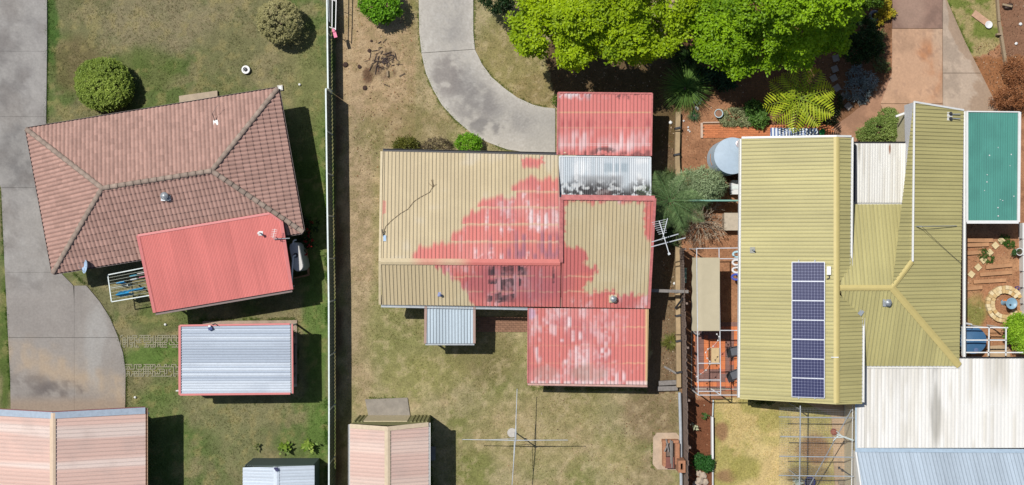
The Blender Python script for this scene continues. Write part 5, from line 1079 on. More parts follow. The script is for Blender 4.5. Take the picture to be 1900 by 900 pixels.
# folded frame and pink seat by the top of the fence
t = thing('wall_clothesline', P(630, 30), 'white folding airer frame fixed to the low fence at the top', 'clothes airer')
for a_, b_ in (((624.5, -30), (622.5, 56)), ((617, -30), (616, 50))): MB().bar(P(*a_, 1.42), P(*b_, 1.42), .04, .04).build('rail', WHITE, t)
for v_ in (2, 54): MB().bar(P(611, v_ - 4, 1.3), P(623, v_, 1.42), .03, .03).build('arm', WHITE, t)
T('leaning_sheet', MB().plate([P(609, -40, 1.3), P(619, -40, .3), P(617, 47, .3), P(611, 40, 1.3)][::-1], .02), mat('sheet_grey', C(172, 184, 190), rough=.5), P(618, 0), 'pale grey metal sheet leaning on the low fence at the top', 'sheet')
p = P(621, 60, 1.2); t = thing('pink_swing_seat', P(621, 60, 0), 'bright pink plastic seat beside the low fence', 'seat')
MB().box(p + Vector((.02, -.12, 0)), (.17, .32, .05), .28).build('seat', mat('pink_plastic', C(230, 92, 138), rough=.4), t); MB().box(p + Vector((-.06, .12, .06)), (.14, .22, .05), .1).build('backrest', MATS['pink_plastic'], t); MB().tube(P(621, 60, 0) , p, .02).build('leg', WHITE, t)

# ------------------------------------------------------------------ middle garden things
BRK = mat('paving_brick', C(150, 112, 88), rough=.9, var=.25, scale=8, rand=.15)
bp = thing('brick_paving', P(949, 603), None, None, kind='structure'); bme = bpy.data.meshes.new('brick'); mb = MB().box((0, 0, 0), (.225, .105, .08)); bme.from_pydata([tuple(v) for v in mb.V], [], mb.F); bme.materials.append(BRK)
p0, p1 = P(884, 616), P(985, 586)
for i in range(int((p1.x - p0.x) / .235)):
    for j in range(int((p1.y - p0.y) / .115)):
        o = bpy.data.objects.new('brick', bme); col.objects.link(o); o.parent = bp; o.location = Vector((p0.x + .12 + i * .235 + (.117 if j % 2 else 0), p0.y + .06 + j * .115, rnd.uniform(-.012, 0))) - ORG[bp.name]; o.rotation_euler = (0, 0, rnd.uniform(-.03, .03))
t = thing('clothes_hoist', P(951, 803), 'large rotary clothes hoist with four bare arms on the back lawn', 'clothes hoist'); hz = 2.45; hub = P(956, 817, hz); bs_ = Vector((hub.x, hub.y, 0))
MB().lathe(P(950, 803), [(.26, 0), (.25, .03), (.02, .035)], 20).build('footing', mat('footing', C(196, 190, 180)), t); MB().tube(bs_, hub, .032, n=10).build('mast', GREYM, t); MB().lathe(hub - Vector((0, 0, .12)), [(.06, 0), (.08, .06), (.06, .16)], 12).build('hub', GREYM, t)
MB().box(bs_ + Vector((.02, -.02, 1.2)), (.1, .14, .12)).build('crank_box', DARK, t)
for e_ in ((858, 815.5), (1053, 816.5), (959.5, 722), (949, 915)):
    q_ = P(*e_, hz - .08); d = (q_ - hub).normalized(); s_ = d.cross(Vector((0, 0, 1))).normalized()
    ar = MB(); ar.tube(hub, q_, .026, .016, n=8); ar.bar(hub + s_ * .05 - Vector((0, 0, .28)), hub.lerp(q_, .55) - Vector((0, 0, .02)), .018, .018); ar.build('arm', mat('hoist_steel', C(206, 212, 216), rough=.4, metal=.2), t)
    MB().tube(q_ - s_ * .0, q_ + Vector((0, 0, .06)), .022, n=6).build('arm_tip', GREYM, t)
slab('barbecue_slab', [(1212, 812), (1219, 803), (1255, 803), (1262, 811), (1262, 872), (1220, 871), (1211, 861)], 'pale octagonal concrete slab under the brick barbecue', (196, 172, 146), .05)
t = thing('brick_barbecue', P(1245, 845), 'brick barbecue with rusty hotplate and square chimney beside the fence', 'barbecue'); BBQ = mat('bbq_brick', C(176, 124, 92), rough=.9, var=.3, scale=10, bump=.4); RUST = mat('rust_plate', C(126, 76, 64), rough=.7, var=.3)
for (u0, v0, u1, v1, z_) in ((1227, 814, 1257, 819, .55), (1250, 819, 1258, 858, .6), (1228, 819, 1233, 862, .5)):
    p0, p1 = P(u0, v1), P(u1, v0); rows = int(z_ / .095)
    for r_ in range(rows): MB().box(((p0.x + p1.x) / 2, (p0.y + p1.y) / 2, .05 + r_ * .095 + .045), (p1.x - p0.x - (r_ % 2) * .008, p1.y - p0.y - (r_ % 2) * .008, .088)).build('brick_course', BBQ, t)
p0, p1 = P(1252, 868), P(1265, 846)
cxx, cyy, wx_, wy_ = (p0.x + p1.x) / 2, (p0.y + p1.y) / 2, p1.x - p0.x, p1.y - p0.y
for s in (-1, 1): MB().box((cxx + s * wx_ * .34, cyy, .65), (wx_ * .32, wy_, 1.3)).build('chimney_wall', BBQ, t); MB().box((cxx, cyy + s * wy_ * .38, .649), (wx_ * .36, wy_ * .24, 1.298)).build('chimney_wall', BBQ, t)
MB().box((cxx, cyy, .5), (wx_ * .3, wy_ * .5, .1)).build('flue', DARK, t)
MB().box((P(1240, 855).x, P(1240, 855).y, .5), (.5, .6, .02)).build('hotplate', RUST, t); MB().box((P(1240, 832).x, P(1240, 832).y, .40), (.5, .7, .02)).build('firebox', mat('ash', C(120, 100, 88), var=.4), t)
for k, (a_, b_) in enumerate((((1236, 815), (1241, 838)), ((1244, 816), (1245, 860)), ((1247, 818), (1247, 868)), ((1233, 838), (1240, 822)))): T('firewood_log', MB().tube(P(*a_, .58), P(*b_, .56), .045, .035, n=7), GREYT, P(*a_, .55), ['short log across the left of the brick barbecue', 'long grey log lying over the barbecue hotplate', 'longest log along the barbecue chimney side', 'thin slanting stick on the barbecue firebox'][k], 'log', 'firewood on the barbecue')
# charred branches, clods
b = MB()
for k in range(75):
    r_ = abs(rnd.gauss(0, 1)); a_ = rnd.uniform(0, 6.28); c0 = P(712 + math.cos(a_) * r_ * 19, 112 + math.sin(a_) * r_ * 17, rnd.uniform(.01, .06)); th = rnd.gauss(.8, .7); l = rnd.uniform(.08, .45); d = Vector((math.cos(th), math.sin(th), rnd.uniform(-.1, .15))) * l / 2
    b.tube(c0 - d, c0 + d, rnd.uniform(.008, .022), n=5)
T('burnt_branches', b, mat('charcoal', C(84, 70, 66), rough=.95, var=.5, scale=4), P(712, 112), 'scatter of burnt sticks on the bare ground near the curved driveway', 'branches', kind='stuff')
T('pale_offcut', MB().tube(P(719, 131, .06), P(719.5, 142, .06), .06, n=8), TIMBER, P(719, 136), 'pale cut log end at the edge of the burnt sticks', 'log')
def rock(name, px, r_, m, label, cat, group=None, flat=.6):
    p = P(*px); v, f = [], []; bm = bmesh.new(); bmesh.ops.create_icosphere(bm, subdivisions=2, radius=r_)
    for w in bm.verts: k = 1 + rnd.uniform(-.2, .2); w.co = Vector((w.co.x * k, w.co.y * k, w.co.z * k * flat)) + p + Vector((0, 0, r_ * flat * .5))
    bm.verts.index_update(); mb = MB().add([w.co.copy() for w in bm.verts], [tuple(x.index for x in q_.verts) for q_ in bm.faces]); bm.free(); return T(name, mb, m, p, label, cat, group)
CLOD = mat('dark_clod', C(72, 52, 42), rough=.95)
for px, r_, lab in (((685, 94), .1, 'dark clod of earth above the burnt sticks'), ((641, 120), .14, 'dark clod of earth at the edge of the fence shadow'), ((667, 124), .11, 'dark clod of earth left of the burnt sticks'), ((677, 163), .12, 'dark clod of earth below the burnt sticks'), ((689, 76), .07, 'smallest dark clod of earth under the bright green bush')): rock('earth_clod', px, r_, CLOD, lab, 'clod', 'earth clods near the burnt sticks', .4)
# tv antenna on the east edge of the middle house
skl = Plane(Sm, Sr, Kr); az = 4.9; t = thing('tv_antenna', P(1228, 435, 3.2), 'white television antenna jutting from the east edge of the beige roof', 'antenna'); AW = mat('antenna_white', C(222, 226, 228), rough=.4)
b0, b1 = P(1223, 410, az), P(1241.5, 471, az); d = (b1 - b0).normalized(); s_ = Vector((-d.y, d.x, 0))
MB().bar(b0, b1, .035, .035).build('boom', AW, t); MB().bar(P(1238.5, 405, az + .1), P(1230, 440, az + .05), .03, .03).build('boom', AW, t); MB().box(b1, (.12, .1, .05), .4).build('end_cap', AW, t)
for k in range(7): c0 = b0.lerp(b1, k / 16); w = .42 - .03 * k; dirn = (P(1238, 408, az) - P(1216, 413, az)).normalized(); MB().tube(c0 - dirn * w * .9, c0 + dirn * w * .8, .010, n=6).build('element', AW, t)
for a_, b_ in (((1209, 449), (1259, 434)), ((1208, 458), (1272, 441))): MB().bar(P(*a_, 3.9), P(*b_, 4.2), .045, .045).build('support_arm', GREYM, t)
MB().tube(P(1228, 446, 4.0), P(1229, 442, az), .025, n=8).build('mast', GREYM, t)
rock('white_scrap', (1251, 526), .08, WHITE, 'scrap of white plastic on the litter beside the fence', 'scrap'); rock('white_scrap', (1244, 227), .09, WHITE, 'white stone on the litter at the top of the sleeper edging', 'scrap')

# ------------------------------------------------------------------ right garden things
ST = mat('tank_steel', C(176, 192, 204), rough=.45, var=.12, metal=.25); t = thing('water_tank', P(1341, 297), 'large round corrugated steel rainwater tank beside the olive house', 'water tank'); tz = 2.2; tc = P(1359, 289, tz); tb = Vector((tc.x, tc.y, 0)); tr = .93
pr = []
for k in range(37): pr.append((tr + .012 * math.cos(k * math.pi), .02 + (tz - .05) * k / 36))
MB().lathe(tb, pr, 44).build('body', ST, t, smooth=False); MB().lathe(tb, [(tr + .02, tz - .04), (tr + .02, tz), (tr * .6, tz + .05), (.05, tz + .08)], 44).build('lid', mat('tank_top', C(178, 196, 210), rough=.45, var=.12, scale=2), t, smooth=True)
MB().lathe(P(1372, 267, tz + .06), [(.2, 0), (.2, .06), (.15, .08), (.03, .04)], 18).build('strainer', mat('strainer', C(206, 196, 196), rough=.4, metal=.3), t, smooth=True)
a_ = [tb + Vector((math.cos(k) * (tr + .02), math.sin(k) * (tr + .02), 1.1)) for k in np.linspace(2.95, 3.6, 7)]; MB().path(a_, .018, 5).build('rust_seam', mat('rust', C(190, 120, 60), rough=.8), t)
t = thing('air_conditioner', P(1367, 348), 'white air conditioner unit below the round steel tank', 'air conditioner'); p = P(1367, 348, .4); MB().box(p, (.62, .75, .7)).build('casing', WHITE, t); MB().box(p + Vector((-.33, 0, 0)), (.05, .6, .5)).build('grille', GREYM, t); MB().box(p + Vector((0, .0, .37)), (.66, .2, .03)).build('strap', FRAIL, t)
t = thing('storage_box', P(1360, 411), 'flat beige lidded box below the teal fence panel', 'box'); p0, p1 = P(1343.5, 427.5, .7), P(1382, 395, .7); MB().box(((p0.x + p1.x) / 2, (p0.y + p1.y) / 2, .34), (p1.x - p0.x - .06, p1.y - p0.y - .06, .68)).build('body', mat('box_beige', C(186, 170, 148), rough=.7), t); MB().box(((p0.x + p1.x) / 2, (p0.y + p1.y) / 2, .71), (p1.x - p0.x, p1.y - p0.y, .06)).build('lid', mat('box_lid', C(196, 182, 160), rough=.7), t)
TER = mat('terracotta', C(206, 126, 80), rough=.85, var=.22, scale=9, rand=.14)
tpth = thing('terracotta_path', P(1370, 242), None, None, kind='structure'); p0, p1 = P(1302, 256), P(1552, 229); bx_ = .29; by_ = .1; n = 0
tme = bpy.data.meshes.new('tile'); mb = MB().box((0, 0, 0), (bx_ - .008, by_ - .010, .05)); tme.from_pydata([tuple(v) for v in mb.V], [], mb.F); tme.materials.append(TER)
for j in range(int((p1.y - p0.y) / by_)):
    for i in range(int((p1.x - p0.x) / bx_)):
        x = p0.x + .15 + i * bx_ + (j % 2) * bx_ / 2; y = p0.y + .05 + j * by_; uu = uv_of(x, y, 0)[0]
        if uu > 1440 and j > 5 and rnd.random() < .5 and uu > 1500: continue
        if n < 290: o = bpy.data.objects.new('tile', tme); col.objects.link(o); o.parent = tpth; o.location = Vector((x, y, .02 + rnd.uniform(-.006, .004))) - ORG[tpth.name]; n += 1
MB().bar(P(1302, 228, .03), P(1302, 256, .03), .12, .1).bar(P(1304, 227.5, .03), P(1420, 225.5, .03), .06, .1).build('edge_stone', mat('edge_pale', C(206, 180, 160), rough=.9, var=.3), tpth)
def stripes():
    m, nt, b_ = _base('stripes'); tc_ = nt.nodes.new('ShaderNodeTexCoord'); wv = nt.nodes.new('ShaderNodeTexWave'); wv.inputs['Scale'].default_value = 1.75; wv.bands_direction = 'X'; rp = nt.nodes.new('ShaderNodeValToRGB'); rp.color_ramp.interpolation = 'CONSTANT'; rp.color_ramp.elements[0].color = (*C(88, 116, 170), 1); rp.color_ramp.elements[1].position = .42; rp.color_ramp.elements[1].color = (*C(232, 236, 240), 1)
    nt.links.new(tc_.outputs['Object'], wv.inputs['Vector']); nt.links.new(wv.outputs['Color'], rp.inputs[0]); nt.links.new(rp.outputs[0], b_.inputs['Base Color']); b_.inputs['Roughness'].default_value = .8; return m
sb = [P(1430, 237, .55), P(1517, 238, .55), P(1520, 262, .62), P(1429, 262, .62)]; t = thing('striped_lounger', (sb[0] + sb[2]) / 2 - Vector((0, 0, .58)), 'blue and white striped outdoor cushion lying under the olive roof edge', 'lounger')
MB().plate(sb[::-1], .08).build('cushion', stripes(), t)
for px in ((1436, 241), (1512, 241), (1436, 258), (1512, 258)): q_ = P(*px, .5); MB().box((q_.x, q_.y, .24), (.05, .05, .48)).build('leg', DARK, t)
T('green_tub', MB().lathe(P(1523, 246), [(.11, 0), (.15, .3), (.14, .3), (.12, .05)], 12, 1.0, 1.3), mat('tub_green', C(40, 170, 96), rough=.4), P(1523, 246), 'bright green plastic tub beside the striped cushion', 'tub')
def pot(px, r_, hgt, m, label, soil=(150, 112, 88), leafc=None, name='plant_pot'):
    t = thing(name, P(*px), label, 'pot'); p = P(*px); MB().lathe(p, [(r_ * .7, 0), (r_, hgt), (r_ * 1.03, hgt + .02), (r_ * .86, hgt + .02), (r_ * .82, hgt - .05)], 22).build('bowl', m, t, smooth=True); MB().lathe(p, [(r_ * .83, hgt - .08), (r_ * .8, hgt - .04), (.02, hgt - .02)], 16).build('soil', mat('soil_%d_%d' % (px[0], px[1]), C(*soil), rough=.95, var=.3), t)
    if leafc:
        cc = np.array(P(*px, hgt + .05))[None] + rng.normal(0, r_ * .35, (12, 3)) * [1, 1, .4]; V, Q, cl = leafcloud(cc, np.full(12, r_ * .4), 14, r_ * .45, C(*leafc), C(*[min(255, k * 1.4) for k in leafc])); link(npmesh('foliage', V - np.array(P(*px)), Q, mat_attr('leaf', rough=.55, var=.1, spec=.3, transl=.35), cl), 'foliage', t)
    return t
PB = mat('pot_paleblue', C(190, 212, 216), rough=.5); pot((1331, 212), .23, .4, PB, 'pale blue round pot of bare soil above the terracotta path'); pot((1884, 467), .2, .5, WHITE, 'white oval pot with a small plant by the white garden wall', (80, 70, 50), (60, 96, 50))
pot((1885, 534), .1, .2, mat('pot_violet', C(70, 70, 160), rough=.4), 'tiny violet blue pot at the edge of the stone ring'); pot((1500, 892), .28, .3, mat('pot_navy', C(36, 40, 110), rough=.4), 'deep blue pot at the bottom of the wire trellis', (60, 56, 70))
SS = mat('step_stone', C(150, 142, 136), rough=.9, var=.2, scale=4, rand=.06); SC = mat('step_cream', C(222, 200, 152), rough=.9, var=.15, scale=4, rand=.05)
def stone(px, w, rz, m, label, group, z=.05):
    p = P(*px, z); return T('stepping_stone', MB().box(p - Vector((0, 0, .02)), (w, w, .08), rz), m, p, label, 'stepping stone', group)
sh = [(1551, 45), (1552, 80), (1551, 108), (1549, 128), (1547, 145), (1553, 163), (1563, 180), (1574, 197)]; wd_ = ['first', 'second', 'third', 'fourth', 'fifth', 'sixth', 'seventh', 'eighth and last']
for k, px in enumerate(sh): stone(px, .34, .1 + .1 * k, SS, 'grey square stepping stone in the shade, %s from the top' % wd_[k], 'shaded stepping stones')
su = [(1858, 446), (1847, 455.5), (1836.5, 468.5), (1825, 482.5), (1815, 496), (1802.5, 509)]
for k, px in enumerate(su): stone(px, .30, .78 + rnd.uniform(-.12, .12), SC, 'cream square stepping stone in the sunny side garden, %s from the top' % wd_[k], 'sunny stepping stones')
ORS = mat('orange_sleeper', C(196, 146, 104), rough=.9, var=.22, scale=3, rand=.12)
for k, (a_, b_) in enumerate((((1791, 446), (1842, 446)), ((1790, 455), (1834, 453.5)), ((1790, 470), (1820, 468)), ((1829, 496), (1877, 491.5)), ((1818, 509.5), (1877, 505)), ((1806, 523), (1866, 519.5)), ((1790, 536), (1822, 533)), ((1836, 614), (1868, 613)), ((1838, 625), (1872, 625)))):
    T('timber_sleeper', MB().bar(P(*a_, .06), P(*b_, .06), .2, .12), ORS, (P(*a_) + P(*b_)) / 2, ['orange timber sleeper along the awning shadow edge', 'orange sleeper left of the topmost sunny cream stone', 'short orange sleeper left of the green ground cover', 'upper of three sleepers right of the cream stones', 'middle of three sleepers right of the cream stones', 'lowest of three sleepers above the stone ring', 'short sleeper at the olive eave above the grass patch', 'upper sleeper beside the round blue tank', 'lower sleeper beside the round blue tank'][k], 'sleeper', 'timber sleepers in the side garden')
# stone ring with bird bath
t = thing('stone_ring', P(1860, 563), 'circular wall of cream sandstone blocks in the side garden', 'garden wall'); SND = [mat('sandstone_%d' % k, C(*c), rough=.9, var=.2, scale=6, bump=.3) for k, c in enumerate(((226, 200, 150), (212, 180, 126), (232, 212, 170), (206, 168, 110)))]
cc = P(1862, 564)
for rg_, (ra, rb2, nst) in enumerate(((.58, .80, 24), (.80, 1.02, 32))):
    for k in range(nst):
        a0 = 2 * math.pi * k / nst; am = a0 + math.pi / nst
        if abs(((am + math.pi) % (2 * math.pi)) - math.pi) < .42: continue
        a1 = a0 + 2 * math.pi / nst * .93; zt = .22 + rnd.uniform(-.03, .03); jr = rnd.uniform(-.02, .02)
        MB().prism([cc + Vector((math.cos(a) * r_, math.sin(a) * r_, 0)) for a, r_ in ((a0, ra + jr), (a0, rb2 - .012 + jr), (a1, rb2 - .012 + jr), (a1, ra + jr))], 0, zt).build('stone', rnd.choice(SND), t)
t = thing('bird_bath', P(1874, 564), 'round blue grey bird bath standing in the stone ring', 'bird bath'); p = P(1877, 563, .95); BB = mat('bath_blue', C(140, 176, 196), rough=.4, var=.1); MB().lathe(Vector((p.x, p.y, 0)), [(.16, 0), (.1, .1), (.07, .8), (.1, .86)], 16).build('pedestal', BB, t, smooth=True); MB().lathe(Vector((p.x, p.y, 0)), [(.08, .84), (.28, .92), (.3, .97), (.27, .97), (.2, .92), (.05, .90)], 28).build('bowl', BB, t, smooth=True); MB().lathe(p + Vector((-.06, -.08, -.04)), [(.05, 0), (.05, .05), (.02, .07)], 10).build('stone', DARK, t)
rock('orange_ornament', (1864, 559), .13, mat('orange_pot', C(226, 130, 50), rough=.5), 'orange garden ornament beside the blue bird bath', 'ornament', None, .9)
# blue tank + white frame
BT = mat('tank_blue', C(66, 108, 146), rough=.45, var=.1); t = thing('blue_tank', P(1806, 628), 'round blue water tank below the sunny side garden', 'water tank'); p = P(1807, 632, 1.5)
MB().lathe(Vector((p.x, p.y, 0)), [(.70, 0), (.72, 1.35), (.70, 1.42), (.66, 1.42), (.30, 1.5), (.02, 1.52)], 40).build('body', BT, t, smooth=True); MB().lathe(Vector((p.x + .12, p.y - .5, 1.46)), [(.12, 0), (.12, .05), (.03, .06)], 14).build('hatch', mat('hatch_blue', C(90, 110, 150)), t); MB().path([P(1787, 599, 2.4), P(1802, 602, 2.1), P(1803, 608, 1.6)], .05, 8).build('pipe', WHITE, t)
t = thing('white_pergola', P(1830, 632), 'small white pipe frame over the round blue tank', 'frame'); fz = 2.25
for a_, b_ in (((1784, 607), (1870, 608)), ((1784, 631), (1868, 631)), ((1784, 654), (1898, 654)), ((1791, 607), (1791, 660)), ((1785.5, 607), (1785.5, 660)), ((1835, 607), (1834, 660)), ((1866.5, 608), (1866, 660))): MB().bar(P(*a_, fz + .01 * (a_[0] == b_[0])), P(*b_, fz + .01 * (a_[0] == b_[0])), .06, .06).build('beam', WHITE, t)
for px in ((1835, 609), (1866, 609)): q_ = P(*px, fz); MB().box((q_.x, q_.y, fz / 2), (.05, .05, fz)).build('post', WHITE, t)
# top right yard
t = thing('path_board', P(1822, 36), 'pinkish board on the top right lawn with a white dish on its end', 'board'); MB().bar(P(1806, 24, .04), P(1836, 46, .04), .36, .06).build('board', mat('pink_board', C(198, 158, 128), rough=.9, var=.2), t)
T('white_dish', MB().lathe(P(1834, 46, .07), [(.16, 0), (.2, .06), (.17, .06), (.1, .02)], 18), WHITE, P(1834, 46, .07), 'white round dish at the end of the pinkish board', 'dish', smooth=True)
rock('white_stone', (1893, 45), .09, WHITE, 'white stone on brown soil near the top right edge', 'stone'); rock('white_stone', (1885, 81), .08, WHITE, 'white stone beside the dry orange shrub, upper right', 'stone')
t = thing('garden_debris', P(1870, 12), 'dark broken stump with pale splinters at the top right edge', 'stump'); MB().lathe(P(1870, 12), [(.2, 0), (.17, .15), (.1, .2)], 9, 1.4, .8, .4).build('stump', mat('stump_dark', C(70, 50, 40), var=.4), t); MB().bar(P(1860, 8, .2), P(1878, 12, .25), .1, .06).build('splinter', TIMBER, t)
t = thing('tyre_planter', P(1623, 30), 'old car tyre used as a planter beside the yellow flowers', 'tyre'); vs, fs = [], []; nM, nm = 30, 10; c0 = P(1623, 30, .14)
for i in range(nM):
    for j in range(nm): A_, B_ = 2 * math.pi * i / nM, 2 * math.pi * j / nm; r_ = .25 + .085 * math.cos(B_); vs.append(c0 + Vector((r_ * math.cos(A_), r_ * math.sin(A_), .085 * math.sin(B_) * 1.3)))
for i in range(nM):
    for j in range(nm): fs.append((i * nm + j, ((i + 1) % nM) * nm + j, ((i + 1) % nM) * nm + (j + 1) % nm, i * nm + (j + 1) % nm))
MB().add(vs, fs).build('tyre', mat('rubber', C(128, 130, 134), rough=.8), t, smooth=True)
T('pink_stake', MB().bar(P(1590, 27, .5), P(1597, 40, .3), .06, .06), mat('pink_wood', C(196, 120, 112)), P(1597, 40), 'short pink stake standing in the shade of the right tree', 'stake'); T('white_tag', MB().plate([P(1625, 91, .5), P(1628, 95, .5), P(1624, 98, .45)][::-1], .02).bar(P(1613, 104, .2), P(1624, 98, .45), .03, .03), WHITE, P(1622, 97), 'small white triangular tag on a stick near the stepping stones', 'tag')
# ------------------------------------------------------------------ brick patio, pergola and shade cloth
pt = thing('patio', P(1330, 640), None, None, kind='structure'); BO = mat('paver_orange', C(216, 126, 76), rough=.85, var=.18, scale=8, rand=.12); BM = mat('paver_brown', C(136, 100, 90), rough=.85, var=.18, scale=8, rand=.12); BX = mat('paver_rose', C(190, 110, 82), rough=.85, var=.18, scale=8, rand=.1)
pms = []
for m in (BO, BM, BX): me = bpy.data.meshes.new('paver'); mb = MB().box((0, 0, 0), (.222, .222, .06)); me.from_pydata([tuple(v) for v in mb.V], [], mb.F); me.materials.append(m); pms.append(me)
cpx = (1326, 660)
for i in range(13):
    for j in range(23):
        uu = 1286 + 7.95 * i; vv = 554 + 7.95 * j
        if vv > 722 or (vv < 600 and uu > 1338): continue
        dd = max(abs(uu - cpx[0]) / 8, abs(vv - cpx[1]) / 8 * .8); ring = int(dd + .3)
        if ring <= 1 and abs(uu - cpx[0]) < 9 and abs(vv - cpx[1]) < 15: continue
        k = 0 if (uu < 1292 or vv > 710) and (int(vv / 8) % 2) else (1 if ring in (3, 4, 6) else (0 if ring in (2, 5) else 2)); k = 2 if rnd.random() < .06 else k
        o = bpy.data.objects.new('paver', pms[k]); col.objects.link(o); o.parent = pt; o.location = P(uu, vv, rnd.uniform(-.004, .004)) - ORG[pt.name]
MB().box(P(1327, 660, .0), (.42, .86, .06)).build('centre_slab', mat('cream_slab', C(214, 186, 140), rough=.9, var=.15), pt)
MB().bar(P(1283, 555, .0), P(1283, 722, .0), .06, .1).bar(P(1283, 721, .0), P(1374, 722, .0), .06, .1).build('kerb', mat('kerb_grey', C(176, 166, 150), rough=.9), pt)
pz = 2.35; t = thing('white_pipe_pergola', P(1330, 600), 'white pipe pergola over the orange brick patio', 'pergola')
for a_, b_ in (((1292, 461), (1376, 460)), ((1334, 480), (1376, 480)), ((1334, 613), (1376, 613)), ((1295, 674), (1336, 674)), ((1297, 705), (1337, 705)), ((1295, 733), (1376, 733)), ((1295, 726), (1338, 726)), ((1334, 460), (1337, 734)), ((1292.5, 460), (1295.5, 734))): MB().bar(P(*a_, pz - .02 * (a_[1] != b_[1] and abs(a_[0] - b_[0]) < 5)), P(*b_, pz - .02 * (a_[1] != b_[1] and abs(a_[0] - b_[0]) < 5)), .042, .042).build('beam', mat('pergola_pipe', C(206, 208, 210), rough=.5), t)
MB().bar(P(1320, 722, pz), P(1336, 732, pz - .3), .05, .05).build('brace', WHITE, t)
for px in ((1293, 462), (1295, 732), (1335, 732)): q_ = P(*px, pz); MB().box((q_.x, q_.y, pz / 2), (.05, .05, pz)).build('post', WHITE, t)
SHD = mat('shade_cloth', C(194, 182, 152), rough=.9, var=.05, scale=3); vs = []; nI, nJ = 10, 24
for j in range(nJ + 1):
    for i in range(nI + 1):
        f, g = i / nI, j / nJ; u_ = 1284 + 51.5 * f + (.8 * math.sin(j * 1.3) if i == 0 else 0); v_ = 478 + 136 * g; z_ = pz + .05 - .55 * max(0, .22 - f) / .22 - .05 * math.sin(math.pi * g) * math.sin(math.pi * f); vs.append(P(u_, v_, z_))
T('shade_cloth', MB().add(vs, [(j * (nI + 1) + i, (j + 1) * (nI + 1) + i, (j + 1) * (nI + 1) + i + 1, j * (nI + 1) + i + 1) for j in range(nJ) for i in range(nI)]), SHD, P(1310, 545, 2.3), 'beige shade cloth stretched over the upper end of the white pergola', 'shade cloth', smooth=True)
def patio_chair(px, rz, label):
    t = thing('patio_chair', P(*px), label, 'chair', 'patio chairs'); c0 = P(*px); R = Matrix.Rotation(rz, 3, 'Z'); w = lambda x, y, z: c0 + R @ Vector((x, y, z)); CH = mat('chair_grey', C(92, 96, 104), rough=.7); CF = DARK
    MB().add([w(-.23, -.25, .42), w(.23, -.25, .42), w(.23, .2, .38), w(-.23, .2, .38), w(-.23, -.25, .44), w(.23, -.25, .44), w(.23, .2, .40), w(-.23, .2, .40)], [(3, 2, 1, 0), (4, 5, 6, 7), (0, 1, 5, 4), (1, 2, 6, 5), (2, 3, 7, 6), (3, 0, 4, 7)]).build('seat', CH, t)
    MB().plate([w(-.23, .2, .42), w(.23, .2, .42), w(.23, .5, .95), w(-.23, .5, .95)], .02).build('backrest', CH, t)
    for s in (-1, 1): MB().path([w(s * .26, -.28, 0), w(s * .26, -.26, .6), w(s * .26, .3, .6)], .015).build('armrest', CF, t); MB().tube(w(s * .26, .42, 0), w(s * .26, .1, .6), .015).build('leg', CF, t)
    return t
patio_chair((1360, 650), 1.75, 'grey sling patio chair, the one nearer the shade cloth'); patio_chair((1360, 693), 1.95, 'grey sling patio chair at the lower end of the patio')
t = thing('bicycle_wheel', P(1295, 612), 'round spoked wheel at the lower corner of the shade cloth', 'wheel'); c0 = P(1295, 612, .4)
MB().path([c0 + Vector((math.cos(a) * .3, math.sin(a) * .3, .1 * math.sin(a))) for a in np.linspace(0, 2 * math.pi, 25)], .03, 6).build('tyre', DARK, t); MB().path([c0 + Vector((math.cos(a) * .24, math.sin(a) * .24, .08 * math.sin(a))) for a in np.linspace(0, 2 * math.pi, 21)], .014, 5).build('rim', WHITE, t)
for k in range(8): a = math.pi * k / 8; MB().tube(c0 - Vector((math.cos(a), math.sin(a), 0)) * .24, c0 + Vector((math.cos(a), math.sin(a), 0)) * .24, .006, n=4).build('spoke', WHITE, t)
for k, (px, c) in enumerate((((1368, 472), (190, 226, 236)), ((1367, 487), (232, 232, 232)), ((1367, 501), (236, 236, 236)), ((1366, 514), (70, 90, 190)))):
    c0 = P(*px, 1.0); b = MB().path([c0 + Vector((math.cos(a) * .2, math.sin(a) * .14, .12 * math.cos(a))) for a in np.linspace(0, 2 * math.pi, 21)], .06, 7); T('hanging_ring', b, mat('ring_%d' % k, C(*c), rough=.4), c0, ['pale aqua ring, top of four hanging by the patio wall', 'white ring, second of four hanging by the patio wall', 'white ring, third of four hanging by the patio wall', 'blue ring, lowest of four hanging by the patio wall'][k], 'ring', 'rings hung by the patio', smooth=True)
for px in ((1307, 661), (1302, 654), (1299, 660)): pass
b = MB()
for k in range(13): q_ = P(1330 - k * 2.6 + 8 * math.sin(k), 618 + k * 7.5 + 2 * math.cos(k * 2), 1.9); b.lathe(q_, [(.02, 0), (.045, .03), (.02, .06)], 7)
T('festoon_lights', b.path([P(1330 - k * 2.6 + 8 * math.sin(k), 618 + k * 7.5 + 2 * math.cos(k * 2), 1.97) for k in range(13)], .006, 4), WHITE, P(1320, 660, 1.9), 'string of small white bulbs hanging above the brick patio', 'string lights')
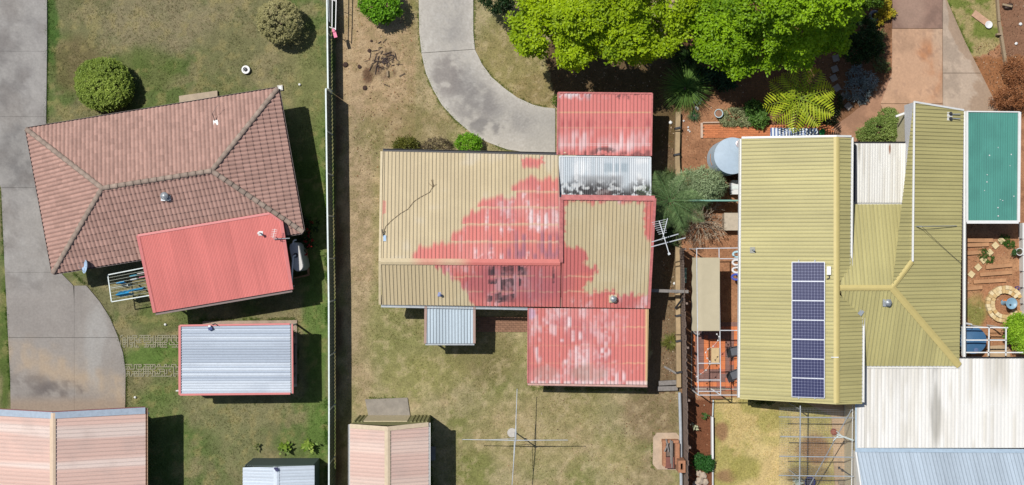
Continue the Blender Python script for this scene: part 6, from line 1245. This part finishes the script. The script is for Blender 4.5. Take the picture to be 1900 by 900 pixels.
# ------------------------------------------------------------------ wire trellis at the bottom right
t = thing('wire_trellis', P(1515, 830), 'galvanised pipe and wire mesh trellis over the dry lawn', 'trellis'); tz = 2.3; TG_ = mat('trellis_pipe', C(196, 204, 210), rough=.35, metal=.3)
for v_, u0, u1 in ((773.5, 1445, 1584), (810, 1448, 1560), (846.5, 1446, 1584), (882, 1445, 1584)): MB().tube(P(u0, v_, tz), P(u1, v_ + 2, tz), .028, n=8).build('pipe', TG_, t)
MB().tube(P(1485, 752, tz - .05), P(1483.5, 930, tz - .05), .035, n=8).build('pipe', TG_, t); MB().tube(P(1582, 752, tz - .04), P(1580, 930, tz - .04), .03, n=8).build('pipe', WHITE, t)
b = MB()
for k in range(48): b.tube(P(1447 + k * 2.85, 757, tz + .03), P(1447 + k * 2.85, 930, tz + .03), .0035, n=3, cap=False)
for k in range(55): b.tube(P(1446, 757 + k * 3.2, tz + .03), P(1583, 757 + k * 3.2, tz + .03), .0035, n=3, cap=False)
b.build('wire_mesh', GREYM, t, kind='stuff')
for px in ((1485, 760), (1484, 888)): q_ = P(*px, tz); MB().tube((q_.x, q_.y, 0), q_, .03, n=8).build('post', TG_, t)
T('leaning_pole', MB().tube(P(1580, 760, 2.6), P(1500, 905, 1.7), .025, n=7), GREYM, P(1500, 900, 1.7), 'thin pole lying slantwise across the wire trellis', 'pole')
t = thing('hanging_ornament', P(1562, 812, 2.2), 'white branching metal ornament on the trellis beside the white roof', 'ornament')
for a_, b_, r_ in (((1583, 817), (1553, 806), .05), ((1570, 811), (1548, 812), .04), ((1562, 809), (1552, 800), .03), ((1556, 808), (1546, 818), .035)): MB().tube(P(*a_, 2.35), P(*b_, 2.5), r_, r_ * .6, n=7).build('branch', FRAIL, t)
T('terracotta_bowl', MB().lathe(P(1545, 800), [(.12, 0), (.18, .2), (.15, .2), (.12, .12)], 14), mat('terra_bowl', C(166, 96, 74)), P(1545, 800), 'small terracotta bowl under the wire trellis', 'bowl'); rock('round_boulder', (1562, 895), .22, mat('boulder', C(150, 136, 112), rough=.9, var=.3), 'round mossy boulder at the bottom of the trellis path', 'boulder')
t = thing('wall_bracket', P(1570, 875), 'dark bracket arm on the path beside the white gable wall', 'bracket'); MB().tube(P(1557, 868, 1.2), P(1578, 882, 1.6), .03).build('arm', DARK, t); MB().box(P(1557, 868, 1.2), (.1, .12, .1)).build('head', DARK, t)
for k, (px, r_) in enumerate((((1296, 878), .16), ((1304, 882), .2), ((1298, 892), .22), ((1308, 894), .18), ((1292, 899), .24))): rock('garden_rock', px, r_, mat('rock_pale', C(190, 172, 152), rough=.9, var=.25, bump=.3), ['pale garden rock at the top of the small rock pile', 'pale rock on the right of the small rock pile', 'pale rock in the middle of the small rock pile', 'pale rock at the lower right of the small rock pile', 'largest pale rock at the bottom left of the pile'][k], 'rock', 'rock pile by the paling fence')
for k in range(14):
    px = (1287 + 14 * rnd.random() - (k > 9) * 20, 172 + 30 * rnd.random() + (k > 9) * 44); rock('white_pebble', px, rnd.uniform(.04, .09), mat('pebble_white', C(224, 220, 214), rough=.8), 'small white stone beside the strappy green plant', 'stone', 'white stones below the strappy plant')
# ------------------------------------------------------------------ trees and plants
LEAF = mat_attr('leaf', rough=.55, var=.1, spec=.3, transl=.35); BARK = mat('bark', C(110, 92, 76), rough=.95, var=.3, bump=.4); STEM = mat('stem_green', C(90, 96, 50), rough=.8)
def lobe_points(lobes, dens, low=-.25, jit=.16, g=rng, gap=None):
    pts = []; cv = []
    for (c, rx, ry, rz) in lobes:
        n = int(dens * 4 * math.pi * ((rx + ry + rz) / 3) ** 2) + 4; d = rdir(int(n * 1.6), g); d = d[d[:, 2] > low][:n]
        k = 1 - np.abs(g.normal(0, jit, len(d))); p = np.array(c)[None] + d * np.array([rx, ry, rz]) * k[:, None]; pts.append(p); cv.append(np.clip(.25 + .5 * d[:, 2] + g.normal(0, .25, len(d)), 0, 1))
    P_ = np.concatenate(pts); V_ = np.concatenate(cv); keep = np.ones(len(P_), bool)
    if gap: keep &= fbm(P_[:, 0] + P_[:, 2] * .4, P_[:, 1] - P_[:, 2] * .3, gap[0], 2, 17) > gap[1]
    for (c, rx, ry, rz) in lobes:                                   # drop what lies deep inside another lobe
        keep &= (((P_ - np.array(c)) / np.array([rx, ry, rz])) ** 2).sum(1) > .42
    return P_[keep], V_[keep]
def plant(name, base, lobes, dens, crad, nper, size, cA, cB, label, cat, group=None, trunk=.1, aspect=.55, upbias=.6, flat=.8, limbs=True, low=-.25, part='crown', jit=.16, cvar_noise=None, tm=BARK, vsq=.8, gap=None):
    t = thing(name, base, label, cat, group); b0 = np.array(base); pts, cv = lobe_points(lobes, dens, low, jit, rng, gap)
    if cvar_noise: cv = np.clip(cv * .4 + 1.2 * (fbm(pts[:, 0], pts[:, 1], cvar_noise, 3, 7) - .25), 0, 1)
    V, Q, cl = leafcloud(pts, np.full(len(pts), crad) * rng.uniform(.7, 1.25, len(pts)), nper, size, cA, cB, flat, rng, upbias, aspect, cv, vsq)
    link(npmesh(part, V - b0, Q, LEAF, cl), part, t)
    if trunk:
        cen = sum((Vector(l[0]) for l in lobes), Vector()) / len(lobes); zt = min(l[0][2] - l[3] * .4 for l in lobes); zt = max(zt * .75, .15); top = Vector((base[0] * .6 + cen.x * .4, base[1] * .6 + cen.y * .4, zt))
        m_ = MB(); mid_ = (Vector(base) + top) / 2 + Vector((.05, .04, 0)); m_.tube(base, mid_, trunk, trunk * .85, 10); m_.tube(mid_, top, trunk * .85, trunk * .7, 10); m_.build('trunk', tm, t, smooth=True)
        if limbs:
            for (c, rx, ry, rz) in lobes: lm = MB(); c = Vector(c); k = top.lerp(c, .5) + Vector((0, 0, .15)); lm.tube(top, k, trunk * .5, trunk * .35, 7); lm.tube(k, c + Vector((0, 0, rz * .2)), trunk * .35, trunk * .12, 7); lm.build('limb', tm, t, smooth=True)
    return t
def LB(*ls): return [(P(u, v, z), rx, ry, rz) for (u, v, z, rx, ry, rz) in ls]
def LR(*ls): return [(P(u, v, z), r, r, r * .85) for (u, v, z, r) in ls]
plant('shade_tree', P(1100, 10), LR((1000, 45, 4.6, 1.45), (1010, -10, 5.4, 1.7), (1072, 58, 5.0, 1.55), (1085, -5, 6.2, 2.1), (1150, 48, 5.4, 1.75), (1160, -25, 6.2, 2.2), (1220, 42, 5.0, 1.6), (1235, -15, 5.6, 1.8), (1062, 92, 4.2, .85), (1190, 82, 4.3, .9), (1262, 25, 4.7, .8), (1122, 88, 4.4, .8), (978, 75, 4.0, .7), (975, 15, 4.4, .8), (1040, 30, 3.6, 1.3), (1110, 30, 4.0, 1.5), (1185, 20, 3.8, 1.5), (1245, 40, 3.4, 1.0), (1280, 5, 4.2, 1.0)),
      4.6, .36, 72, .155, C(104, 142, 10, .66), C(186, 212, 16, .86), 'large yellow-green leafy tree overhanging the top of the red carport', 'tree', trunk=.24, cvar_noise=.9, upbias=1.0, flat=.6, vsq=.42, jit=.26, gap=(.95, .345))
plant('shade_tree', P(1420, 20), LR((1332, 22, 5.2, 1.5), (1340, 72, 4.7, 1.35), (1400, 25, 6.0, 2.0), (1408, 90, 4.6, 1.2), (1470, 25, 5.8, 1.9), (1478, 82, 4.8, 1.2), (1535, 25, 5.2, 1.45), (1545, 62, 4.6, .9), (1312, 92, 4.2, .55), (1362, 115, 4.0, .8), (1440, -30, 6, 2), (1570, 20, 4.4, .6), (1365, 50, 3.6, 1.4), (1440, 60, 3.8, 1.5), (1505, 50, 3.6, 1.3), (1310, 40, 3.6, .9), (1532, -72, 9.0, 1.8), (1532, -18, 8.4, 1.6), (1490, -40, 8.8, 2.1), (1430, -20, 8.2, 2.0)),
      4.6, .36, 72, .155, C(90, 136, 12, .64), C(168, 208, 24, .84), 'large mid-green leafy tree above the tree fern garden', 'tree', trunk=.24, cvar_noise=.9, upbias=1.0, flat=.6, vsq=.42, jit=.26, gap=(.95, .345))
plant('dark_tree', P(925, -10), LR((922, 0, 2.2, .75), (940, -12, 2.6, .8), (905, -12, 2.0, .6)), 9, .2, 45, .10, C(24, 48, 20), C(56, 92, 44), 'dark green bush at the top edge left of the large tree', 'bush', trunk=.09)
plant('leafy_bush', P(705, 8), LR((690, 8, 1.0, .6), (718, 6, 1.1, .7), (703, 22, .9, .55), (716, 30, .6, .35), (730, 18, .8, .4), (700, -15, 1.2, .7)), 14, .2, 40, .13, C(84, 140, 26, .75), C(150, 206, 50, .8), 'bright green leafy bush at the top left of the curved driveway', 'bush', trunk=.06)
# clipped round shrubs
plant('round_shrub', P(195, 157), LB((193, 157, .75, 1.45, 1.38, 1.0), (180, 150, .8, 1.1, 1.1, .9), (208, 166, .7, 1.1, 1.0, .85)), 42, .1, 26, .085, C(96, 120, 44, .85), C(176, 194, 88, .95), 'large clipped green ball shrub on the front lawn', 'shrub', trunk=.08, limbs=False, low=-.7, jit=.05, flat=.75, upbias=.9, cvar_noise=.9)
plant('round_shrub', P(522, 45), LB((519, 40, .95, 1.16, 1.12, 1.05)), 42, .09, 24, .08, C(134, 132, 84, .98), C(182, 174, 124, 1.0), 'olive brown clipped ball shrub near the top of the fence', 'shrub', trunk=.08, limbs=False, low=-.8, jit=.05, flat=.7, upbias=1.0, cvar_noise=1.2)
# foundation shrubs along the beige house
plant('spiky_shrub', P(752, 270), LB((752, 270, .35, .62, .38, .4)), 30, .16, 22, .2, C(78, 88, 30, .7), C(150, 150, 66, .7), 'olive spiky shrub at the front eave, leftmost of three', 'shrub', trunk=.04, aspect=.18, limbs=False)
plant('dry_shrub', P(812, 270), LB((812, 270, .3, .8, .4, .38)), 30, .14, 20, .09, C(74, 62, 48, .7), C(132, 116, 92, .7), 'brown half dead shrub in the middle of the front eave shrubs', 'shrub', trunk=.04, aspect=.3, limbs=False)
plant('green_shrub', P(869, 266), LB((869, 266, .5, .68, .5, .5)), 34, .14, 34, .08, C(90, 150, 26, .75), C(156, 210, 50, .8), 'bright lime green shrub beside the curved driveway and beige roof', 'shrub', trunk=.05, limbs=False)
plant('low_plant', P(1031, 186), LB((1031, 186, .25, .2, .25, .2)), 50, .09, 16, .08, C(60, 100, 20), C(120, 150, 40), 'tiny green plant at the top corner of the red carport', 'plant', trunk=.02, limbs=False)
# left garden seedlings
def rosette(px, n, ln, wd, cA, cB, label, name='leafy_plant', up=.7, hgt=.3):
    t = thing(name, P(*px), label, 'plant'); p0 = np.array(P(*px)); ang = rng.uniform(0, 2 * np.pi, n); el = rng.uniform(.1, up, n); st = np.stack([rng.normal(0, .12 * ln / .3, n), rng.normal(0, .12 * ln / .3, n), rng.uniform(.05, hgt, n)], 1)
    D = np.stack([np.cos(ang), np.sin(ang), el], 1); k = rng.random((n, 1)); V, Q, cl = quads(st, D, rdir(n) * .25 + np.array([0, 0, 1.]), ln * rng.uniform(.6, 1.2, n), np.full(n, wd), np.array(cA) * (1 - k) + np.array(cB) * k)
    link(npmesh('foliage', V, Q, LEAF, cl), 'foliage', t); MB().tube(P(*px), P(px[0], px[1], hgt), .02, .012, 6).build('stem', STEM, t); return t
rosette((529, 829), 60, .26, .13, C(90, 120, 30), C(160, 190, 70), 'left of the two bushy seedlings above the pale garden shed', hgt=.5); rosette((574, 825), 90, .26, .12, C(110, 150, 40), C(184, 206, 96), 'right and brighter of the two seedlings above the pale garden shed', hgt=.55); rosette((480, 828), 14, .2, .08, C(80, 90, 40), C(130, 140, 70), 'sparse little weed left of the two seedlings', hgt=.2)
# planting by the slim tank
t = thing('red_flower_plant', P(567, 440), 'dark leafy plant with red flowers at the tiled house corner', 'plant'); cc = np.array(P(567, 436, .5))[None] + rng.normal(0, 1, (40, 3)) * [.25, .55, .15]; V, Q, cl = leafcloud(cc, np.full(40, .16), 22, .13, C(36, 58, 22), C(70, 100, 40)); link(npmesh('foliage', V - np.array(P(567, 440)), Q, LEAF, cl), 'foliage', t)
cc = np.array(P(572, 438, .75))[None] + rng.normal(0, 1, (9, 3)) * [.12, .4, .08]; V, Q, cl = leafcloud(cc, np.full(9, .07), 16, .09, C(170, 24, 28), C(210, 50, 50)); link(npmesh('flowers', V - np.array(P(567, 440)), Q, LEAF, cl), 'flowers', t, 'stuff')
MB().lathe(P(562, 408), [(.2, 0), (.24, .3), (.2, .3), (.18, .2)], 14).build('pot', mat('pot_brown', C(120, 100, 84)), t)
# fence strip planting
def strappy(px, n, ln, cA, cB, label, r0=.15, z0=.4, name='strappy_plant', droop=.6):
    t = thing(name, P(*px), label, 'plant'); V = []; Q = []; Cc = []; 
    for i in range(n):
        a = rnd.uniform(0, 6.283); L = ln * rnd.uniform(.55, 1.1); el = rnd.uniform(.2, 1.2); d = Vector((math.cos(a), math.sin(a), 0)); s = Vector((-d.y, d.x, 0)) * .016; p = d * r0 * rnd.random() + Vector((0, 0, z0 * rnd.uniform(.5, 1))); k = rnd.random(); c = [cA[j] * (1 - k) + cB[j] * k for j in range(3)]; b = len(V)
        for j in range(5):
            f = j / 4; q_ = p + d * (L * f * math.cos(el * (1 - f * .5))) + Vector((0, 0, L * (math.sin(el) * f - droop * f * f))); w = s * (1 - f * .85); V += [q_ - w, q_ + w]; Cc += [c, c]
            if j: Q.append((b + 2 * j - 2, b + 2 * j - 1, b + 2 * j + 1, b + 2 * j))
    link(npmesh('foliage', np.array([tuple(v) for v in V]), Q, LEAF, np.array(Cc)), 'foliage', t); MB().tube(P(*px), P(*px, z0), .12, .1, 8).build('stem', BARK, t); return t
strappy((1269, 165), 520, 1.45, C(64, 104, 36, .8), C(130, 164, 72, .85), 'strappy dark green grass tree between the two large trees', .25, .9); strappy((1271, 112), 380, 1.2, C(26, 52, 16), C(66, 96, 34), 'shaded strappy grass tree tucked under the large tree edges', .25, .7)
strappy((1243, 634), 260, .42, C(92, 98, 34), C(150, 150, 66), 'yellow green grass clump on the litter beside the red extension', .22, .12, 'grass_clump'); strappy((1241, 330), 120, .6, C(60, 84, 40), C(110, 128, 70), 'small fern at the top of the palm beside the sleepers', .2, .3, 'fern_clump'); strappy((1287, 215), 90, .4, C(50, 90, 50), C(110, 150, 100), 'small tuft with white tips beside the sleeper edging', .1, .2, 'grass_clump')
# fronds: palm and tree fern
def frond_mesh(name, L, npair, plen, pw, arch, droop, cA, cB, tipup=.0, lobed=False):
    V = []; Q = []; Cc = []
    def axis(f): return Vector((L * f * (1 - .12 * f * f), 0, arch * L * f - droop * L * f * f))
    for i in range(14):
        f0, f1 = i / 14, (i + 1) / 14; a, b = axis(f0), axis(f1); w0, w1 = .022 * (1 - f0 * .8), .022 * (1 - f1 * .8); n0 = len(V); V += [a + Vector((0, w0, 0)), a - Vector((0, w0, 0)), b - Vector((0, w1, 0)), b + Vector((0, w1, 0))]; Q.append((n0, n0 + 1, n0 + 2, n0 + 3)); Cc += [cA] * 4
    for i in range(npair):
        f = .10 + .88 * i / (npair - 1); p = axis(f); sc = math.sin(math.pi * min(1, .18 + f * .86)) ** .7 * rnd.uniform(.9, 1.1)
        for s in (-1, 1):
            d = Vector((.42 + .2 * f, s * 1.0, -.12 - .2 * rnd.random())).normalized(); l = plen * max(.16, sc); x = Vector((1, 0, 0)); k = rnd.random() * .7 + .3 * f; c = [cA[j] * (1 - k) + cB[j] * k for j in range(3)]
            n0 = len(V); w = pw * (.6 + .4 * sc); e1 = p + d * l * .45; e2 = p + d * l + Vector((.06 * l, 0, -.12 * l)); V += [p, e1 + x * w * .5, e2 + x * w * .12, e2 - x * w * .12, e1 - x * w * .5 + Vector((0, 0, -.02))]; Cc += [c] * 5; Q.append((n0, n0 + 1, n0 + 4, n0 + 4)); Q.append((n0 + 1, n0 + 2, n0 + 3, n0 + 4))
    Q = [q if len(set(q)) == 4 else (q[0], q[1], q[2]) for q in Q]
    me = bpy.data.meshes.new(name); me.from_pydata([tuple(v) for v in V], [], Q); me.update(); at_ = me.attributes.new('Col', 'FLOAT_COLOR', 'POINT'); at_.data.foreach_set('color', np.c_[np.array(Cc), np.ones(len(Cc))].astype(np.float32).ravel()); me.materials.append(LEAF); return me
def crown_fronds(t, top, n, meshes, a0=0, ti=(-.1, .25), scale=(.85, 1.1), angs=None):
    for k in range(n):
        o = bpy.data.objects.new('frond', rnd.choice(meshes)); col.objects.link(o); o.parent = t; a = angs[k] if angs else a0 + 2 * math.pi * k / n + rnd.uniform(-.15, .15); o.location = top - ORG[t.name]; o.rotation_euler = (rnd.uniform(-.12, .12), -rnd.uniform(*ti), a); o.scale = (rnd.uniform(*scale),) * 3
fm_ = [frond_mesh('frond', 2.05, 12, .72, .125, .34, .46, C(140, 166, 30, .75), C(206, 216, 56, .8)) for _ in range(3)]
ftop = P(1484, 182, 2.5); t = thing('tree_fern', Vector((ftop.x, ftop.y, 0)), 'yellow-green tree fern with broad feathery fronds above the striped cushion', 'tree fern'); MB().tube(Vector((ftop.x, ftop.y, 0)), ftop, .13, .10, 10).build('trunk', mat('fern_trunk', C(70, 52, 40), rough=.95, bump=.5), t)
crown_fronds(t, ftop, 10, fm_, .2, (-.15, .12), (.85, 1.08))
pm = [frond_mesh('frond', 1.9, 30, .46, .026, .45, .55, C(84, 116, 66, .85), C(146, 174, 116, .9)) for _ in range(2)]
ptop = P(1243, 372, 2.6); t = thing('feather_palm', Vector((ptop.x, ptop.y, 0)), 'feathery green palm between the beige house and the teal fence', 'palm'); MB().tube(Vector((ptop.x, ptop.y, 0)), ptop, .11, .09, 10).build('trunk', BARK, t); crown_fronds(t, ptop, 14, pm, .3, (-.3, .45), (.75, 1.25), [k * 6.283 / 14 + rnd.uniform(-.28, .28) for k in range(14)])
plant('tangled_shrub', P(1240, 395), LB((1236, 340, .5, .45, .5, .35), (1226, 400, .5, .35, .5, .35), (1252, 418, .6, .5, .5, .4), (1264, 390, .6, .45, .45, .35), (1240, 445, .5, .3, .4, .3)), 10, .26, 30, .26, C(60, 86, 44, .8), C(132, 150, 96, .85), 'tangled grey-green undergrowth around the foot of the palm', 'shrub', trunk=.05, aspect=.13, upbias=.4)
t = plant('feathery_shrub', P(1298, 347), LB((1280, 340, 1.2, .8, .6, .5), (1308, 338, 1.4, .85, .65, .5), (1295, 360, 1.1, .9, .5, .4), (1326, 348, 1.0, .5, .5, .4), (1262, 352, 1.0, .5, .5, .4)), 15, .24, 34, .24, C(128, 148, 104, .9), C(190, 206, 160, .9), 'grey-green feathery shrub above the teal fence panel', 'shrub', trunk=.06, aspect=.14, flat=.8, upbias=.4)
# twiggy bare shrub
t = thing('bare_shrub', P(1302, 412), 'tangled leafless shrub with pale branches below the teal fence', 'shrub'); b = MB(); r0 = P(1302, 412)
def twig(p, d, L, r_, depth):
    q_ = p + d * L; b.tube(p, q_, r_, r_ * .65, 5, cap=False)
    if depth:
        for _ in range(3): nd = (d + Vector((rnd.gauss(0, .5), rnd.gauss(0, .5), rnd.gauss(.05, .25)))).normalized(); twig(q_, nd, L * rnd.uniform(.6, .85), r_ * .62, depth - 1)
for k in range(16): a = 2 * math.pi * k / 16 + rnd.uniform(-.2, .2); twig(r0, Vector((math.cos(a), math.sin(a), rnd.uniform(.5, 1.3))).normalized(), rnd.uniform(.45, .65), .03, 3)
b.build('branches', mat('twig', C(200, 182, 156), rough=.9, var=.25), t); rosette((1312, 385), 26, .16, .07, C(110, 140, 30), C(186, 200, 70), 'sprig of yellow-green leaves just below the teal fence', up=.6, hgt=.6)
# garden beds right of the paling fence
plant('ground_cover', P(1375, 218), LB((1362, 216, .1, .75, .5, .2), (1385, 222, .1, .6, .4, .2), (1348, 222, .08, .4, .35, .15)), 34, .11, 26, .09, C(104, 118, 70, .75), C(196, 200, 150, .75), 'pale variegated ground cover beside the pale blue pot', 'plant', trunk=None, limbs=False, part='foliage'); plant('leafy_bush', P(1408, 218), LB((1408, 220, .35, .5, .42, .35), (1398, 202, .35, .45, .4, .35)), 26, .15, 24, .14, C(60, 104, 40, .7), C(130, 170, 80, .7), 'fresh green leafy bush above the terracotta path', 'bush', trunk=.03)
plant('shade_shrub', P(1375, 145), LB((1310, 142, .5, .6, .5, .5), (1345, 150, .5, .6, .5, .5)), 16, .2, 22, .14, C(30, 62, 36), C(60, 100, 64), 'dark shrub in the deep shade below the mid-green tree', 'shrub', trunk=.04); plant('shade_shrub', P(1600, 70), LB((1595, 60, 1.0, .9, .9, .8), (1612, 82, .9, .7, .8, .6), (1585, 95, .8, .6, .6, .5)), 14, .22, 30, .12, C(30, 56, 24), C(66, 98, 44), 'dark green shrub right of the shaded stepping stones', 'shrub', trunk=.06)
plant('hedge_bush', P(1595, -5), LB((1590, 0, 1.6, .9, .5, .7), (1612, -8, 1.6, .8, .6, .7)), 14, .22, 40, .12, C(56, 92, 20), C(120, 156, 40), 'green bush at the top edge above the tyre', 'bush', trunk=.06)
plant('yellow_flowers', P(1640, 20), LB((1640, 6, .25, .35, .45, .2), (1645, 24, .25, .45, .4, .2), (1632, 36, .2, .35, .3, .18)), 34, .11, 20, .1, C(150, 160, 50, .75), C(240, 206, 60, .75), 'yellow flowering plants beside the top right driveway', 'flowers', trunk=None, limbs=False, part='foliage'); rosette((1623, 30), 16, .14, .07, C(190, 180, 60), C(240, 210, 90), 'yellow plant growing inside the old tyre', hgt=.2)
plant('low_plant', P(1632, 70), LB((1634, 64, .15, .2, .2, .15), (1628, 82, .2, .3, .35, .2), (1632, 118, .15, .35, .4, .15), (1645, 125, .1, .2, .3, .12)), 26, .12, 16, .1, C(84, 100, 56), C(150, 160, 100), 'straggly green border plants along the left of the driveway', 'plant', trunk=None, limbs=False, part='foliage')
plant('silver_plant', P(1600, 165), LB((1592, 168, .15, .8, .7, .2), (1612, 152, .25, .45, .5, .3), (1590, 140, .15, .5, .5, .18)), 24, .14, 14, .14, C(96, 116, 120, .75), C(180, 196, 200, .75), 'silvery blue leafed plants in the triangular shaded bed', 'plant', trunk=None, limbs=False, part='foliage', aspect=.3)
plant('ground_cover', P(1545, 215), LB((1540, 215, .08, .55, .5, .14), (1552, 190, .08, .4, .5, .12)), 26, .12, 18, .09, C(50, 60, 36), C(90, 100, 60), 'low dark ground cover left of the lower shaded stepping stones', 'plant', trunk=None, limbs=False, part='foliage')
plant('clipped_bush', P(1632, 240), LB((1648, 222, .8, .55, .6, .6), (1632, 240, .8, .85, .65, .6), (1610, 250, .6, .6, .4, .45), (1650, 250, .7, .5, .4, .5)), 40, .12, 28, .08, C(100, 128, 54, .85), C(172, 190, 106, .9), 'rounded green bush beside the white breezeway roof', 'bush', trunk=.06, cvar_noise=1.2)
plant('dry_shrub', P(1885, 165), LB((1870, 180, .5, .7, .5, .5), (1895, 160, .6, .7, .8, .6), (1880, 130, .5, .6, .6, .5), (1905, 190, .6, .6, .5, .5), (1850, 190, .3, .4, .3, .3)), 20, .17, 26, .10, C(120, 80, 52, .8), C(196, 134, 88, .85), 'dry orange brown shrub above the teal awning', 'shrub', trunk=.05, aspect=.35)
plant('leafy_bush', P(1885, 617), LB((1884, 612, 1.3, .6, .7, .6), (1895, 630, 1.3, .6, .6, .6), (1888, 598, 1.2, .5, .4, .5)), 24, .16, 36, .11, C(110, 160, 30, .8), C(176, 214, 60, .85), 'bright green bush at the right edge beside the blue tank', 'bush', trunk=.06)
for px, lab in (((1828, 474), 'green mat of ground cover between the cream stones'), ((1868, 447), 'green ground cover right of the topmost cream stone')): plant('ground_cover', P(*px), LB((px[0] - 4, px[1] - 3, .04, .3, .28, .08), (px[0] + 6, px[1] + 6, .04, .3, .22, .08)), 60, .07, 16, .06, C(50, 92, 26), C(96, 140, 50), lab, 'plant', trunk=None, limbs=False, part='foliage')
rosette((1305, 770), 22, .18, .08, C(50, 86, 30), C(100, 140, 60), 'small green seedling in the red soil strip', hgt=.3); rosette((1288, 789), 20, .16, .09, C(170, 180, 120), C(226, 226, 190), 'pale cream leafed plant against the paling fence', hgt=.5)
plant('leafy_bush', P(1304, 858), LB((1298, 856, .3, .35, .35, .3), (1311, 860, .3, .35, .38, .3)), 40, .12, 20, .12, C(30, 84, 30), C(80, 140, 64), 'dark green bush in the red soil strip by the white edging', 'bush', trunk=.03)
rosette((1478, 892), 40, .22, .08, C(160, 176, 160), C(216, 226, 214), 'silvery white plant at the foot of the trellis post', hgt=.5); plant('low_plant', P(1412, 742), LB((1405, 742, .12, .4, .2, .14), (1425, 744, .12, .35, .2, .14)), 40, .1, 14, .09, C(60, 80, 30), C(130, 140, 60), 'low green weeds along the south wall of the olive house', 'plant', trunk=None, limbs=False, part='foliage')
